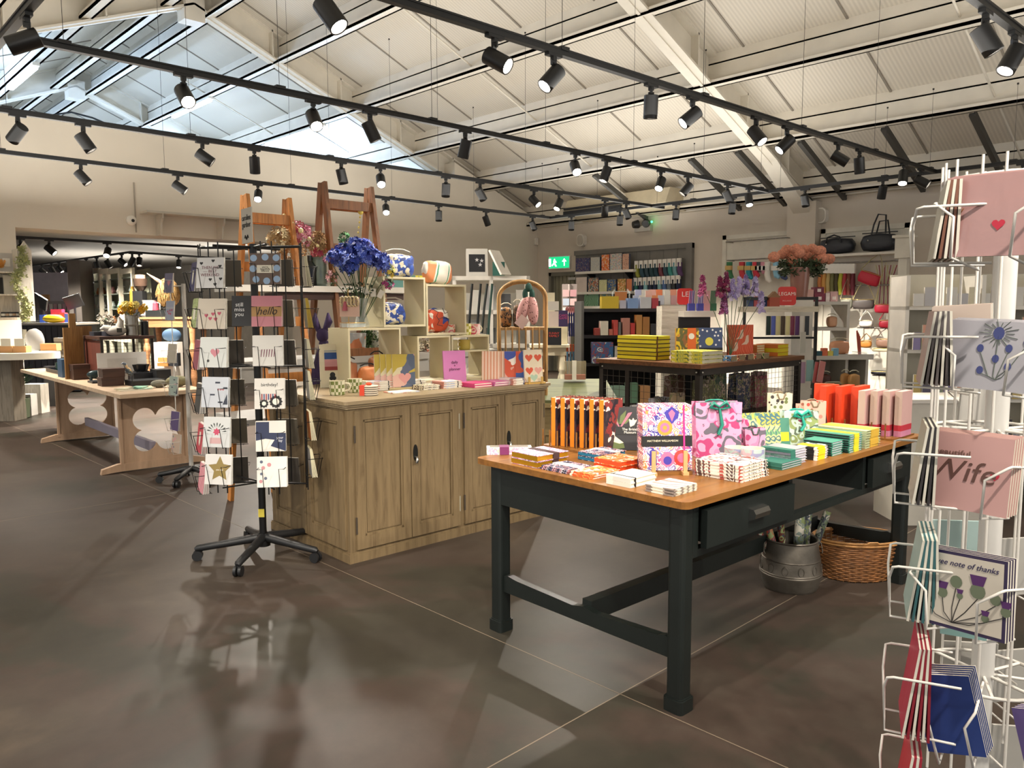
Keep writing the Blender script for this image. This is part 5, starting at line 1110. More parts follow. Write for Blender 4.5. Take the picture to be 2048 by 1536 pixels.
jar('speckled white vase on the lower ladder shelf','speckled_vase','vase',onsh(752,SZ2,1.5),[(.03,0),(.05,.04),(.052,.1),(.03,.17),(.02,.185)],PAT('spots',['#d6d8cc','#6a6f68'],60,seed=72))
b=MB(); c=onsh(735,SZ2+.09,1.5)
for k in range(70): bloom(b,c+Vector((random.gauss(0,.028),random.gauss(0,.03),random.gauss(0,.05))),.04,4,0,Vector((random.gauss(0,1),random.gauss(0,1),1)))
t=thing('potted_plant','green leafy plant between the floral pot and speckled vase','plant',onsh(735,SZ2,1.5)); o=b.build('leaves',M('#4a6b3a',.6),t); o.location=-t.location; b=MB(); b.lathe([(.03,0),(.038,.05),(.0001,.05)],14); b.build('pot',M('#8a8478',.7),t)
t=thing('dried_flower_spray','grey and rust dried foliage behind the lower middle crate','dried flowers',onsh(825,SZ2,1.5)); b=MB()
for k in range(110): bloom(b,Vector((random.gauss(.03,.07),random.gauss(0,.04),abs(random.gauss(.04,.045)))),.035,5,k%3 if k%3<2 else (2 if k>70 else 1),Vector((random.gauss(0,1),random.gauss(0,1),1)))
b.build('dried_leaves',[M('#8a8270',.7),M('#c9c0a6',.7),M('#9a5230',.7)],t)
gift=['#3a6b5a','#d9c83a','#c9d8a0','#e0d020','#3f7a6a']
x0=CB.ony(768,560,1.55)[0]
for k,c in enumerate(('#4d7f7a','#cfc52e','#5b8a72','#d8cf3a','#e3dc20','#cfc52e')): slab('boxed_set',f'{["teal","yellow-green","green","pale yellow","bright yellow","mustard"][k]} box on the white shelf seen through the upper left crate','box',CB.w(x0+[.09,.22,.27,.31,.35,.38][k]-.05,1.5,SZ+.0005),CB.a,[.16,.035,.04,.03,.035,.03][k],.105,.1,M(c,.5))
t=thing('felt_bunny','dark purple felt hare figure beside the spinner','soft toy',CB.w(CB.ony(648,700,1.1)[0],1.1,CH+.05*0),FACE)
t.location.z=0; zb=.955
b=MB(); b.tube([(0,0,zb-.1),(-.005,0,zb+.1),(.0,0,zb+.22),(.0,0,zb+.3)],[.1,.085,.05,.03],14); b.ell((-.005,-.01,zb+.34),(.045,.04,.05),14,10)
for s in(-1,1): b.tube([(s*.02-.01,0,zb+.37),(s*.05-.01,0,zb+.44),(s*.045-.01,0,zb+.5)],[.02,.028,.006],8)
b.tube([(0,0,0),(0,0,zb-.08)],[.1,.1],14)
b.build('body',M('#3b2c52',.9,bump=.4,bs=60),t)
# ================================================================ LEFT SIDE: ON THE CLOVER TABLE
Z=FZ+.0005
def simp(name,lbl,cat,loc,rz,fn,mats,grp=None,parts=None):
    """thing made of named parts: parts = [(part name, fn(MB), material)]"""
    t=thing(name,lbl,cat,loc,rz,grp)
    for pn,f,m in (parts or [(name.split('_')[-1]+'_body',fn,mats)]): b=MB(); f(b); b.build(pn,m,t)
    return t
def boxy(name,lbl,cat,loc,rz,w,d,h,m,grp=None,lid=None,extra=None):
    P=[('box_body',lambda b:b.box(-w/2,w/2,-d/2,d/2,0,h),m)]
    if lid: P=[('box_body',lambda b:b.box(-w/2,w/2,-d/2,d/2,0,h*.72),m),('lid',lambda b:b.box(-w/2-.003,w/2+.003,-d/2-.003,d/2+.003,h*.72,h),lid)]
    if extra: P+=extra
    return simp(name,lbl,cat,loc,rz,None,None,grp,P)
W=FT.w; A=FT.a
dkw=WOOD('#3d2419','#24130d',3,.5,'X'); navyd=M('#14171f',.4); dgl=M('#17342c',.15,var=.1)
simp('serving_tray','long black tray with green glassware at the far end of the clover table','tray',W(.25,2.75,Z),A,None,None,None,[('tray_base',lambda b:b.box(-.15,.15,-.4,.4,0,.012),navyd),('tray_rim',lambda b:(b.box(-.15,.15,-.41,-.4,0,.04),b.box(-.15,.15,.4,.41,0,.04),b.box(-.16,-.15,-.41,.41,0,.04),b.box(.15,.16,-.41,.41,0,.04)),navyd)])
for k,(x,y,r,h) in enumerate(((.2,2.95,.05,.1),(.3,2.7,.06,.16),(.2,2.5,.045,.08))): jar(f'dark green glass {["bowl","goblet","tumbler"][k]} on the long black tray','glassware','glass',W(x,y,Z+.0125),[(r*.7,0),(r*.2,.02),(r*.2,h*.4),(r,h*.6),(r,h),(r-.004,h),(r*.9,h*.62),(.0001,h*.45)] if k==1 else [(r*.7,0),(r,.02),(r,h),(r-.004,h),(r*.8,.02),(.0001,.01)],dgl)
bl=M('#2b4a66',.6)
boxy('fabric_box','steel blue box at the left edge of the clover table','box',W(.07,2.08,Z),A,.13,.2,.20,bl); boxy('fabric_box','second steel blue box, behind the first','box',W(.22,2.3,Z),A,.13,.2,.19,bl)
simp('green_glass_bowl','green glass bowl sitting on the blue boxes','bowl',W(.22,2.3,Z+.191),A,lambda b:b.lathe([(.04,0),(.09,.05),(.1,.09),(.095,.09),(.085,.05),(.0001,.01)],24),dgl)
boxy('trinket_box','dark wooden box with a metal clasp beside the blue boxes','box',W(.10,1.68,Z),A,.16,.22,.16,dkw,None,dkw,[('clasp',lambda b:b.box(-.083,-.08,-.01,.01,.09,.13),M('#8a8a86',.3,.8))])
simp('figurine','dark teal metal animal figurine beside the dark wooden box','ornament',W(.16,1.28,Z),A,None,None,None,[('body',lambda b:(b.ell((0,0,.07),(.09,.04,.045)),b.tube([(.06,0,.09),(.1,0,.14),(.12,0,.18)],[.03,.02,.006],8),[b.cyl((sx*.05,sy*.02,0),(sx*.05,sy*.02,.06),.01,8) for sx in(-1,1) for sy in(-1,1)]),M('#24373a',.35,.4))])
simp('serving_tray','small slate tray in front of the figurine','tray',W(.14,1.08,Z),A,lambda b:b.box(-.09,.12,-.09,.09,0,.02),navyd)
for k in range(2): boxy('keepsake_box',['lower of two dark walnut boxes near the front of the clover table','upper of two dark walnut boxes near the front of the clover table'][k],'box',W(.13+.012*k,.66,Z+.085*k),A,.2,.15,.084,dkw,'walnut boxes',dkw)
for k in range(4): obj_book('paper_napkin_pack',f'{["cream","pale green","cream and green","mint"][k]} folded napkin pack lying on the table’s near corner','napkins',W(.10+.12*(k%2),.02+.03*k,Z+.011*(k//2)),A+.3*k,.17,.12,.01,M(['#c9bfa5','#8fb39a','#bdb79b','#7fae95'][k],.7),group='folded napkin packs')
# wrapped canvas
o=slab('framed_print','large white framed print wrapped in crinkled cellophane on the clover table','picture',W(.35,1.02,Z),A-.12,.46,.30,.03,M('#c9c6c0',.25,bump=.8,bs=9,coat=.6),M('#b8b4ac',.4),tilt=.12)
b=MB(); b.box(-.14,.14,-.0165,-.015,.06,.24); b.build('mount',M('#b9b5ae',.2,bump=.5,bs=12),o)
boxy('stationery_box','navy box supporting the dark bowl on the clover table','box',W(.48,.84,Z),A,.22,.2,.10,navyd)
simp('bowl','square dark bowl on the navy box','bowl',W(.47,.84,Z+.101),A,lambda b:(b.prism(rrect(.13,.13,.03),.0,.012),b.lathe([(.06,0),(.085,.08),(.08,.08),(.056,.012)],4)),M('#0f1218',.3))
boxy('stationery_box','black box right of the navy one on the clover table','box',W(.62,.72,Z),A,.14,.2,.13,M('#101216',.5))
simp('serving_tray','black wire-handled tray of dark boxes','tray',W(.36,.52,Z),A,None,None,None,[('tray_base',lambda b:b.box(-.11,.2,-.12,.12,0,.05),M('#0d1115',.4)),('handle',lambda b:b.tube([(-.11,-.12,.04),(-.11,-.12,.12),(-.11,.12,.12),(-.11,.12,.04)],.004,6),bkw)])
simp('bird_ornament','painted bird ornament standing before the wrapped print','ornament',W(.33,.76,Z),A,None,None,None,[('body',lambda b:(b.ell((0,0,.12),(.03,.025,.055),rot=Matrix.Rotation(-.5,3,'Y')),b.tube([(-.02,0,.15),(-.035,0,.2),(-.05,0,.205),(-.07,0,.2)],[.02,.016,.012,.002],8)),PAT('patch',['#9a8a6a','#5d6a72','#c0a070','#4c5560'],40,seed=80)),('stand',lambda b:(b.cyl((0,0,0),(0,0,.08),.004,6),b.lathe([(.03,0),(.03,.01)],16)),dkw)])
for k,(x,y,s) in enumerate(((.40,.10,.06),(.55,.05,.085))): simp('pebble_ornament',['small grey woven fish ornament on the table’s near edge','large mossy grey woven ornament at the table’s right front corner'][k],'ornament',W(x,y,Z),A,lambda b,s=s:b.ell((0,0,s*.62),(s*1.3,s*.8,s*.62),16,10,fn=lambda p:1+.1*mnoise.noise(p*3)),M(['#6d6a5c','#6b6649'][k],.9,var=.2,bump=.8,bs=40))
# cage cupboard with its load
meshm=M('#2c2522',.5,.4)
def meshpanel(b,p,u,v,nu,nv,r=.0018):
    p=Vector(p);u=Vector(u);v=Vector(v)
    for i in range(nu+1): b.tube([p+u*(i/nu),p+u*(i/nu)+v],r,4,smooth=False)
    for j in range(nv+1): b.tube([p+v*(j/nv),p+v*(j/nv)+u],r,4,smooth=False)
cx0,cx1,cy0,cy1,cz=.2,.72,1.2,1.85,1.205
t=thing('mesh_cupboard','dark wood and wire mesh cupboard standing on the clover table','cupboard',W(0,0,Z),A)
b=MB(); b.box(cx0-.01,cx1+.01,cy0-.01,cy1+.01,cz-Z-.03,cz-Z); b.build('top',dkw,t)
b=MB()
for x in(cx0,cx1-.025):
    for y in(cy0,cy1-.025): b.box(x,x+.025,y,y+.025,0,cz-Z-.03)
b.box(cx0,cx1,cy0,cy0+.02,0,.02); b.build('frame',meshm,t)
b=MB(); b.box(cx0+.005,cx0+.012,cy0+.03,cy1-.03,.02,cz-Z-.04); b.build('side_panel',WOOD('#5b2a1c','#3a1a12',3,.6,'Z'),t)
b=MB(); meshpanel(b,(cx0+.02,cy0,0),(cx1-cx0-.04,0,0),(0,0,cz-Z-.03),14,12); b.build('mesh_front',meshm,t)
ZC=cz+.0005
simp('cutting_board','tall wooden chopping board with a handle leaning by the mesh cupboard','chopping board',W(.08,1.75,Z),A+.25,None,None,None,[('board',lambda b:b.box(-.1,.1,0,.02,0,.55),WOOD('#8f6a3c','#6d4d28',3,.6,'Z')),('handle',lambda b:b.box(-.035,.035,0,.02,.55,.7),WOOD('#8f6a3c','#6d4d28',3,.6,'Z'))])
simp('cutting_board','second, darker chopping board just behind the tall one','chopping board',W(.2,1.93,Z),A+.25,lambda b:b.box(-.12,.12,0,.02,0,.56),WOOD('#7d5a34','#5d4022',3,.6,'Z'))
for k in range(2): simp('serving_dish',['flat charcoal dish on the left of the mesh cupboard','flat charcoal dish beside the first, on the mesh cupboard'][k],'dish',W(.29+.08*k,1.62-.16*k,ZC),A,lambda b:b.prism(rrect(.15,.15,.03),0,.045),M('#23252e',.5))
simp('goose_planter','white goose-shaped cotton bag ornament with a black label','ornament',W(.40,1.36,ZC),A-.2,None,None,None,[('body',lambda b:(b.ell((0,0,.055),(.1,.07,.056),18,12),b.tube([(-.06,0,.07),(-.12,0,.09),(-.15,0,.075)],[.045,.03,.01],10),b.tube([(.03,0,.08),(.045,0,.15),(.03,0,.2)],[.05,.03,.012],10)),M('#b7b3ab',.9)),('label',lambda b:b.box(.0,.05,-.073,-.071,.04,.085),M('#35352f',.6))])
tinm=M('#8d8981',.3,.85,var=.1)
for k in range(2): simp('metal_tin',['lower of two stacked silver tins on the mesh cupboard','upper silver tin holding daffodils on the mesh cupboard'][k],'tin',W(.56,1.36,ZC+.111*k),A,lambda b:b.lathe([(.062,0),(.066,.004),(.064,.01),(.064,.1),(.066,.105),(.064,.11),(.06,.11),(.06,.02),(.0001,.02)],26),tinm)
yel=[M('#e0a51e',.6,var=0),M('#e8c23a',.6,var=0),M('#efe08a',.6,var=0)]
for k in range(8):
    Bp=W(.56,1.36,ZC+.14); tip=Bp+RV*(-.1+.033*k)+FV*random.uniform(-.04,.04)+Vector((0,0,.13+.03*(k%3))); stem_flower('daffodil','yellow daffodil in the upper silver tin','daffodils in the silver tin',Bp,tip,.03,[yel[k%3]],12,n=6,pr=.035)
simp('dried_arrangement','grey-brown dried flower arrangement behind the goose ornament','dried flowers',W(.42,1.66,ZC),A,None,None,None,[('dried_heads',lambda b:[bloom(b,Vector((random.gauss(0,.045),random.gauss(0,.03),.03+abs(random.gauss(.06,.06)))),.035,6,k%2,Vector((random.gauss(0,1),random.gauss(0,1),1))) for k in range(90)],[M('#6d665a',.8),M('#a8a194',.8)])])
simp('packing_roll','black cylinder beside the silver tins','canister',W(.70,1.4,ZC),A,lambda b:b.lathe([(.04,0),(.04,.15),(.035,.155)],18),M('#0e1013',.4))
# cloth pile
for k in range(5): boxy('folded_throw',f'{ORD[4-k] if k else "bottom"} grey folded throw in the pile left of the chopping board','throw',dp(140,702,11.2)+Vector((0,0,.055*k-.08)),A+.1*k,.28,.28,.052,M('#77736a' if k%2 else '#9a958a',.9,bump=.5,bs=20),'pile of grey throws')
# ================================================================ FAR LEFT: SHELVES, OVAL TABLE
def pt(px,py,y): return aty(px,py,y)
def flr(px,py): 
    p=at(px,py); p.z=0; return p
YS=3.3
P0=pt(-60,650,YS); P1=pt(46,650,YS); zt=pt(20,497,YS).z; zm=pt(20,640,YS).z; zs=[pt(20,v,YS).z for v in(588,543)]
t=thing('wall_shelf_unit','white wooden shelf unit against the wall at the photo’s left edge','shelf unit',(P0.x,YS,zm),0)
wd=P1.x-P0.x; H_=zt-zm; wp=WOOD('#ddd6c6','#c2b9a6',3,.6,'Z')
for nm,bx in (('side_board',(wd-.025,wd,0,.25,0,H_)),('side_board',(0,.025,0,.25,0,H_)),('bottom_shelf',(0,wd,0,.25,0,.035)),('middle_shelf',(0,wd,0,.25,zs[0]-zm-.02,zs[0]-zm)),('upper_shelf',(0,wd,0,.25,zs[1]-zm-.02,zs[1]-zm)),('back_board',(0,wd,.235,.25,0,H_*.7))): b=MB(); b.box(*bx); b.build(nm,wp,t)
def shel(px,z): p=pt(px,600,YS+.1); return Vector((p.x,p.y,z+.0005))
for k,(px,w_,h_,z,c,lb) in enumerate(((17,.11,.2,zs[1],'#bdb9b0','square silver-framed picture at the top of the left shelf unit'),(14,.07,.09,zs[1],'#e3ded0','small white sign below the silver frame'),(22,.1,.2,zs[0],'#d9d4c6','white patterned card box on the middle shelf'),(6,.07,.18,zs[0],'#2b2a28','black box at the left of the middle shelf'),(40,.04,.18,zs[0],'#25241f','dark box at the right of the middle shelf'))):
    o=slab('picture_frame' if k<2 else 'boxed_gift',lb,'picture' if k<2 else 'box',shel(px,z)+Vector((0,.02*k,0)),.1,w_*1.4,h_*1.25,.03,M(c,.5),M(c,.5)); 
    if k<2: b=MB(); b.box(-w_*.4,w_*.4,-.0165,-.015,h_*.35,h_*.9); b.build('mount',M('#e6e2d8',.6),o)
for k in range(5): simp('candle_tin',f'small black-labelled tin, {NTH[k]} from the left on the bottom shelf','tin',shel(5+7*k,zm+.036),0,None,None,'tins on the bottom shelf',[('tin_body',lambda b:b.lathe([(.03,0),(.03,.07),(.028,.072)],16),M('#26241f',.4)),('label',lambda b:b.lathe([(.0305,.02),(.0305,.05)],16),M('#b39a80' if k%2 else '#cfcabc',.6))])
simp('orange_flowers','orange artificial flowers at the very left edge of the shelf unit','artificial flowers',shel(2,zs[1]),0,None,None,None,[('flower_heads',lambda b:[bloom(b,Vector((random.gauss(0,.03),random.gauss(-.03,.02),.06+random.random()*.08)),.04,6,0,Vector((0,-1,.5))) for _ in range(24)],M('#c98a3a',.6))])
PF=flr(60,826); PF=aty(58,640,YS-.1)
t=thing('picket_board','whitewashed pointed board with a trailing vine beside the shelf unit','board',(PF.x,YS-.1,zm-.02),0)
w2=.16; h2=pt(58,482,YS-.1).z-(zm-.02)
b=MB(); b.add([(-w2/2,0,0),(w2/2,0,0),(w2/2,0,h2*.88),(0,0,h2),(-w2/2,0,h2*.88),(-w2/2,.03,0),(w2/2,.03,0),(w2/2,.03,h2*.88),(0,.03,h2),(-w2/2,.03,h2*.88)],[(0,1,2,3,4),(9,8,7,6,5),(0,5,6,1),(1,6,7,2),(2,7,8,3),(3,8,9,4),(4,9,5,0)]); b.build('board',WOOD('#d6d0c4','#b0a898',4,.7,'Z'),t)
b=MB()
for k in range(150):
    z=h2*.92*random.random()**.9; x=-.07+.05*sin(z*9)+random.gauss(0,.03); bloom(b,Vector((x,-.02+random.gauss(0,.01),z)),.045,4,0,Vector((random.gauss(0,.5),-1,random.gauss(0,.5))))
b.tube([(-.07+.05*sin(h2*.92*k/12*9),-.01,h2*.92*k/12) for k in range(13)],.004,5); b.build('vine',M('#9a9f6a',.7),t)
# support column and oval table
PC_=flr(22,828); 
zt_=over(40,702,flr(30,812)); 
t=thing('oval_table','oval white-topped table on a rough timber column at the left edge','table',(PC_.x-.05,PC_.y-.25,0),0)
zo=.92; Pc=at(10,704,zo); t.location=(Pc.x-.1,Pc.y,0); ex=(at(124,704,zo)-Pc).length
Rm=Matrix.Rotation(FACE,4,'Z'); 
b=MB(); b.T=Rm; b.lathe([(1,zo-.085),(1,zo),(.0001,zo)],64,sx=ex+.02,sy=.42); b.lathe([(.0001,zo-.085),(1,zo-.085)],64,sx=ex+.02,sy=.42); b.build('tabletop',M('#d9d4c4',.45),t)
b=MB(); b.T=Rm; b.box(-.08,.26,-.12,.15,0,zo-.085); b.build('column',WOOD('#7d7568','#5d564b',3,.8,'Z',bump=.5),t)
kraft=M('#b98a58',.7)
for k,(px,w_) in enumerate(((-8,.2),(18,.2),(45,.2),(102,.24))):
    P=at(px,705 if k<3 else 701,zo+.001); sc_=depth(P)/FP
    boxy('gift_box',f'{["leftmost kraft","second kraft","third kraft","wide tan"][k]} box {"with a white label card " if k<3 else ""}on the oval table','gift box',P,FACE,(26 if k<3 else 32)*sc_,.12,(13 if k<3 else 14)*sc_,kraft,None,None,[('label_card',lambda b:b.box(-.09*sc_*110,.09*sc_*110,-.055,-.05,13*sc_,28*sc_),M('#dcd6c4',.7))] if k<3 else None)
P=at(22,690,zo+.001)+FV*.2; sc_=depth(P)/FP; P-=FV*.1; boxy('gift_box','pale green-cream box at the back of the oval table','gift box',P,FACE,42*sc_,.1,30*sc_,M('#b9b39c',.7))
P=at(62,702,zo+.001)+FV*.1; t=simp('cellophane_bag','clear cellophane gift bag behind the kraft boxes','gift bag',P,FACE,lambda b:b.ell((0,0,.15),(.13,.06,.155),16,12,fn=lambda p:.82+.2/max(abs(p.x),abs(p.z),.3)**.5+.06*mnoise.noise(p*5)),GLASS('#cfd0cf',.1,.45))
P=flr(37,836); t=thing('potted_grass','tall green artificial grass in an olive pot on the floor','plant',P,0)
b=MB(); b.lathe([(.13,0),(.14,.01),(.15,.27),(.145,.275),(.14,.26),(.0001,.24)],26); b.build('pot',M('#5c6650',.6),t)
b=MB()
for k in range(170):
    a=random.random()*2*PI; s=random.uniform(.05,.24); h=random.uniform(.35,.62); c=Vector((cos(a),sin(a),0)); b.tube([c*.06*random.random()+Vector((0,0,.25)),c*s*.4+Vector((0,0,.25+h*.6)),c*s+Vector((0,0,.25+h*(1-.6*s)))],[.006,.005,.001],3,smooth=False)
b.build('grass_blades',M('#5a7a5c',.6,var=.2),t)
P=flr(74,825); boxy('wooden_crate','whitewashed board box with a small heart cut-out on the floor','box',P,FACE,.26,.2,.42,WOOD('#d9d4c8','#b8b1a2',4,.7,'Z'),None,None,[('heart_cutout',lambda b:flat(b,heart_pts(.05,.24,.03),-.101),BLACK)])
P=flr(56,830); boxy('wooden_crate','grey board box half hidden behind the grass pot','box',P,FACE,.2,.15,.3,greyw)
P=flr(103,812); simp('counter_leg_panel','tall black panel standing behind the heart box','panel',P,FACE,lambda b:b.box(-.06,.1,-.05,.05,0,.62),M('#141417',.5))
# ================================================================ BACK ROOM

def slabroom(lbl,name,cat,px0,px1,pyt,pyb,d,th,m,rz=FACE,grp=None,parts=None):
    """upright cabinet-like thing between two pixel columns, at a real distance d"""
    a=dp(px0,pyt,d); b_=dp(px1,pyt,d); z0=dp((px0+px1)/2,pyb,d).z; w_=(b_-a).length; c=(a+b_)/2
    t=thing(name,lbl,cat,(c.x,c.y,z0),rz,grp); h=c.z-z0; b=MB(); b.box(-w_/2,w_/2,0,th,0,h); b.build('body',m,t); return t,w_,h
ctr,w_,h_=slabroom('dark panelled till counter deep in the back room','till_counter','counter',42,152,650,783,14.0,.7,M('#2b2d33',.6))
b=MB(); b.box(-w_/2-.03,w_/2+.03,-.05,.75,h_,h_+.04); b.build('countertop',M('#b5b1a8',.4),ctr)
for k in range(9): b=MB(); x=-w_/2+w_*(k+.5)/9; b.box(x-w_/20,x+w_/20,-.015,0,.03,h_-.03); b.build('board_panel',M('#34363d',.6),ctr)
zc=ctr.location.z+h_+.041
def onc(px,d=14.25): p=dp(px,650,d); return Vector((p.x,p.y,zc))
for k,(px,w_,h_,c,lb) in enumerate(((88,.09,.14,'#2a4fb0','blue packet at the left of the till counter'),(128,.1,.18,'#c94a4a','red packet at the right of the till counter'),(137,.07,.16,'#2b50c0','bright blue packet beside the red one'),(117,.2,.24,'#c2355a','crimson box standing on the till counter'),(82,.12,.05,'#3b3f45','dark gadget on the till counter'))): boxy('packet',lb,'packet',onc(px),FACE,w_,.1,h_,M(c,.5))
simp('yellow_bag','bright yellow bag lying on the till counter','bag',onc(108,14.1),FACE,lambda b:b.ell((0,0,.07),(.2,.09,.075),16,10,fn=lambda p:1+.15*mnoise.noise(p*3)),M('#d9b81f',.5))
for k,(px,pyt) in enumerate(((75,597),(150,590),(84,610))):
    simp('till_monitor',['black till screen on an arm at the left of the counter','large black till screen with two arms at the counter’s right end','smaller tilted black screen beside the left one'][k],'monitor',onc(px,14.4),FACE+.4-.3*k,None,None,None,[('screen',lambda b:b.cbox((0,0,.38),(.3,.03,.24),rot=Matrix.Rotation(.5-.8*(k==1),3,'Y')@Matrix.Rotation(.3,3,'X')),BLK2),('arm',lambda b:(b.cyl((0,.04,0),(0,.03,.36),.02,8),b.lathe([(.09,0),(.09,.015)],16,c=(0,.04,0))),BLK2)])
bl_,w_,h_=slabroom('pale grey roller blind on the far wall of the back room','roller_blind','blind',62,134,545,612,19,.04,M('#b3acb4',.7))
rk,w_,h_=slabroom('rail of small white and pink goods below the blind','goods_rack','rack',88,150,602,749,18,.05,M('#9a9290',.6))
for k in range(14): b=MB(); x=-w_/2+w_*(k+.5)/14; b.box(x-.05,x+.03,-.03,0,h_*(.72+.1*(k%2)),h_*(.86+.1*(k%2))); b.build('hanging_pack',M(['#d9d3d0','#c9a0a8','#8a8088','#e3dcd6'][k%4],.6),rk)
o_,w_,h_=slabroom('cardboard box on the shelf behind the left till screen','cardboard_box','box',83,97,589,602,18,.05,kraft)
col,w_,h_=slabroom('dark grey column in the back room','column','column',133,158,520,760,16,.5,M('#5d5752',.7)); col['kind']='structure'
# glazed white cabinets
gf=M('#d6d1bd',.5)
edges=[157,176,200,216,240,266]
cabs=thing('glazed_cabinet','tall white glazed display cabinets along the back room’s right side','cabinet',(0,0,0))
dA,dB=17.5,14.5
pts=[dp(px,530,dA+(dB-dA)*(px-157)/109) for px in edges]
cabs.location=(pts[0].x,pts[0].y,0)
for i in range(5):
    a=pts[i]; b_=pts[i+1]; zb=.0; ztop=dp(edges[i],539,dA+(dB-dA)*(edges[i]-157)/109).z
    u=(b_-a); u.z=0; L_=u.length; u.normalize(); n_=Vector((u.y,-u.x,0)); 
    if n_.dot(CAM-a)<0: n_=-n_
    O=Vector((a.x-pts[0].x,a.y-pts[0].y,0))
    b=MB()
    for s in(0,L_-.06): 
        p=O+u*s; b.beam(p+Vector((0,0,0)),p+Vector((0,0,ztop)),.06,.06,up=n_)
    for z in(.05,ztop-.05,.9): b.beam(O+Vector((0,0,z)),O+u*L_+Vector((0,0,z)),.05,.1,up=(0,0,1))
    b.build('door_frame',gf,cabs)
    b=MB(); q=O-n_*.3; b.add([q,q+u*L_,q+u*L_+Vector((0,0,ztop)),q+Vector((0,0,ztop))],[(0,1,2,3)]); b.build('back_panel',M('#9fa08c',.7),cabs)
    b=MB()
    for z in(1.2,1.5,1.8,2.1): b.beam(O-n_*.15+Vector((0,0,z)),O-n_*.15+u*L_+Vector((0,0,z)),.28,.02)
    b.build('glass_shelf',M('#7d857a',.3),cabs)
    for z in(1.21,1.51,1.81):
        for s in(.3,.65): jar(f'{["pink","white","grey","green","orange"][(i+int(z*10))%5]} ornament, {["low","mid","high"][int((z-1.2)/.3)]} shelf, {["left","right"][int(s>.5)]} side of cabinet {["one","two","three","four","five"][i]} from the left','ornament','ornament',cabs.location+O+u*(L_*s)-n_*.12+Vector((0,0,z)),[(.04,0),(.06,.05),(.03,.12),(.035,.15)],M(['#d9a0a0','#e8e4da','#8f9a94','#7fae8a','#cf8a58'][(i+int(z*10))%5],.5),10)
# wooden console with coffee things
Pk=dp(333,640,12.5); zk=dp(333,634,12.5).z
t=thing('console_table','pale carved wooden console table with turned legs in the back room','table',(Pk.x,Pk.y,0),FACE-.1)
wk=WOOD('#a87850','#84583a',3,.6,'X'); b=MB(); b.box(-.34,.62,-.2,.3,zk-.03,zk); b.build('tabletop',wk,t); b=MB(); b.box(-.3,.58,-.17,.27,zk-.16,zk-.03); b.build('carved_apron',wk,t)
for x in(-.27,.5):
    for y in(-.14,.22): b=MB(); b.lathe([(.035,0),(.045,.1),(.03,.25),(.05,.4),(.03,.7),(.055,.85),(.035,.95),(.05,zk-.16)],12,c=(x,y,0)); b.build('leg',wk,t)
def onk(px,d=12.6): p=dp(px,634,d); return Vector((p.x,p.y,zk+.001))
boxy('black_case','long low black case on the wooden console','case',onk(316,12.45),FACE,.33,.15,.11,M('#0e1416',.4))
simp('coffee_grinder','black coffee grinder with a clear hopper of beans','coffee grinder',onk(284,12.7),FACE,None,None,None,[('body',lambda b:b.box(-.1,.06,-.08,.08,0,.42),BLK2),('hopper',lambda b:b.lathe([(.05,.42),(.1,.5),(.11,.62),(.1,.62),(.09,.5),(.0001,.44)],20),M('#4a3a30',.2,alpha=.8)),('lid',lambda b:b.lathe([(.08,.62),(.08,.68),(.0001,.69)],18),M('#c99a84',.5))])
simp('milk_jug','large white milk jug beside the coffee grinder','jug',onk(300,12.65),FACE,None,None,None,[('jug_body',lambda b:b.lathe([(.12,0),(.14,.03),(.1,.2),(.11,.27),(.1,.27),(.09,.2),(.0001,.05)],20),M('#c6c4c0',.4)),('handle',lambda b:b.tube([(.1,0,.24),(.17,0,.22),(.17,0,.1),(.12,0,.06)],.01,8),M('#c6c4c0',.4))])
simp('yellow_bottle','yellow bottle with a pale cap behind the daffodils','bottle',onk(268,12.8)+Vector((0,0,.3)),FACE,lambda b:b.lathe([(.05,-.3),(.06,-.26),(.05,.1),(.025,.16),(.025,.2)],16),M('#c99a3a',.4))
jar('red and white packet on the wooden console','packet','packet',onk(312,12.6),[(.05,0),(.06,.05),(.04,.22),(.01,.25)],M('#b03a4a',.5))
straw=M('#8f6f3e',.9,var=.35,vs=30)
t=thing('straw_head','straw animal head with a long pointed horn on a wooden post','ornament',onk(338,12.4),FACE)
b=MB(); b.cyl((.04,0,0),(.04,0,.2),.03,10); b.build('post',wk,t)
b=MB()
for k in range(900):
    th=random.random()*2*PI; ph=random.uniform(-1.2,1.5); d=Vector((cos(th)*cos(ph),sin(th)*cos(ph),sin(ph))); p=Vector((.0+d.x*.16,d.y*.12,.42+d.z*.2)); b.tube([p,p+Vector((d.x*.03,d.y*.02,-.075))],[.006,.002],3,smooth=False,caps=False)
b.ell((0,0,.42),(.155,.115,.195)); b.build('straw_fringe',straw,t)
b=MB(); b.tube([(-.07,-.03,.53),(-.2,-.04,.62),(-.3,-.04,.69)],[.04,.022,.004],10); b.build('horn',M('#6d5c4a',.6),t)
boxy('white_shelf','small white shelf of wooden boxes under the console','shelf',Vector((dp(338,730,12.0).x,dp(338,730,12.0).y,0)),FACE,.36,.2,dp(338,684,12.0).z,WHITE)
for k,(px,py,w_,h_,c,lb) in enumerate(((328,732,.16,.05,'#a8743c','lowest light wooden box on the small white shelf'),(328,724,.14,.07,'#b8844a','middle light wooden box on the small white shelf'),(350,732,.14,.2,'#15171c','black box beside the light wooden boxes'))): 
    P=dp(px,py,11.8); boxy('wooden_box' if k<2 else 'black_box',lb,'box',P,FACE,w_,.1,h_,M(c,.5))
simp('cushion','round navy blue cushion propped below the wooden console','cushion',dp(344,683,12.0),FACE,lambda b:b.ell((0,0,.1),(.15,.06,.1),18,12),M('#1f3a52',.8))
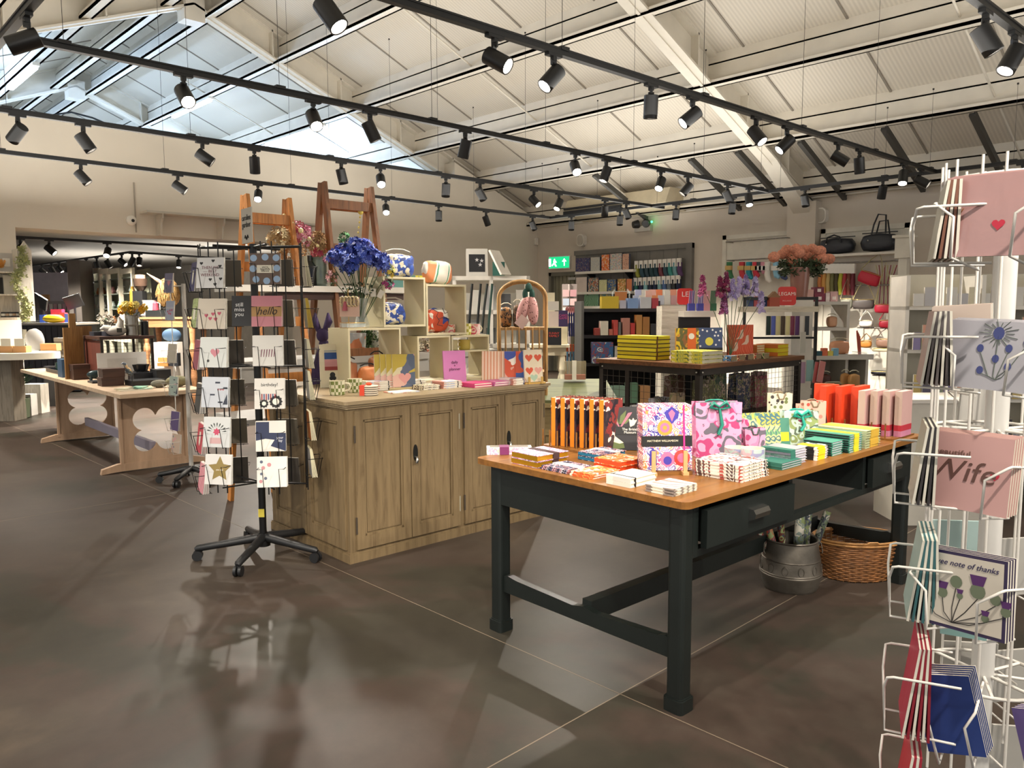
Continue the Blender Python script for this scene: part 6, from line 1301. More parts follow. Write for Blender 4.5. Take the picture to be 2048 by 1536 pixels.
# back-room tracks and their small spots
def btrack(lbl,a,b_,z):
    A=at(a[0],a[1],z); B=at(b_[0],b_[1],z); d=B-A; t=thing('lighting_track',lbl,'track',(A+B)/2,math.atan2(d.y,d.x),'black lighting tracks'); h=d.length/2; m=MB(); m.box(-h,h,-.02,.02,-.02,.02); m.build('rail',trk,t); return A,B
bt1=btrack('black ceiling track just inside the wide back opening',(30,474),(520,500),2.66)
bt2=btrack('black track running back from the opening over the till counter',(66,531),(262,504),2.66)
bt3=btrack('black track above the pale boarded wall in the back room',(262,504),(460,518),2.66)
for k,(tr,px,a,tw,on) in enumerate(((bt1,40,-120,.4,0),(bt1,98,-40,-.1,0),(bt1,214,-80,.6,1),(bt2,84,-40,-.1,0),(bt2,103,-60,-.1,1),(bt2,118,-50,0,1),(bt2,136,-110,0,1),(bt2,148,-60,0,0),(bt2,172,-60,-.1,0),(bt2,193,-80,-.2,0),(bt2,215,-60,-.2,0),(bt2,243,-40,0,0),(bt3,254+10,-120,-.1,0),(bt3,278,-85,.2,1),(bt3,357,-85,.3,1))):
    spot(tr,px,a,tw,f'small back-room spotlight, {NTH[k]} of those under the low ceiling counting by row',on=False)
for (px,py,d,e) in((214,520,11,70),(105,560,15,60),(278,545,12,60),(357,545,11,60),(30,520,8,35),(180,530,14,70)):
    P=dp(px,py,d); l=bpy.data.lights.new('back_spot','SPOT'); l.energy=e*7; l.color=(1,.9,.78); l.spot_size=2.2; l.spot_blend=.8; l.shadow_soft_size=.08; o=bpy.data.objects.new('back_spot',l); COL.objects.link(o); o.location=(P.x,P.y,2.6)
# wall pieces above the opening
def gy(px,py): return aty(px,py,-CAM.y*(S_-1)*1.0 if False else CAM.y+(0-CAM.y)*S_)
YG=CAM.y*(1-S_)
a=aty(293,420,YG-.3); b_=aty(640,447,YG-.3)
t=thing('wall_shelf','long empty white bracket shelf high on the back wall','shelf',((a.x+b_.x)/2,YG-.16,a.z),0); w_=(b_.x-a.x)/2
b=MB(); b.box(-w_,w_,-.16,.16,-.035,0); b.build('board',M('#c4beb2',.5),t)
for px in(318,440,572):
    x=aty(px,450,YG-.1).x-t.location.x; b=MB(); n=8; pr=[(-.13,-.035),(-.12,-.1),(-.06,-.16),(-.03,-.3),(-.02,-.36),(.16,-.36),(.16,-.035)]
    vs=[(x-.015,y,z) for y,z in pr]+[(x+.015,y,z) for y,z in pr]; k=len(pr); b.add(vs,[tuple(range(k)),tuple(range(2*k-1,k-1,-1))]+[(i,k+i,k+(i+1)%k,(i+1)%k) for i in range(k)]); b.build('bracket',M('#c4beb2',.5),t)
P=aty(262,441,YG); t=thing('security_camera','round white dome camera on the wall beside the bracket shelf','camera',P,0)
b=MB(); b.T=Matrix.Rotation(PI/2,4,'X'); b.lathe([(.075,0),(.075,.03),(.06,.05),(.035,.06),(.0001,.065)],26); b.build('housing',WHITE,t); b=MB(); b.T=Matrix.Translation((.01,-.055,-.005))@Matrix.Rotation(PI/2,4,'X'); b.lathe([(.028,0),(.02,.022),(.0001,.026)],20); b.build('lens',BLACK,t)
b=MB(); q=aty(269,400,YG); q2=aty(272,465,YG); b.box(q.x-.008,q.x+.008,YG-.02,YG,q2.z,aty(268,365,YG).z); tag(b.build('cable_conduit',M('#a49a8c',.6)),'thin vertical conduit beside the dome camera','conduit')
# ================================================================ RIGHT WALL
XR=CAM.x*(1-S_); YC=CAM.y*(1-S_); RW=-PI/2
def rw(px,py,off=0): return atx(px,py,XR-off)
def bb(x0,x1,y0,y1,z0,z1): return lambda b:b.box(x0,x1,y0,y1,z0,z1)
def rwt(name,lbl,cat,px0,px1,pyt,pyb,off,th,parts,grp=None):
    """thing fixed to / standing by the right wall; parts get (w,h); local x runs to the right, -y into the room"""
    a=rw(px0,pyt,off); c=rw(px1,pyt,off); z0=rw((px0+px1)/2,pyb,off).z; zt=rw((px0+px1)/2,pyt,off).z; w_=abs(a.y-c.y); h=zt-z0
    t=thing(name,lbl,cat,(a.x,(a.y+c.y)/2,z0),RW,grp)
    for pn,f,m in parts(w_,h): b=MB(); f(b); b.build(pn,m,t)
    return t,w_,h
gp=M('#77746f',.6); wp2=M('#ddd8cb',.5)
bd,bw_,bh=rwt('slat_board','grey painted board on the right wall holding puzzles and socks','wall board',1153,1386,494,760,.02,.1,lambda w_,h:[('panel',bb(-w_/2,w_/2,-.03,.02,0,h),gp),('top_trim',bb(-w_/2-.02,w_/2+.02,-.06,.02,h-.1,h),gp),('side_trim',bb(w_/2-.12,w_/2+.02,-.07,.02,0,h),gp),('battens',lambda b:[b.box(-w_/2+k*w_/9-.01,-w_/2+k*w_/9+.01,-.036,-.03,0,h) for k in range(1,9)],M('#6c6965',.6))])
# three puzzle shelves
puz=['#33406f','#aab4c0','#c45a35','#cdbf9a','#c8aa90']
rows=[(1150,1266,541,[(1151,1180,517,PAT('spots',['#33406f','#c9b08a','#8a3a4a'],60,seed=90)),(1181,1200,515,PAT('spots',['#c3c6c0','#4f6290','#c9b08a'],90,seed=91)),(1203,1219,510,orf),(1220,1244,508,PAT('floral',['#e3ddcf','#7d97b5','#c98a8a','#8aa080'],40,seed=92)),(1245,1258,508,PAT('spots',['#d8a890','#34303a','#e0c8b0'],60,seed=93))]),
(1151,1262,583,[(1152,1174,555,M('#dccfc6',.6)),(1176,1197,556,PAT('floral',['#33406f','#d98a3a','#e3d8c0','#5d8a6a'],40,seed=94)),(1198,1214,560,PAT('vein',['#d8d8a0','#7aa05a','#e0d8b8'],8,seed=95)),(1215,1232,559,PAT('floral',['#2f4a7a','#3f6a9a','#c9b85a'],40,seed=96)),(1235,1252,558,PAT('floral',['#d9702f','#e3d8a8','#7d9a4a'],36,seed=97)),(1253,1264,558,PAT('stripe',['#c4502a','#e0a070'],16))]),
(1165,1240,612,[(1168,1198,588,PAT('vein',['#6f9a7a','#9ac0a0','#4f7a5a'],8,seed=98)),(1199,1222,589,PAT('floral',['#2f6a7a','#d8c070','#6a9aa0'],36,seed=99))])]
adj=['dark blue spotted','pale blue lettered','rust orange','cream flowered','pink patterned']
for r,(a,c,yb,its) in enumerate(rows):
    t,w_,h=rwt('bracket_shelf',f'{ORD[r]} white puzzle shelf on the grey wall board','shelf',a,c,yb,yb+5,.35,.3,lambda w_,h:[('board',bb(-w_/2,w_/2,0,.3,0,h),WHITE)]+[('bracket',lambda b,x=x:b.add([(x,0.02,0),(x,.3,-.2),(x,.3,0),(x+.02,.02,0),(x+.02,.3,-.2),(x+.02,.3,0)],[(0,1,2),(5,4,3),(0,3,4,1),(1,4,5,2)]),BLK2) for x in(-w_*.3,w_*.35)])
    for k,(x0,x1,yt,m) in enumerate(its):
        p0=rw(x0,yt,.3); p1=rw(x1,yt,.3); zz=t.location.z+h+.001
        slab('puzzle_box',f'{["dark blue","pale","rust orange","cream flowered","pink","spare"][k] if r==0 else ["cream","navy and orange","leaf green","deep blue","orange and green","orange striped"][k] if r==1 else ["green","teal"][k]} puzzle box on the {ORD[r]} shelf of the grey wall board','puzzle',(p0.x+.03,(p0.y+p1.y)/2,zz),RW,abs(p0.y-p1.y)*.97,rw(x0,yt,.3).z-zz,.06,m,M('#4d5266',.6))
# sock rows
sk=['#8a8d3a','#2e4a56','#1f3a44','#27424a','#233f4c','#6b2e3a','#38525e','#3f8a86','#6fa0a8','#5a3f66','#2e6a66','#2b2f52','#7fb0b8','#2a3348','#24304a','#7fa8ac','#5570a0','#6f7a84','#1d1f26','#222a44']
def sock(b,x,z,L_,s=1,y=-.03):
    b.tube([(x,y,z),(x,y,z-L_*.62),(x+.012*s,y,z-L_*.85),(x+.045*s,y,z-L_)],[.036*s,.034*s,.036*s,.02*s],8)
for r,(zt_,n,x0,x1,L_) in enumerate(((522,10,1272,1366,.26),(556,10,1270,1364,.26))):
    for k in range(n):
        px=x0+(x1-x0)*(k+.5)/n; p=rw(px,zt_-(k*.6),.16); c=sk[(k+r*10)%20]
        t=thing('sock_pair',f'{["olive","slate","navy","dark teal","charcoal","maroon","steel","teal","sky blue","plum"][k] if r==0 else ["bottle green","midnight","duck-egg","ink","dark blue","grey-green","denim blue","pale grey","black","royal blue"][k]} socks hanging in the {["upper","lower"][r]} row on the grey board','socks',p,RW,'socks on the grey board')
        b=MB(); sock(b,0,-.08,L_,1.5); b.build('sock',PAT('stripe',[c,c,'#d9d4c8',c],5,w=(0,0,1),seed=k) if k%3==2 else M(c,.9),t); b=MB(); b.box(-.045,.045,-.075,-.03,-.16,.0); b.build('header_card',M('#e3e0da',.7),t)
        b=MB(); b.tube([(0,.14,-.0),(0,-.05,0)],.004,5); b.build('hook',steelh,t)
# exit sign, wall gadgets, AC
P=rw(1120,525,.05); t=thing('exit_sign','green illuminated exit sign with running figure and up arrow beside the grey board','exit sign',P,RW+.15)
hw=(rw(1100,525,.05)-rw(1140,525,.05)).length/2*.95; hh=hw*.5; b=MB(); b.box(-hw,hw,-.04,.0,-hh,hh); b.build('sign_body',M('#dfe8e2',.4),t)
b=MB(); b.box(-hw+.02,hw-.02,-.043,-.04,-hh+.02,hh-.02); b.build('sign_face',M('#0c8f5a',.4,var=0,emit='#0fae6e',es=1.1),t)
WE=M('#ffffff',emit='#f2fff8',es=2,var=0); b=MB(); flat(b,[(hw*.45,-hh*.55),(hw*.53,-hh*.55),(hw*.53,hh*.1),(hw*.7,hh*.1),(hw*.49,hh*.6),(hw*.28,hh*.1),(hw*.45,hh*.1)],-.0445); b.build('arrow',WE,t)
b=MB(); flat(b,circ(-hw*.42,hh*.45,hh*.13),-.0445); flat(b,[(-hw*.55,hh*.3),(-hw*.3,hh*.3),(-hw*.2,0),(-hw*.3,0),(-hw*.34,-hh*.1),(-hw*.2,-hh*.6),(-hw*.34,-hh*.6),(-hw*.45,-hh*.2),(-hw*.6,-hh*.55),(-hw*.7,-hh*.45),(-hw*.5,0)],-.0445); b.build('running_figure',WE,t)
b=MB(); b.box(-hw*.95,-hw*.75,-.0445,-.043,-hh*.6,hh*.6); b.build('door_symbol',WE,t)
for k,(px,py) in enumerate(((1167,481),(1646,432))):
    P=rw(px,py,0); t=thing('wall_speaker',['white wall speaker left of the grey board','white wall speaker beside the beam foot above the gold mirror'][k],'speaker',P,RW); b=MB(); b.T=Matrix.Rotation(PI/2,4,'X'); b.prism(rrect(.2,.27,.08,4),0,.12); b.build('housing',WHITE,t); b=MB(); b.T=Matrix.Rotation(PI/2,4,'X'); b.prism(rrect(.16,.22,.07,4),.12,.13); b.build('grille',M('#c2bcb0',.7),t)
P=rw(1290,452,0); t=thing('emergency_light','twin-headed emergency light with a green lamp high on the right wall','emergency light',P,RW); b=MB(); b.box(-.2,.2,-.1,0,-.12,.0); b.build('housing',M('#b5b0a6',.5),t)
for s in(-1,1): b=MB(); b.tube([(s*.12-.02*s,-.1,.04),(s*.16,-.2,.02)],[.09,.07],14); b.build('lamp_head',BLK2,t)
b=MB(); b.ell((.24,-.1,.06),.022,8,6); b.build('green_led',M('#3f9',emit='#2fff7a',es=6,var=0),t)
a=rw(1147,404,.5); c=rw(1352,398,.5); t=thing('air_conditioner','long cream ceiling air-conditioning unit above the exit sign','air conditioner',((a.x+c.x)/2,(a.y+c.y)/2,rw(1250,431,.5).z),RW); w_=abs(a.y-c.y)/2; h=.42
b=MB(); b.add([(-w_,-.35,.12),(w_,-.35,.12),(w_,.35,0),(-w_,.35,0),(-w_,-.2,h),(w_,-.2,h),(w_,.35,h),(-w_,.35,h)],[(3,2,1,0),(4,5,6,7),(0,1,5,4),(2,3,7,6),(1,2,6,5),(3,0,4,7)]); b.build('casing',M('#c4b89e',.5),t); b=MB(); b.box(-w_+.03,w_*.2,-.37,-.3,.1,.17); b.box(-w_+.03,w_*.2,-.36,-.29,.2,.24); b.build('vent_slots',BLACK,t)
P=rw(1070,490,0); P=aty(1071,490,YC); boxy('wall_sensor','small white alarm sensor by the corner of the room','sensor',P-Vector((0,.03,0)),0,.09,.05,.16,WHITE)
# white panels
for k,(p0,p1,yt) in enumerate(((1448,1591,466),(1645,1822,452))):
    rwt('wall_panel',['white framed wall panel with a chrome rail of colourful socks','white framed wall panel behind the navy holdalls'][k],'wall panel',p0,p1,yt,800,.02,.04,lambda w_,h:[('panel',bb(-w_/2,w_/2,-.02,.02,0,h),wp2),('frame',lambda b:(b.box(-w_/2,-w_/2+.08,-.05,-.02,0,h),b.box(w_/2-.08,w_/2,-.05,-.02,0,h),b.box(-w_/2,w_/2,-.05,-.02,h-.08,h)),wp2)])
chrome=M('#8d8a86',.25,.9)
for k,(p0,p1,py) in enumerate(((1452,1575,484),(1454,1578,521),(1638,1800,528),(1638,1796,573),(1715,1796,655),(1745,1792,700),(1745,1790,750))):
    a=rw(p0,py,.3); c=rw(p1,py,.3); b=MB(); b.tube([a,(a.x,c.y,a.z)],.013,8); 
    for q in(a,c): b.tube([(q.x,q.y,a.z),(XR-.04,q.y,a.z)],.01,6)
    tag(b.build('hanging_rail',chrome),f'chrome wall rail, {["top","lower"][k]} one on the sock panel' if k<2 else f'chrome wall rail, {ORD[k-2]} of those holding handbags','rail')
cols=['#3f7a52','#c9404a','#2f8fa0','#c93a4a','#4a4a50','#e8e3da','#8fc0d8','#3f4a70','#c98a9a']
for k,(px,py,L_) in enumerate(((1461,528,.3),(1486,526,.3),(1500,527,.3),(1513,540,.26),(1521,522,.16),(1537,545,.36),(1554,533,.28),(1568,538,.3),(1529,522,.2))):
    p=rw(px,522,.3); t=thing('sock_pair',f'{["green","red","turquoise","scarlet","dark grey","white-tagged","pale blue","navy","dusty pink"][k]} socks on the chrome rail of the white panel','socks',p,RW,'socks on the chrome rail')
    b=MB(); sock(b,0,-.02,L_,1.6); b.build('sock',M(cols[k],.9),t); b=MB(); b.box(-.06,.06,-.09,-.02,-.17,-.09); b.build('paper_band',M('#c9a868' if k<4 else '#e3e0da',.7),t)
# mirror and column
rwt('gold_mirror','tall mirror in a gilt yellow frame between the white wall panels','mirror',1591,1633,464,590,.06,.04,lambda w_,h:[('glass',bb(-w_/2+.04,w_/2-.04,-.02,0,.03,h-.05),M('#8f9294',.08,.9,var=0)),('frame',lambda b:(b.box(-w_/2,-w_/2+.05,-.04,.02,0,h),b.box(w_/2-.05,w_/2,-.04,.02,0,h),b.box(-w_/2,w_/2,-.04,.02,h-.06,h),b.box(-w_/2,w_/2,-.04,.02,0,.04)),M('#9a8d3a',.4,.4))])
rwt('display_column','white square display column right of the handbags','column',1799,1816,470,850,.7,.2,lambda w_,h:[('shaft',bb(-w_/2,w_/2,0,w_,0,h-.35),wp2),('capital',lambda b:(b.box(-w_*.9,w_*.9,-w_*.3,w_*1.3,h-.35,h-.04),b.box(-w_*1.2,w_*1.2,-w_*.5,w_*1.5,h-.04,h)),wp2)])
# shelf with holdalls
sh,w_,h=rwt('bracket_shelf','white shelf under the two navy holdalls','shelf',1625,1800,506,511,.42,.4,lambda w_,h:[('board',bb(-w_/2,w_/2,0,.4,0,h),WHITE)])
zs_=sh.location.z+h+.001
nav=M('#22262f',.38,var=.06)
for k,(p0,p1,yt,hd) in enumerate(((1634,1716,472,0),(1717,1801,462,1))):
    a=rw(p0,500,.25); c=rw(p1,500,.25); w2_=abs(a.y-c.y); hz=rw((p0+p1)/2,yt,.25).z-zs_
    t=thing('holdall_bag',['left navy leather holdall with its handles folded down','right navy leather holdall with one handle standing up'][k],'holdall',(a.x,(a.y+c.y)/2,zs_),RW)
    b=MB(); n=22
    def fn(p): return (1/max(abs(p.x),abs(p.y),abs(p.z))**.6)*.84*(1+.05*mnoise.noise(p*2.5+Vector((k*3,0,0))))
    b.ell((0,0,hz*.47),(w2_*.51,.16,hz*.5),30,16,fn=lambda p:fn(p)*(1-.12*max(0,p.z)*abs(p.x))); 
    for i,v in enumerate(b.v): b.v[i]=Vector((v.x,v.y,max(v.z,0)))
    b.build('bag_body',nav,t)
    b=MB()
    if hd: b.tube([(-.1,-.1,hz*.72),(-.06,-.1,hz+.1),(.0,-.09,hz+.26),(.12,-.09,hz+.24),(.13,-.1,hz*.85)],.014,8); b.tube([(-.08,.05,hz*.8),(-.03,.05,hz+.16),(.1,.05,hz+.17),(.14,.05,hz*.8)],.013,8)
    else: b.tube([(-.14,-.14,hz*.6),(-.1,-.17,hz*.9),(0,-.14,hz*1.02),(.1,-.16,hz*.9),(.12,-.14,hz*.6)],.014,8)
    b.build('handle',M('#1b1d24',.4),t); b=MB(); b.box(-w2_*.42,w2_*.42,-.008,.008,hz*.9,hz*.95); b.build('zip',M('#15171c',.4),t); b=MB(); b.ell((-.12,-.165,hz*.55),.014,8,6); b.build('chrome_stud',steelh,t)
# belts / keyrings row and handbags
for k in range(9):
    px=1642+8.2*k; p=rw(px,530,.3); t=thing('hair_clip_pack',f'{["tan","amber","straw","olive","black and gold","lime","red","brown","maroon"][k]} belt strap on a white hook, in the row below the left holdall','belt',p,RW,'belt straps below the holdalls'); b=MB(); b.tube([(0,0,-.12),(0,-.02,-.3),(.01,-.02,-.5)],[.03,.045,.03],6); b.build('strap',M(['#b5713a','#c9924a','#b9a26a','#6d6a3a','#4a3f20','#b5b83a','#a8323a','#7d3f30','#6d2030'][k],.6),t); b=MB(); b.box(-.035,.035,-.05,.0,-.14,.02); b.build('white_hook',M('#e8e6e0',.5),t)
def hbag(lbl,px,py,wp_,hp,c,strap,off=.35,flap=False,rot=0,sl=1.0):
    P=rw(px,py,off); k=depth(P)/FP; w_=wp_*k*1.15; h=hp*k; t=thing('handbag',lbl,'handbag',P-Vector((0,0,h/2)),RW+.2)
    t.rotation_euler=(0,rot,RW+.2); b=MB(); b.ell((0,0,h/2),(w_/2,.07,h/2),20,12,fn=lambda p:.86/max(abs(p.x),abs(p.y),abs(p.z))**.6); b.build('bag_body',M(c,.45),t)
    b=MB(); b.tube([(-w_*.42,0,h*.9),(-w_*.2,0,h+.3*sl),(0,0,h+.5*sl),(w_*.2,0,h+.3*sl),(w_*.42,0,h*.9)],.008,5); b.build('strap',M(strap,.5),t)
    b=MB(); b.tube([(-w_*.4,-.055,h*.86),(w_*.4,-.055,h*.86)],.005,5); b.build('zip',M('#c9b070',.3,.8),t)
hbag('bright red handbag tilted on its strap under the right holdall',1733,556,44,30,'#c4203a','#b5ad7a',rot=.35,sl=.6)
hbag('slate grey handbag with a white tag hanging mid-panel',1727,608,42,24,'#57504e','#c9bd8a',sl=.6); hbag('crimson boxy handbag with a bundle of pale straps',1768,617,36,22,'#b81f3a','#c9c08a',sl=1.3)
hbag('grey-green handbag at the left of the slate one',1693,607,24,26,'#8c8c7c','#a39a80',sl=.6)
hbag('white folded clutch bag on the middle rail',1732,647,26,16,'#e6e3de','#dcd8d0',sl=.3); hbag('dark red flap bag on the middle rail',1774,648,30,20,'#8f1226','#a8273a',sl=.3)
hbag('golden tan bag left on the lower rail',1732,688,22,18,'#a8702f','#7d5a30',sl=.2); hbag('brown-taupe bag right on the lower rail',1772,686,38,22,'#7d5f4f','#5d4a40',sl=.3)
hbag('beige flat clutch lying on the wire shelf',1768,700,46,8,'#b5a88c','#a89a7d',sl=.0); hbag('black flat clutch on the lowest wire shelf',1765,746,44,9,'#17181b','#17181b',sl=0)
for k in range(8):
    p=rw(1752+6*k,530,.28); b=MB(); b.tube([p,p+Vector((0,-.06+.02*k,-.28)),p+Vector((0,-.04+.012*k,-.7))],.008,4); tag(b.build('bag_strap',M('#8f2a3f' if k%2 else '#c9c490',.6)),'thin bag strap dangling from the top handbag rail','strap','dangling bag straps')
# ================================================================ MIDDLE: WHITE CUBES, DARK SHELVES, MESH CABINET
# white shelving run in front of the handbags
def fthing(name,lbl,cat,px0,px1,pyt,pyb,d,rz=FACE):
    a=dp(px0,pyt,d); c=dp(px1,pyt,d); z0=dp((px0+px1)/2,pyb,d).z; w_=(a-c).length; P=(a+c)/2; return thing(name,lbl,cat,(P.x,P.y,z0),rz),w_,P.z-z0
ws=M('#cbc7be',.5)
t,w_,h=fthing('shelf_unit','white open shelf unit holding tan bags between the mesh cabinet and handbags','shelf unit',1618,1742,602,832,8.6); zb=t.location.z; t.location.z=0; H0=zb
def zat(py,d=8.6): return dp(1680,py,d).z
tops=[zat(603),zat(655),zat(708),zat(778)]
for k,z in enumerate(tops): b=MB(); x1_=w_/2*(.25 if k<2 else 1); b.box(-w_/2,x1_,-.02 if k<2 else -.12,.45,z-.035 if k<2 else z-.06,z); b.build(['top_shelf','upper_shelf','middle_shelf','lower_shelf'][k],ws,t)
for x,z1 in((-w_/2,tops[0]),(w_/8,tops[0]),(w_/2-.03,tops[2])): b=MB(); b.box(x,x+.03,0,.45,0,z1); b.build('side_panel',ws,t)
b=MB(); b.box(-w_/2,w_/2,.43,.45,0,tops[2]); b.build('back_panel',M('#bdb9b2',.6),t)
def on(px,py,d): return dp(px,py,d)
for k,(x0,x1,yt,yb,c,lb) in enumerate(((1608,1624,569,593,'#d3a79d','pale pink'),(1625,1645,567,580,'#6d2338','burgundy'),(1625,1647,581,597,'#7d2a40','dark red white-labelled'),(1648,1656,580,597,'#dccbc6','white-pink'),(1657,1672,577,597,'#c09a98','rose'))):
    P=on((x0+x1)/2,yb if k!=1 else 580,8.75); P.z=tops[0]+.001 if k!=1 else tops[0]+.001+.088; kk=8.75/FP; boxy('gift_box',f'{lb} gift box on top of the white shelf unit','gift box',P,FACE,(x1-x0)*kk*.97,.1,(yb-yt)*kk,M(c,.6),None,None,[('label',bb(-.02,.02,-.052,-.05,.02,.055),M('#e6d9d4',.6))])
hb=lambda lbl,px,z,w_,h,c,d=8.55:bag(lbl,'handbag','handbag',Vector((dp(px,650,d).x,dp(px,650,d).y,z+.001)),FACE,w_,.12,h,M(c,.5),lump=.05)
hb('peach handbag in the upper cubby of the white shelf unit',1663,tops[1],.13,.15,'#d9a684',8.75); hb('large peach boxy handbag on the middle white shelf',1680,tops[2],.26,.18,'#cf9470'); hb('chocolate brown handbag in the lower cubby',1653,tops[3],.16,.2,'#4a2018'); hb('left upright tan leather bag on the lower white shelf',1694,tops[3],.11,.22,'#a87a44',8.5); hb('right upright tan leather bag with a dangling tag on the lower white shelf',1712,tops[3],.14,.22,'#b08248',8.4)
for k in range(3): bag([f'flat taupe purse, lowest of the pile on the lower white shelf','sand coloured purse in the middle of the flat pile','olive-brown purse on top of the flat pile'][k],'purse','purse',Vector((dp(1668,700,8.35).x,dp(1668,700,8.35).y,tops[3]+.001+.032*k)),FACE+.1*k,.24,.12,.035,M(['#8d7a62','#b39a78','#7d6848'][k],.6),lump=.05)
for k,c in enumerate(('#c4403a','#e3ded0','#2f5a66','#d9704a','#e0d060','#7fb0c8')): boxy('small_box',f'{["red","white","dark teal","coral","yellow","sky blue"][k]} little box in the row at the front of the middle white shelf','box',Vector((dp(1615+11*k,700,8.3).x,dp(1615+11*k,700,8.3).y,tops[2]+.001)),FACE,.055,.06,.05+.03*(k%2),M(c,.6))
t=thing('candle_bundle','red taper candles leaning in a clear stand beside the peach handbag','candles',Vector((dp(1718,700,8.5).x,dp(1718,700,8.5).y,tops[2]+.001)),FACE)
for k in range(4): b=MB(); b.tube([(.01*k,.01*k,0),(-.03+.014*k,.01*k,.26-.02*k)],.01,8); b.build('candle',M('#a8442f',.5),t)
b=MB(); b.box(-.05,.07,-.04,.06,0,.03); b.build('stand',GLASS(),t)
# peach pompom flowers in tall pink vase
boxy('plinth','slim white plinth under the tall vase of peach flowers','plinth',Vector((dp(1598,600,8.2).x,dp(1598,600,8.2).y,0)),FACE,.22,.22,dp(1598,600,8.2).z-.001,WHITE)
Vb=Vector((dp(1598,600,8.2).x,dp(1598,600,8.2).y,dp(1598,600,8.2).z)); 
vase_of('tall_vase','tall dusty rose glass vase of peach pompom flowers',Vb,.1,.34,M('#94685c',.15),[(.07,0),(.08,.01),(.105,.34),(.1,.34),(.075,.02),(.0001,.015)])
for k,(px,py) in enumerate(((1548,514),(1566,508),(1582,512),(1598,506),(1612,512),(1630,510),(1645,516),(1658,518),(1574,500),(1592,498),(1608,500),(1624,498),(1640,502),(1585,523),(1632,524))):
    tip=dp(px,py,8.2+.15*((k%3)-1)); t=thing('pompom_flower','peach pompom dahlia in the tall rose vase bouquet','artificial flower',Vb+Vector((0,0,.3)),0,'peach pompom flowers'); v=tip-t.location
    b=MB(); b.tube([(0,0,0),v*.5+Vector((0,0,.03)),v],.004,4); b.build('stem',M('#3f5a35',.6),t); b=MB(); b.ell(v,(.062,.062,.055),20,12,fn=lambda p:1+.07*sin(18*math.atan2(p.y,p.x))*sin(14*p.z)); b.build('flower_head',M('#d68f74',.8,var=.25,vs=60,bump=1,bs=60),t)
b=MB()
for k in range(160): px=random.uniform(1560,1650); bloom(b,dp(px,random.uniform(522,550),8.2+random.gauss(0,.08)),.05,4,0,Vector((random.gauss(0,1),random.gauss(0,1),1)))
tag(b.build('bouquet_leaves',M('#35452a',.6)),'dark leaves under the peach pompom flowers','leaves',kind='stuff')
# dark grey shelving
t,w_,h=fthing('shelf_unit','dark grey open shelving unit of games and small gifts','shelf unit',1160,1322,606,860,9.4,FACE+.08); z0=t.location.z; t.location.z=0; DZ=[dp(1240,v,9.4).z for v in(617,670,726,806)]
dg=M('#3b3c40',.6); b=MB(); b.box(-w_/2,-w_/2+.03,-.08,.45,0,DZ[0]+.09); b.build('side_panel',M('#5b5b5a',.6),t); b=MB(); b.box(w_/2-.03,w_/2,-.0,.45,0,DZ[0]+.09); b.build('side_panel',dg,t)
b=MB(); b.box(-w_/2,w_/2,.43,.45,0,DZ[0]); b.build('back_panel',M('#151518',.7),t)
for k,z in enumerate(DZ): b=MB(); b.box(-w_/2+.03,w_/2-.03,0,.43,z-.04,z); b.build('shelf_board',dg,t)
def dgs(px,z,d=9.35): p=dp(px,650,d); return Vector((p.x,p.y,z+.001))
kk=9.35/FP
its=[(0,1200,1236,24,'#c9b02a','yellow fruit-print'),(0,1237,1250,16,'#b9b9c8','lilac card'),(0,1252,1274,20,'#7f9fd0','pale blue card'),(0,1277,1300,22,'#c9ccd2','grey-white card'),(0,1301,1314,20,'#b8404a','red-based card'),
(1,1188,1198,14,'#8f3a34','dull red'),(1,1199,1215,28,'#d8d4c6','white avocado-print'),(1,1216,1224,12,'#b06050','small red'),(1,1225,1234,30,'#c04a44','striped red and white'),(1,1235,1240,26,'#6a6a66','narrow grey'),(1,1243,1258,34,'#b87f70','pink triangular'),(1,1259,1268,24,'#c23a36','red pyramid'),(1,1270,1282,40,'#c08a4a','kraft card'),(1,1283,1297,36,'#b07a3e','second kraft card'),(1,1299,1310,22,'#3a3a40','black photo'),
(2,1182,1226,42,None,'blue ocean-scene game'),(2,1228,1240,34,'#cfc9c6','white card'),(2,1241,1256,26,'#d8c26a','yellow card'),
(3,1150,1176,26,'#5d5a40','olive'),(3,1222,1250,34,'#8fb0a0','mint green game'),(3,1252,1276,40,'#6f9a80','green game'),(3,1279,1300,34,'#c9996a','tan game')]
for s,x0,x1,hh_,c,lb in its: boxy('game_box' if s>1 else 'gift_box',f'{lb} box on the {ORD[s]} shelf of the dark grey unit','box',dgs((x0+x1)/2,DZ[s]),FACE+.08,(x1-x0)*kk*.95,.12,hh_*kk,M(c,.5) if c else PAT('floral',['#3a5f94','#c9d4d8','#8a4a5a','#2f6aa0'],18,seed=110))
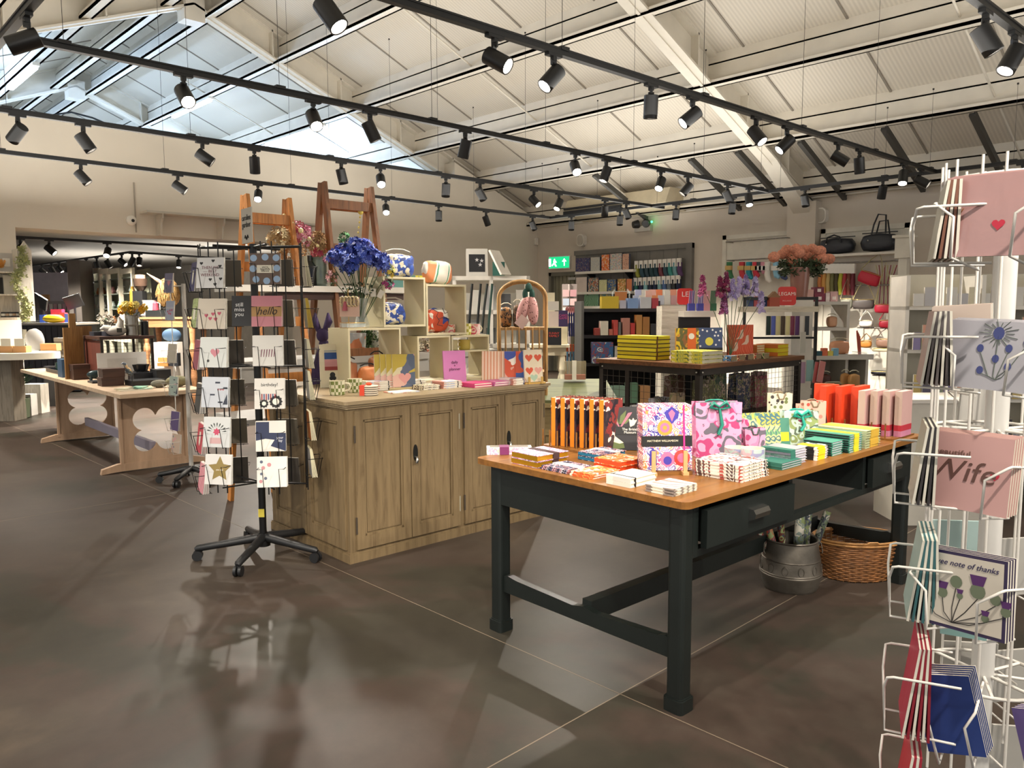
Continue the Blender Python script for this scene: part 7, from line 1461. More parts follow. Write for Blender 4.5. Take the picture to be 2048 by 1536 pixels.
# things standing behind on the top board (second tier)
t,w_,h=fthing('counter_shelf','white shelf edge with card packs above the dark grey unit','shelf',1262,1372,610,618,9.9); b=MB(); b.box(-w_/2,w_/2,0,.3,0,h); b.build('board',WHITE,t)
for k in range(8):
    px=1272+12.5*k; c=['#aab4cc','#d9d4c8','#e0b0a0','#d98a5a','#c9ccd8','#e3ded6','#d0a0a0','#e6cfc0'][k]; P=dp(px,609,9.8); P.z=t.location.z+h+.001; slab('card_pack',f'{["periwinkle","white","pink","orange","pale blue","cream","rose","peach"][k]} card pack in the row above the dark grey unit','card pack',P,FACE,.075,.12+.06*(k%3==2),.02,M(c,.6),tilt=.1)
for k in range(7):
    P=dp(1276+14*k,596,10.1); P.z=t.location.z+h+.001; slab('card_pack',f'{["lilac","grey","blush","coral","white","salmon","ivory"][k]} tall card pack at the back of that row','card pack',P,FACE,.085,.2,.02,M(['#9aa2c4','#c3c3c0','#dca8a0','#d97a50','#dedad2','#d9937a','#e3dcc6'][k],.6),tilt=.05)
t,w_,h=fthing('wooden_display_stand','clear and kraft display stand of cards between the puzzles and dark unit','display stand',1222,1262,582,618,9.8); b=MB(); b.box(-w_*.3,w_*.3,0,.02,0,h*.95); b.build('kraft_card',M('#b5723a',.6),t); b=MB(); [b.tube([(s*w_*.42,0,0),(s*w_*.42,0,h*.9),(s*w_*.3,0,h*1.1)],.01,6) for s in(-1,1)]; b.build('clear_bottle',GLASS(),t)
# white post with Legami shelves
t,w_,h=fthing('timber_post_unit','whitewashed timber unit behind the yellow boxes','shelf unit',1324,1372,612,900,8.0); z0=t.location.z; b=MB(); b.box(-w_/2,w_/2,0,.3,0,h); b.build('board',WOOD('#d3cdbe','#b5ac98',3,.7,'X',bump=.4),t)
t.location.z=0; 
for o in t.children: o.data.transform(Matrix.Scale((h+z0)/h,4,(0,0,1)))
RED=M('#cf2a22',.4,var=0)
def rsign(lbl,px,py,hw_,d,letters,sz): 
    P=dp(px,py,d); t=thing('brand_sign',lbl,'sign',P,FACE-.1); b=MB(); b.T=Matrix.Rotation(PI/2,4,'X'); b.prism(rrect(hw_*2,hw_*2.1,.03,4),-.006,.006); b.build('board',RED,t)
    text(letters,sz,M('#f3ece2',.6,var=0),t,(0,-.0075,.02)); 
    if len(letters)>3: text('M I L A N O',sz*.33,M('#f3ece2',.6,var=0),t,(0,-.0075,-hw_*.55))
    return t
# Legami stand
LD=7.8; t,w_,h=fthing('display_rack','black metal rack with a whitewashed shelf under the red sign','display rack',1488,1636,594,800,LD,FACE); z0=t.location.z; b=MB()
for x in(-w_/2,w_/2-.02): b.box(x,x+.025,0,.025,-z0,h)
b.box(-w_/2,w_/2,0,.025,h-.03,h); b.box(-w_/2,w_/2,.0,.025,h-.42,h-.4); b.build('frame',BLK2,t)
zsh=dp(1560,613,LD).z-z0; b=MB(); b.box(-w_/2,w_/2,-.04,.2,zsh-.055,zsh); b.build('shelf_board',WOOD('#cfc8b6','#b3aa94',3,.7,'X'),t)
sg=rsign('red square LEGAMi sign standing on the rack shelf',1574,592,.088,LD-.03,'LEGAMi',.05)
for k,(px,py,c) in enumerate(((1500,600,'#3a4f7f'),(1512,598,'#c9606a'),(1528,596,'#2b4f86'),(1540,598,'#c94a3a'))): boxy('small_box',f'{["navy","pink","blue","red"][k]} box left of the LEGAMi sign on the rack shelf','box',Vector((dp(px,600,LD+.08).x,dp(px,600,LD+.08).y,z0+zsh+.001)),FACE,.055,.05,.1,M(c,.5))
boxy('house_box','little brown house-shaped gift box beside the LEGAMi sign','gift box',Vector((dp(1547,600,LD).x,dp(1547,600,LD).y,z0+zsh+.001)),FACE,.1,.08,.09,M('#a8503a',.6),None,None,[('roof',lambda b:b.add([(-.06,-.04,.09),(.06,-.04,.09),(0,-.04,.15),(-.06,.04,.09),(.06,.04,.09),(0,.04,.15)],[(0,1,2),(5,4,3),(1,4,5,2),(0,2,5,3)]),M('#8f6a4a',.7))])
for k in range(9):
    px=1537+9.6*k; P=dp(px,632,LD-.05); c=['#15302c','#5a6ac0','#d8cf9a','#4a3a28','#e0d8a0','#7d2a4a','#5a2a6a','#d9d4cc','#20252c'][k]
    slab('hanging_pack',f'{["bottle green","periwinkle","cream","brown","pale yellow","burgundy","purple","white","black"][k]} pen packet hanging under the LEGAMi shelf','pen packet',P-Vector((0,0,.19)),FACE+.25,.05,.19,.012,M(c,.4),M('#c9c4ba',.4))
for k in range(5):
    px=[1603,1620,1632,1640,1606][k]; P=dp(px,[722,718,722,720,668][k],LD-.12); slab('hanging_pack',f'{["lilac bordered","aqua bordered","red bordered","pink bordered","white grid"][k]} sticker packet on a hook at the right of the rack','sticker packet',P-Vector((0,0,.22 if k<4 else .19)),FACE+.2+.1*k,.085,.21,.006,M(['#b89ab8','#8fb8b8','#c45a5a','#d98a88','#c9c6bc'][k],.4),M('#d9d4cc',.5),roll=[0,0,.15,.2,0][k])
# front Legami display: shelf, pen pots, sign
t,w_,h=fthing('display_rack','white shelf of pen displays above the orange and yellow books','display rack',1368,1432,622,634,7.3); b=MB(); b.box(-w_/2,w_/2,0,.25,0,h); b.build('shelf_board',WHITE,t); b=MB(); b.box(-w_/2,w_/2,.2,.25,-t.location.z,0); b.build('back_post',BLK2,t)
rsign('red square LE... sign partly hidden behind the pen displays',1370,593,.075,7.55,'LE',.07)
for k,(px,c) in enumerate(((1382,'#4a4fb0'),(1400,'#4a4fb0'),(1412,'#d9a0a8'),(1425,'#2f6a4a'))):
    P=dp(px,622,7.35); P.z=t.location.z+h+.001; pp=thing('pen_display',f'{["left blue-purple","right blue-purple","pink","green"][k]} display box full of pens above the night-sky books','pen display',P,FACE,'pen displays')
    b=MB(); b.box(-.03,.03,-.03,.03,0,.07); b.build('display_box',M(c,.5),pp)
    for q in range(7): b=MB(); x=-.024+.008*q; b.cyl((x,0,.03),(x+.012,.01,.19),.0035,5); b.build('pen',M(['#d8d4e8','#3a3f9a','#c9a0b8','#5a60c0'][q%4] if k<2 else c,.4),pp)
for k in range(9):
    pxx=[1405,1440,1452,1465,1478,1492,1510,1522,1448][k]; tip=dp(pxx,[572,575,565,580,575,570,573,605,608][k],6.9); Bs=Vector((dp(1462,640,6.9).x,dp(1462,640,6.9).y,1.05)); stem_flower('flower_stem',['magenta','magenta','deep purple-red','lilac','pale lilac','lilac','lavender','lavender','plum'][k]+f' artificial delphinium, {NTH[k]} of the spray above the night-sky books',None,Bs,tip+Vector((0,0,.0)),.085,[M(['#7a1f4f','#8f2a5a','#6d1a4a','#a090c8','#b8a8d8','#9a8ac0','#b0a0d0','#a898cc','#7d2a60'][k],.6,var=0),M(['#a04070','#7a1f4f','#8f2a5a','#c9bce0','#d0c8e6','#b8a8d8','#c8c0e0','#c0b4dc','#a070a0'][k],.6,var=0)],42,kind='spike',pr=.026)
# ---- mesh cabinet
P=at(1400,738,1.0); MF=Fr(P,-2.0); MWx,MWy=1.62,1.05; t=thing('mesh_cabinet','dark steel and wire mesh cabinet with a brown plank top behind the green table','cabinet',MF.o,MF.a)
stl=M('#3a3634',.45,.5,var=.15); b=MB(); b.box(-.02,MWx+.02,-.02,MWy+.02,1.0,1.035); b.build('plank_top',WOOD('#6a4326','#452a17',3,.5,'X'),t)
b=MB()
for x in(0,MWx-.045):
    for y in(0,MWy-.045): b.box(x,x+.045,y,y+.045,0,1.0)
for z in(.2,.945): b.box(0,MWx,0,.02,z,z+.055); b.box(0,.02,0,MWy,z,z+.055); b.box(0,MWx,MWy-.02,MWy,z,z+.055); b.box(MWx-.02,MWx,0,MWy,z,z+.055)
b.box(.0,.02,MWy*.68,MWy*.68+.04,.2,.95); b.box(0,.02,MWy*.68,MWy,.55,.59); b.build('frame',stl,t)
b=MB(); b.box(0,MWx,0,MWy,.56,.58); b.build('inner_shelf',stl,t)
wr=M('#6b6660',.4,.7); b=MB(); meshpanel(b,(.02,.01,.25),(MWx-.04,0,0),(0,0,.7),26,15); b.build('mesh_front',wr,t); b=MB(); meshpanel(b,(.01,.02,.25),(0,MWy-.04,0),(0,0,.7),15,12); b.build('mesh_side',wr,t)
b=MB(); 
for x in(.04,.25): 
    pass
for x,z in((.03,.97),(MWx-.04,.97)): b.ell((x,-.004,z),.008,6,4)
for y,z in((.03,.97),(MWy-.04,.97)): b.ell((-.004,y,z),.008,6,4)
b.build('bolts',M('#cfcac0',.3,.8),t)
for k,(x,y,w_,h,c,lb) in enumerate(((.35,.2,.2,.3,'#5d5a3a','olive patterned gift bag'),(.62,.25,.18,.34,'#2f4a3a','dark green gift bag'),(.9,.2,.22,.32,'#2b3552','night-blue gift bag'),(1.2,.2,.2,.28,'#9a4a5a','rose gift bag'),(.15,.5,.2,.14,'#c9c9d4','pale blue folded cloth'),(.12,.3,.1,.2,'#b09a7a','tan floral bag'),(.5,.6,.2,.3,'#7d5a4a','brown patterned bag'),(1.4,.3,.16,.3,'#c9a0a0','pale pink bag'))):
    gift_bag(f'{lb} seen inside the mesh cabinet',MF.w(x,y,.5805),MF.a,w_,.1,h,PAT('floral',[c,'#8a8a5a','#b09a8a',c],24,seed=120+k),M('#6a5a50',.6),bow=False)
Zc=1.0355; yb_=M('#d6c61e',.45); ye=M('#c48f1c',.5)
for k in range(6): obj_book('boxed_notecards',f'{ORD[5-k] if k else "bottom"} yellow box in the tall stack on the mesh cabinet','boxed notecards',MF.w(.20+.005*(k%2),.72,Zc+.0345*k),MF.a,.2,.42,.033,yb_,yb_,M('#d8ca22',.5),group='yellow boxed notecards',band=(M('#5a1a20',.5),-.085,-.075)); b=MB(); b.box(-.1008,.1008,-.2108,.2108,-.0005,.007); b.build('painted_gap_shadow',M('#3d3010',.6),bpy.data.objects[-1] if False else [q for q in COL.objects if q.name.startswith('boxed_notecards')][-1])  # dark brown strip stands in for the shadow gap between stacked boxes
for k in range(3): obj_book('gift_book',f'{ORD[2-k] if k else "bottom"} yellow and green floral book in the low stack beside the yellow boxes','book',MF.w(.22,.18,Zc+.0325*k),MF.a,.3,.3,.031,PAT('floral',['#cfc83a','#6a7a3a','#e0dca0','#a8b05a'],22,seed=130),M('#c9c6b0',.5),group='yellow-green floral books')
o=slab('hardback_book','book with yellow flowers and a wide orange band standing on the mesh cabinet','book',MF.w(.42,.42,Zc),FACE+.1,.2,.27,.03,PAT('floral',['#5d5a2a','#d9b820','#c48a2a','#8a5a2a'],14,seed=131),M('#cf9a3a',.5),tilt=.05)
b=MB(); b.box(.0,.075,-.0165,-.0145,0,.271); b.build('orange_band',M('#d8661c',.5),o); b=MB(); flat(b,circ(.035,.2,.026,18),-.0172); b.build('round_label',M('#e9e4d4',.6),o)
for k in range(5):
    o=slab('hardback_book','front night-sky blue book with a yellow moon' if k==0 else f'blue night-sky book, {NTH[k-1]} behind the front one','book',MF.w(.66+.045*k,.36-.0*k+.03*k,Zc),FACE+.1,.24,.265,.02,M('#3f4f72',.5,var=.15),M('#33415f',.5),tilt=.05,group='night-sky books')
    if k==0:
        b=MB(); flat(b,circ(0,.15,.036,20),-.0112,0); [flat(b,circ(x,z,.009,8),-.0112,1) for x,z in((-.1,.24),(-.09,.2),(-.1,.15),(-.06,.25),(-.02,.24),(.03,.25),(.06,.23),(.05,.2),(.08,.2),(.09,.16),(-.08,.11),(.1,.24),(.06,.12))]; b.build('moon_and_blossom',[M('#d8cf4a',.5,var=0),M('#e3e3e0',.6,var=0)],o)
        b=MB(); b.box(-.121,.121,-.0125,-.011,.045,.095); b.build('black_band',M('#15161a',.5),o)
o=slab('hardback_book','orange-red book with white flying herons on the mesh cabinet','book',MF.w(1.03,.28,Zc),FACE+.1,.235,.29,.03,PAT('vein',['#cf4a1e','#cf4a1e','#e0784a','#cf4a1e'],6,seed=133),M('#c0502a',.5),tilt=.04)
b=MB(); [flat(b,[(cx_-.045,cz_-.03),(cx_-.01,cz_),(cx_+.0,cz_+.05),(cx_+.022,cz_+.06),(cx_+.025,cz_),(cx_+.01,cz_-.025)],-.0165) for cx_,cz_ in((0,.19),(.05,.14),(-.05,.08))]; b.build('heron_print',M('#dfc0a8',.6,var=0),o)
for k in range(5): obj_book('notebook',f'{ORD[4-k] if k else "bottom"} cream-edged orange notebook in the stack right of the heron book','notebook',MF.w(1.25,.3,Zc+.021*k),MF.a,.14,.2,.02,M('#c97a3a',.5),M('#ddd2a8',.7),group='orange notebooks on the mesh cabinet')
for k in range(3): obj_book('boxed_notecards',f'{ORD[2-k] if k else "bottom"} yellow and orange box at the right end of the mesh cabinet','boxed notecards',MF.w(1.45,.2,Zc+.036*k),MF.a,.2,.22,.035,M('#d2be1c' if k%2 else '#c9702a',.5),M('#d6c61e',.5),group='yellow-orange boxes')
for k in range(5): obj_book('coaster_set',f'{["small light blue","multicoloured floral","dark floral","red floral","green floral"][k]} tin in front of the upright books on the mesh cabinet','tin',MF.w(.52+.13*k,.06,Zc),MF.a,.1,.08,.045,PAT('floral',[['#4f86b8','#a85a3a','#4a2a2a','#b8402a','#5a7a3a'][k],'#d8c8a0','#2f2a28'],30,seed=140+k),M('#8a7a5a',.5))
# ---- green desk and its neighbours
dgn=WOOD('#5f6440','#4d5233',3,.6,'X'); pine=WOOD('#97845a','#7d6a44',3,.6,'X')
t,w_,h=fthing('school_desk','old green-topped sloping desk between the oak counter and mesh cabinet','desk',1085,1225,762,1000,6.9,FACE+.0); z0=t.location.z; t.location.z=0; zt_=dp(1160,800,6.9).z; zk_=dp(1160,758,7.3).z
b=MB(); b.add([(-w_/2,-.02,zt_),(w_/2+.05,-.02,zt_),(w_/2-.01,.42,zk_),(-w_/2,.42,zk_),(-w_/2,-.02,zt_-.03),(w_/2+.05,-.02,zt_-.03),(w_/2-.01,.42,zk_-.03),(-w_/2,.42,zk_-.03)],[(0,1,2,3),(7,6,5,4),(0,4,5,1),(1,5,6,2),(2,6,7,3),(3,7,4,0)]); b.build('sloping_top',dgn,t)
b=MB(); b.box(-w_/2,w_/2+.06,-.04,.0,zt_-.065,zt_-.03); b.build('front_edge',pine,t); b=MB(); b.box(-w_/2+.02,w_/2,.0,.42,.35,zt_-.05); b.build('body',pine,t)
for x in(-w_/2+.03,w_/2-.07):
    for y in(.02,.36): b=MB(); b.box(x,x+.05,y,y+.05,0,.35); b.build('leg',pine,t)
t=thing('dip_bag','clear pouch with white label and red gravel on the green desk, right one','packet',Vector((dp(1150,756,7.25).x,dp(1150,756,7.25).y,zk_+.001)),FACE); b=MB(); b.box(-.1,.1,-.03,.03,.0,.17); b.build('clear_pouch',GLASS('#a8a080',.1,.4),t); b=MB(); b.box(-.095,.095,-.028,.028,.0,.045); b.build('red_filling',M('#b84a42',.7),t); b=MB(); b.box(-.03,.01,-.034,-.031,.0,.18); b.build('label',M('#e0dccc',.6),t)
t,w_,h=fthing('side_table','tall cream table with turned legs left of the dark grey unit','table',1060,1140,690,900,8.6); z0=t.location.z; t.location.z=0; zt_=z0+h; b=MB(); b.prism(rrect(w_,.4,.04,3,0,.2),zt_-.03,zt_); b.build('tabletop',CREAM,t); b=MB(); b.box(-w_/2+.04,w_/2-.04,.04,.36,zt_-.12,zt_-.03); b.build('apron',CREAM,t)
for x in(-w_/2+.08,w_/2-.08):
    for y in(.07,.33): b=MB(); b.lathe([(.03,0),(.035,.05),(.02,.12),(.035,.3),(.03,.5),(.038,zt_-.4),(.022,zt_-.33),(.04,zt_-.28),(.03,zt_-.12)],12,c=(x,y,0)); b.build('leg',CREAM,t)
for k,(px,w2_,h2_,c,c2,s,lb) in enumerate(((1108,.12,.17,'#e0cfc4','#c98a8a','','pink and cream book on the tall cream table'),(1126,.1,.18,'#3a2a5a','#c24a8a','CARD\nGAME','purple book on the tall cream table'),(1108,.16,.19,'#12161c','#c2453a','FUNNY\nFAMILY','black book with red lettering below the purple one'),(1104,.15,.1,'#ddd8ce','#bbb','','plain white card at the back of the tall cream table'))):
    P=dp(px,690,8.55+.12*(k!=2)); P.z=zt_+.001 if k==2 else zt_+.001; 
    if k!=2: P.z=zt_+.001+.2*(k!=3)*1.0+.38*(k==3)
    o=slab('hardback_book',lb,'book',P,FACE,w2_,h2_,.02,M(c,.5))
    if s: text(s,.035,M(c2,.5,var=0),o,(0,-.0108,h2_*.6))
b=MB(); P=dp(1110,690,8.75); t=thing('book_riser','pale board riser holding the upper books on the tall cream table','riser',(P.x,P.y,zt_),FACE); b.box(-.12,.14,-.02,.09,0,.2); b.build('box',CREAM,t); b=MB(); b.box(-.12,.0,.05,.1,.2,.58); b.build('back_board',CREAM,t)
t,w_,h=fthing('card_rack','small wall rack of pink cards in front of the green door','card rack',1124,1154,568,760,11.5); b=MB(); b.box(-w_/2,w_/2,0,.02,h*.7,h); b.cyl((0,0,-t.location.z),(0,0,h),.02,8); b.build('frame',M('#8a7f7a',.5),t)
for r in range(4):
    for c_ in range(2): 
        P=t.location+Vector((cos(FACE),sin(FACE),0))*(w_*(-.24+.48*c_))-FV*.03+Vector((0,0,h*.94-.13*r-.1)); slab('greeting_card',f'{["pink","rose","pale blue","blush","white","pink-dotted","coral","cream"][r*2+c_]} little card on the rack by the green door','greeting card',P,FACE,w_*.42,.1,.01,M(['#c9a0a0','#b98a8f','#a8b4c4','#d0aaa8','#d9d4cc','#c4989a','#c98a7a','#d8cdb8'][r*2+c_],.6))
for k in range(6): 
    P=dp(1134+4.5*k,655,10.5); t=thing('hanging_scarf',f'navy lanyard with a pink top, {NTH[k]} from the left beside the dark grey unit','lanyard',P,FACE,'navy lanyards'); b=MB(); b.tube([(0,0,.22),(0,-.01,.0),(.005,0,-.12)],.012,6); b.build('band',M('#1f2a78',.6),t); b=MB(); b.box(-.012,.012,-.012,.0,.2,.28); b.build('pink_header',M('#c97a80',.6),t)
for k in range(4): 
    P=dp(1135+6*k,715,10.5); t=thing('hanging_scarf',f'coral and blue lanyard, {NTH[k]} from the left in the lower row','lanyard',P,FACE,'coral lanyards'); b=MB(); b.tube([(0,0,.1),(0,-.01,-.04),(.005,0,-.22)],.014,6); b.build('band',M('#5a86a8',.6),t); b=MB(); b.box(-.014,.014,-.014,.0,.08,.18); b.build('coral_header',M('#c9603a',.6),t)
b=MB(); a=dp(1131,622,10.52); c=dp(1160,622,10.52); t=thing('lanyard_stand','brown wooden stand the lanyards hang from','stand',(a.x,a.y,0),FACE); b.box(-.03,.03,0,.05,0,a.z+.0); b.box(0,(c-a).length,-.0,.02,a.z+.0,a.z+.04); b.box(0,(c-a).length,0,.02,a.z-.62,a.z-.58); b.build('post',WOOD('#8a4a20','#5d3014',3,.5,'Z'),t)
# rattan arched stand
RD=6.9; t,w_,h=fthing('rattan_stand','arched rattan display stand at the right end of the oak counter','display stand',997,1092,560,960,RD); z0=t.location.z; t.location.z=0; ztp=dp(1045,562,RD).z; zmid=dp(1045,655,RD).z
rat=WOOD('#a07a48','#7d5a32',3,.6,'Z'); b=MB(); r_=w_/2
for y in(0,.3):
    b.tube([(-r_,y,0),(-r_,y,ztp-r_*.7)]+[(-r_*cos(a),y,ztp-r_*.7+r_*.7*sin(a)) for a in [PI*k/14 for k in range(1,14)]]+[(r_,y,ztp-r_*.7),(r_,y,0)],.016,8)
b.build('arched_frame',rat,t)
for z in(zmid,zmid-.4): b=MB(); b.box(-r_,r_,0,.3,z-.025,z); b.build('rattan_shelf',rat,t)
b=MB(); [b.tube([(-r_+w_*k/7,0,zmid-.4),(-r_+w_*k/7,0,zmid)],.008,6) for k in range(1,7)]; b.build('spindles',rat,t)
P=dp(1057,575,RD-.04); t=thing('sleep_mask_set','pink spotted slippers tied with a dark green bow hanging on the rattan stand','slippers',P,FACE)
for k,(x,a) in enumerate(((-.05,.3),(.035,-.08))): b=MB(); b.ell((x,-.03,-.2),(.05,.03,.13),16,12,rot=Matrix.Rotation(a,3,'Y')); b.build('slipper',PAT('spots',['#cf9a96','#6d3a3a','#cf9a96'],60,seed=150+k),t)
b=MB(); b.ell((0,-.03,.0),(.03,.02,.04)); b.ell((-.03,-.03,-.06),(.025,.015,.05)); b.ell((.03,-.03,-.06),(.025,.015,.05)); b.build('green_bow',M('#1d4a40',.6),t); b=MB(); b.cbox((-.06,-.07,-.3),(.09,.002,.1),rot=Matrix.Rotation(.7,3,'Y')); b.build('price_label',M('#d9b8b0',.6),t)
bag('brown leopard print pouch on the upper rattan shelf','wash_bag','bag',Vector((dp(1012,650,RD+.15).x,dp(1012,650,RD+.15).y,zmid+.001)),FACE,.13,.1,.22,PAT('leopard',['#8a6238','#17120e'],30)); bag('dark snake-print pouch beside the leopard one','wash_bag','bag',Vector((dp(1035,650,RD+.15).x,dp(1035,650,RD+.15).y,zmid+.001)),FACE,.1,.1,.25,PAT('leopard',['#6b523a','#1c1512'],60))
# white trestle stand near the corner with frames and bags
TD=9.6; t,w_,h=fthing('shelf_unit','white open shelving unit with framed prints on top, behind the oak counter','shelf unit',905,1060,552,830,TD,FACE+.05); z0=t.location.z; t.location.z=0; ztp=z0+h
b=MB()
for x in(-w_/2,-.02,w_/2-.04):
    for y in(0,.36): b.box(x,x+.04,y,y+.04,0,ztp)
b.build('posts',WHITE,t)
for k in range(4): b=MB(); z=ztp-.0-.42*k; b.box(-w_/2,w_/2,0,.4,z-.05,z); b.build('shelf_board',WHITE,t)
b=MB(); b.box(-w_/2,w_/2,.38,.4,0,ztp-.2); b.build('back_panel',M('#a8a69f',.6),t)
def tu(px,z,d=TD): p=dp(px,650,d); return Vector((p.x,p.y,z+.001))
o=slab('framed_print','white-framed dark print of hanging stars on top of the white shelves','picture',tu(955,ztp,TD+.1),FACE+.1,.27,.34,.02,M('#d9d6ce',.5),WHITE,tilt=.12); b=MB(); b.box(-.1,.1,-.0115,-.0102,.05,.27); b.build('print',M('#26272b',.4),o)
b=MB(); [flat(b,star_pts(x,z,.028,.4),-.0122) for x,z in((0,.2),(.04,.14),(.06,.19))]; b.build('star_print',M('#d8d8d8',.6,var=0),o)
slab('picture_frame','empty white frame leaning on its corner beside the star print','picture frame',tu(1012,ztp+.01,TD),FACE+1.1,.25,.34,.025,WHITE,WHITE,tilt=.5)
slab('gift_book','green square book with a white emblem on top of the white shelves','book',tu(998,ztp,TD+.05),FACE,.15,.17,.02,M('#2f6a60',.5))
for k,(px,c,L_) in enumerate(((945,'#141618',.95),(962,'#15181a',.9),(985,'#1f3f38',.85),(975,'#1d2422',.6))):
    P=tu(px,ztp-.1,TD-.08); t=thing('hanging_strap',f'{["black bag strap on the left","black bag strap with a buckle","dark green bag strap","short dark strap"][k]} hanging down the front of the white shelves','bag strap',P,FACE); b=MB(); b.tube([(0,0,0),(-.04,-.01,-L_*.5),(-.07,0,-L_)],.016,6); b.build('strap',M(c,.6),t)
for r in range(3):
    for k in range(5): P=tu(922+30*k,ztp-.42*(r+1),TD+.15); slab('gift_box',f'{["grey","white","silver","charcoal","pale"][k]} item on the {["top","middle","bottom"][r]} tier of the white open shelves','box',P,FACE,.12,.2+.05*((k+r)%3),.06,M(['#8d8c88','#d6d3cb','#a9aaab','#4a4b4e','#c9c4ba'][(k+r)%5],.5))
# whitish unit glimpsed right of the white column
t,w_,h=fthing('shelf_unit','big white shop unit glimpsed through the white spinner','shelf unit',1822,2110,545,980,6.2,FACE-.12); z0=t.location.z; t.location.z=0; ztp=z0+h; b=MB(); b.box(-w_/2,w_/2,.35,.38,0,ztp); b.build('back_panel',M('#c9c4b4',.6),t)
for py in(612,700,800,905): z=dp(1960,py,6.2).z; b=MB(); b.box(-w_/2,w_/2,0,.36,z-.03,z); b.build('shelf_board',WHITE,t)
for x in(-w_/2,0,w_/2-.03): b=MB(); b.box(x,x+.03,.0,.36,0,ztp-.02); b.build('side_panel',WHITE,t)
cs=['#8a7fa8','#c9b06a','#9a9aa8','#d9a08a','#5d5a70','#c94a5a','#c9a25a','#8f9a8a','#b0a8c0','#4a4550']
for r,py in enumerate((700,800,905)):
    for k in range(14):
        z=dp(1960,py,6.2).z; P=dp(1832+20*k,py,6.25); P.z=z+.001; slab('stationery_pack',f'{["lilac","sand","grey","peach","slate","red","gold","sage","mauve","charcoal"][(k*3+r)%10]} packet, {NTH[k]} from the left on the {["upper","middle","lower"][r]} shelf of the big white unit','packet',P,FACE-.12,.055+.015*(k%3),.14+.06*((k+r)%3),.02,M(cs[(k*3+r)%10],.6))
for k in range(12):
    z=dp(1960,612,6.2).z; P=dp(1836+22*k,612,6.25); P.z=z+.001; slab('stationery_pack',f'{["white","pale grey","ivory"][k%3]} card pack, {NTH[k]} from left, top shelf of the big white unit','packet',P,FACE-.12,.08,.1+.05*(k%2),.02,M(['#d9d6d0','#c0bec0','#dcd3b8'][k%3],.6))
t,w_,h=fthing('white_cupboard','low white cupboard on the floor seen behind the right end of the green table','cupboard',1812,2000,806,1080,5.2); b=MB(); b.box(-w_/2,w_/2,0,.4,-t.location.z,h); b.build('body',wp2,t); b=MB(); b.box(-w_/2-.02,w_/2+.02,-.02,.42,h,h+.025); b.build('top',WHITE,t)
# ================================================================ FOREGROUND WHITE CARD SPINNER
wwm=M('#d5d1ca',.35,var=0)
SC2=dp(1990,900,1.78); SC2=Vector((SC2.x,SC2.y,0))
ws_=thing('card_spinner','white wire card spinner cut off by the right edge of the photo','card rack',SC2,0)
b=MB(); b.cyl((0,0,.05),(0,0,1.78),.024,18); b.build('pole',M('#c9c7c3',.35),ws_)
star_base(ws_,.3,.03,M('#c9c7c3',.4),.3)
b=MB()
for k in range(8):
    a=HEAD+PI+2*PI*(k+.5)/8; 
    for s in(-.03,.03):
        c=Vector((cos(a)*.13-sin(a)*s,sin(a)*.13+cos(a)*s,0)); b.tube([c+Vector((0,0,.4)),c+Vector((0,0,1.80))],.003,6)
    for z in(1.76,1.2,.62): b.tube([(0,0,z),(cos(a)*.13,sin(a)*.13,z)],.004,6)
for z in(1.76,1.2,.62): b.tube([(cos(2*PI*k/32)*.13,sin(2*PI*k/32)*.13,z) for k in range(32)],.004,6,closed=True)
b.build('wire_frame',wwm,ws_)
wires=MB()
def pocket2(P,X,Y,Z_,w,h):
    """P bottom centre of the front card; X right, Y into the rack, Z_ up the card"""
    for s in(-1,1):
        pts=[P+X*(s*w*.54)+Y*.09+Z_*(h*.66),P+X*(s*w*.54)-Y*.02+Z_*(h*.66),P+X*(s*w*.53)-Y*.03+Z_*(h*.64),P+X*(s*w*.30)-Y*.034+Z_*(h*.45),P+X*(s*w*.29)-Y*.03-Z_*.006,P+X*(s*w*.29)+Y*.09-Z_*.008]
        wires.tube([p-SC2 for p in pts],.0026,7)
def qcard(tl,tr,br,bl,dl,dr,front,label,t=.004,edge=None,name='greeting_card',behind=3,lab2=None,tiltd=.0,wire=True,gap=.0045):
    A=dp(*tl,dl+tiltd);B=dp(*tr,dr+tiltd);Cc=dp(*br,dr);D=dp(*bl,dl)
    X=((B-A)+(Cc-D)).normalized(); Zv=((A-D)+(B-Cc)); Zv=(Zv-X*Zv.dot(X)).normalized(); Y=Zv.cross(X).normalized()
    w=((B-A).length+(Cc-D).length)/2; h=((A-D).length+(B-Cc).length)/2; ctr=(A+B+Cc+D)/4; P=ctr-Zv*h/2
    R=Matrix((X,Y,Zv)).transposed(); out=None
    for k in range(behind+1):
        me=card_mesh(round(w,4),round(h,4),t,front,edge); o=link(name,me,None,P+Y*(gap*k)+X*(.002*k)+Zv*(.002*k),rot=R); tag(o,label if k==0 else lab2 or f'card directly behind the {label}','greeting card','cards in the white foreground spinner' ); out=out or o
    if wire: pocket2(P,X,Y,Zv,w,h)
    return out,w,h,t
lcol=M('#a98482',.22,var=.05,bump=.5,bs=7)
o,w_,h_,t_=qcard((1893,357),(2098,338),(2085,508),(1880,516),1.36,1.24,lcol,'shiny wrapped dusty pink card at the top of the white spinner',lab2='pale card behind the shiny pink one at the top of the white spinner')
b=MB(); flat(b,heart_pts(.012,h_*.38,.011),-t_/2-.001); b.build('red_heart',M('#b3243c',.5,var=0),o)
b=MB(); b.tube([(-.055,-.003,h_*.62),(-.05,-.003,h_*.52),(-.045,-.003,h_*.6)],.0008,4); b.tube([(.05,-.003,h_*.62),(.056,-.003,h_*.56)],.0008,4); b.build('gold_scribble',M('#b58a3a',.4,.5),o)
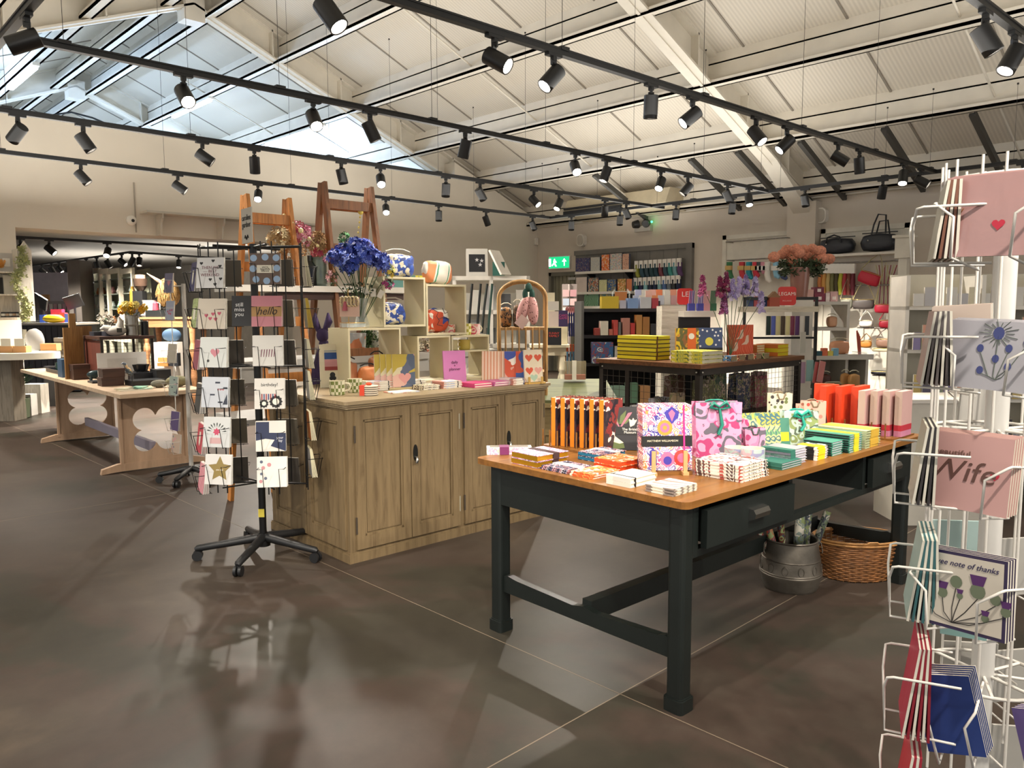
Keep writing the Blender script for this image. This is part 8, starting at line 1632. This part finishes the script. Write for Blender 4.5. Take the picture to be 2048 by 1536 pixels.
o,w_,h_,t_=qcard((1863,612),(1980,610),(1985,740),(1866,745),1.62,1.55,M('#b3a398',.6),'plain beige-pink card standing behind the sea holly card',behind=1,wire=False)
o,w_,h_,t_=qcard((1896,640),(2078,646),(2064,790),(1892,770),1.50,1.38,M('#a4a2a9',.4),'grey card with blue sea holly, second row of the white spinner',lab2='card behind the sea holly card')
bt_=M('#3a4276',.6,var=0); gs=M('#5f6a60',.6,var=0); b=MB(); y=-t_/2-.001; cx=.012
for x,z in((.0,.83),(-.028,.6),(.02,.62),(.0,.46),(.022,.36),(-.024,.28),(.048,.72)): flat(b,circ(x+cx,z*h_,.0075 if z<.8 else .012,12,.8),y-.0004,0); b.tube([(x+cx,y,z*h_-.005),(cx+.3*x,y,.2*h_),(cx+.004,y,0.02)],.0007,3,mi=1)
for k in range(18): a=2*PI*k/18; b.tube([(cx+.012*cos(a),y,.83*h_+.012*sin(a)),(cx+(.026+.008*(k%2))*cos(a),y,.83*h_+(.02+.006*(k%2))*sin(a))],.0007,3,mi=1)
b.build('sea_holly_print',[bt_,gs],o)
o,w_,h_,t_=qcard((1862,860),(2030,880),(2016,1038),(1847,1005),1.52,1.40,M('#bf9591',.5,var=.03),'pink card reading beautiful wife in the middle of the white spinner',lab2='card behind the beautiful wife card',behind=4,edge=M('#cbc5b3',.6))
text('Wife',.056,M('#5d3f38',.6,var=0),o,(-.012,-t_/2-.001,h_*.5),shear=.2,sx=1.1,depth=.0003); text('beautiful',.015,M('#6d4f46',.6,var=0),o,(-.03,-t_/2-.001,h_*.74),depth=.0003,sx=1.3)
b=MB(); flat(b,heart_pts(.048,h_*.5,.0085),-t_/2-.001); b.build('red_heart',M('#b3243c',.5,var=0),o)
o,w_,h_,t_=qcard((1850,1092),(2022,1125),(2007,1286),(1835,1239),1.50,1.36,M('#2c1f44',.5,var=0),'thistle card reading a wee note of thanks, white spinner',lab2='card behind the thistle thanks card',edge=M('#cfc9bd',.6))
b=MB(); flat(b,rect(-w_/2+.006,w_/2-.006,.006,h_-.006),-t_/2-.0006); b.build('cream_panel',M('#c5bdb0',.6,var=0),o); text('a wee note of thanks',.0145,M('#2b2350',.6,var=0),o,(0,-t_/2-.0012,h_*.85),depth=.0003,shear=.3,sx=1.05)
b=MB(); y=-t_/2-.0012
for x,z,r,p in((-.01,.62,.0115,0),(-.035,.45,.01,1),(.03,.56,.014,1),(.062,.5,.010,0),(-.002,.45,.006,1),(.045,.24,.007,1),(-.062,.32,.008,0),(.08,.38,.009,1)):
    flat(b,circ(x,z*h_,r,12),y-.0004,0)
    if p: flat(b,[(x-r*.7,z*h_+r*.7),(x+r*.7,z*h_+r*.7),(x+r*1.1,z*h_+r*2),(x-r*1.1,z*h_+r*2)],y-.0005,1)
    b.tube([(x,y,z*h_-r),(x*.6-.01,y,z*h_*.45),(-.015,y,.012)],.0008,3,mi=2)
b.build('thistle_print',[M('#66705a',.6,var=0),M('#4f2560',.6,var=0),M('#33302f',.6,var=0)],o)
o,w_,h_,t_=qcard((1822,1346),(1938,1352),(1974,1514),(1858,1502),1.50,1.44,M('#253b7a',.5,var=.03),'royal blue card leaning at the bottom of the white spinner',lab2='white-edged card behind the royal blue one',behind=5,edge=M('#d2ccc0',.6))
# the mint envelope edge under the thistle card
qcard((1880,1230),(1975,1248),(1972,1280),(1880,1268),1.56,1.5,M('#7fa8a4',.5),'mint envelope corner showing under the thistle card',behind=0,wire=False)
# stacks facing left, seen almost edge-on
for lb,px,yt,yb,d,c,c2,n in (('ivory and brown-backed',1862,372,522,1.42,'#b9b5a6','#6d4432',5),('dusty pink striped',1838,620,764,1.56,'#b39a94','#57504f',7),('green and pink floral wrapped',1822,838,992,1.54,'#a9a796','#2a2628',5),('mint and teal',1812,1050,1215,1.56,'#a9bfb8','#2e5a5e',7),('bright red wrapped',1802,1252,1438,1.52,'#b33048','#7d1426',6),('scarlet',1796,1460,1600,1.54,'#b8303c','#8f1f2f',4)):
    P=dp(px,yb,d); h=(dp(px,yt,d)-P).length*.98; yw=FACE-2.0; X=Vector((cos(yw),sin(yw),0)); Y=Vector((-sin(yw),cos(yw),0)); tl=.13
    fm=M(c,.4,bump=.3,bs=12); em=M(c2,.6)
    for k in range(n): o=link('greeting_card',card_mesh(.15,round(h,3),.0045,fm if k==0 else M(c,.5),em if k%2 else M('#c9c5b8',.6),em),None,P+Y*(.0085*k),rot=Euler((-tl+.03*k,0,yw)).to_matrix()); tag(o,f'{lb} card, front of its left-facing pocket on the white spinner' if k==0 else f'{lb} card further back in the same left-facing pocket','greeting card','left-facing cards of the white spinner')
    Zv=Vector((sin(yw)*-sin(tl)*-1*0,0,1)); pocket2(P,X,Y,Vector((0,0,1)),.15,h)
# far-side pockets: pale backs
for k,(px,yt,yb) in enumerate(((1905,1035,1160),(2012,1070,1190),(1930,1275,1400),(2020,1290,1400),(2015,1440,1560),(1960,830,850))):
    P=dp(px,yb,2.0); h=(dp(px,yt,2.0)-P).length; o=slab('greeting_card',f'pale grey card back, {NTH[k]} of those on the far side of the white spinner','greeting card',P,FACE+PI+.3*(k%2)-.15,.13,max(h,.1),.006,M('#9c9a96' if k else '#9db4b2',.6),M('#a8a59f' if k else '#9db4b2',.6),tilt=.08,group='far-side cards of the white spinner')
    X=Vector((cos(FACE),sin(FACE),0)); pocket2(P,X,-FV,Vector((0,0,1)),.13,.13)
o=link('wire_pocket',wires.mesh('wire_pocket',wwm),ws_); o['label']='white wire card pockets'
o,w_,h_,t_=qcard((2040,1420),(2090,1425),(2090,1560),(2042,1550),1.3,1.25,M('#6a5a94',.5),'lilac card just cut by the bottom right corner of the photo',behind=3,wire=False)
# second, grey spinner behind the black one on the left
P=at(384,962); P.z=0; gs_=thing('card_spinner','pale grey wire card spinner half hidden behind the black one','card rack',P,0); star_base(gs_,.26,.03,BLK2,2.6)
b=MB(); b.cyl((0,0,.06),(0,0,1.7),.018,12); b.build('pole',M('#b9b6b0',.4),gs_)
b=MB(); L_=-RV*.09
wz=MB(); k=0
for r,(py,c,lb) in enumerate(((585,'#6d6880','lilac-edged white card with a penguin'),(640,'#9aa0b0','blue and pink figure card'),(725,'#a8a090','card with a brown rainbow'),(790,'#8f9c92','pale green card with a panda'),(860,'#4d3d66','purple card'),(905,'#b09a88','beige card with small dogs'))):
    base=P-RV*.09-FV*.1; z=over(362,py,base); Q=Vector((base.x,base.y,z))
    cards_at(Q,FACE-.7,.12,.14,.16,3,M(c,.55),['rabbit','mouth',None,'notes',None,'meadow'][r],lb+' on the grey spinner',f'card behind the {lb} on the grey spinner','cards on the grey spinner',gs_)
    pocket_wires(wz,Q-P,FACE-.7,.13,.1,.04)
b.tube([L_-FV*.05+Vector((0,0,.5)),L_-FV*.05+Vector((0,0,1.7))],.004,6); b.tube([(0,0,1.68),L_-FV*.05+Vector((0,0,1.68))],.005,6); b.build('wire_frame',wwm,gs_); link('wire_pocket',wz.mesh('wire_pocket',wwm),gs_)
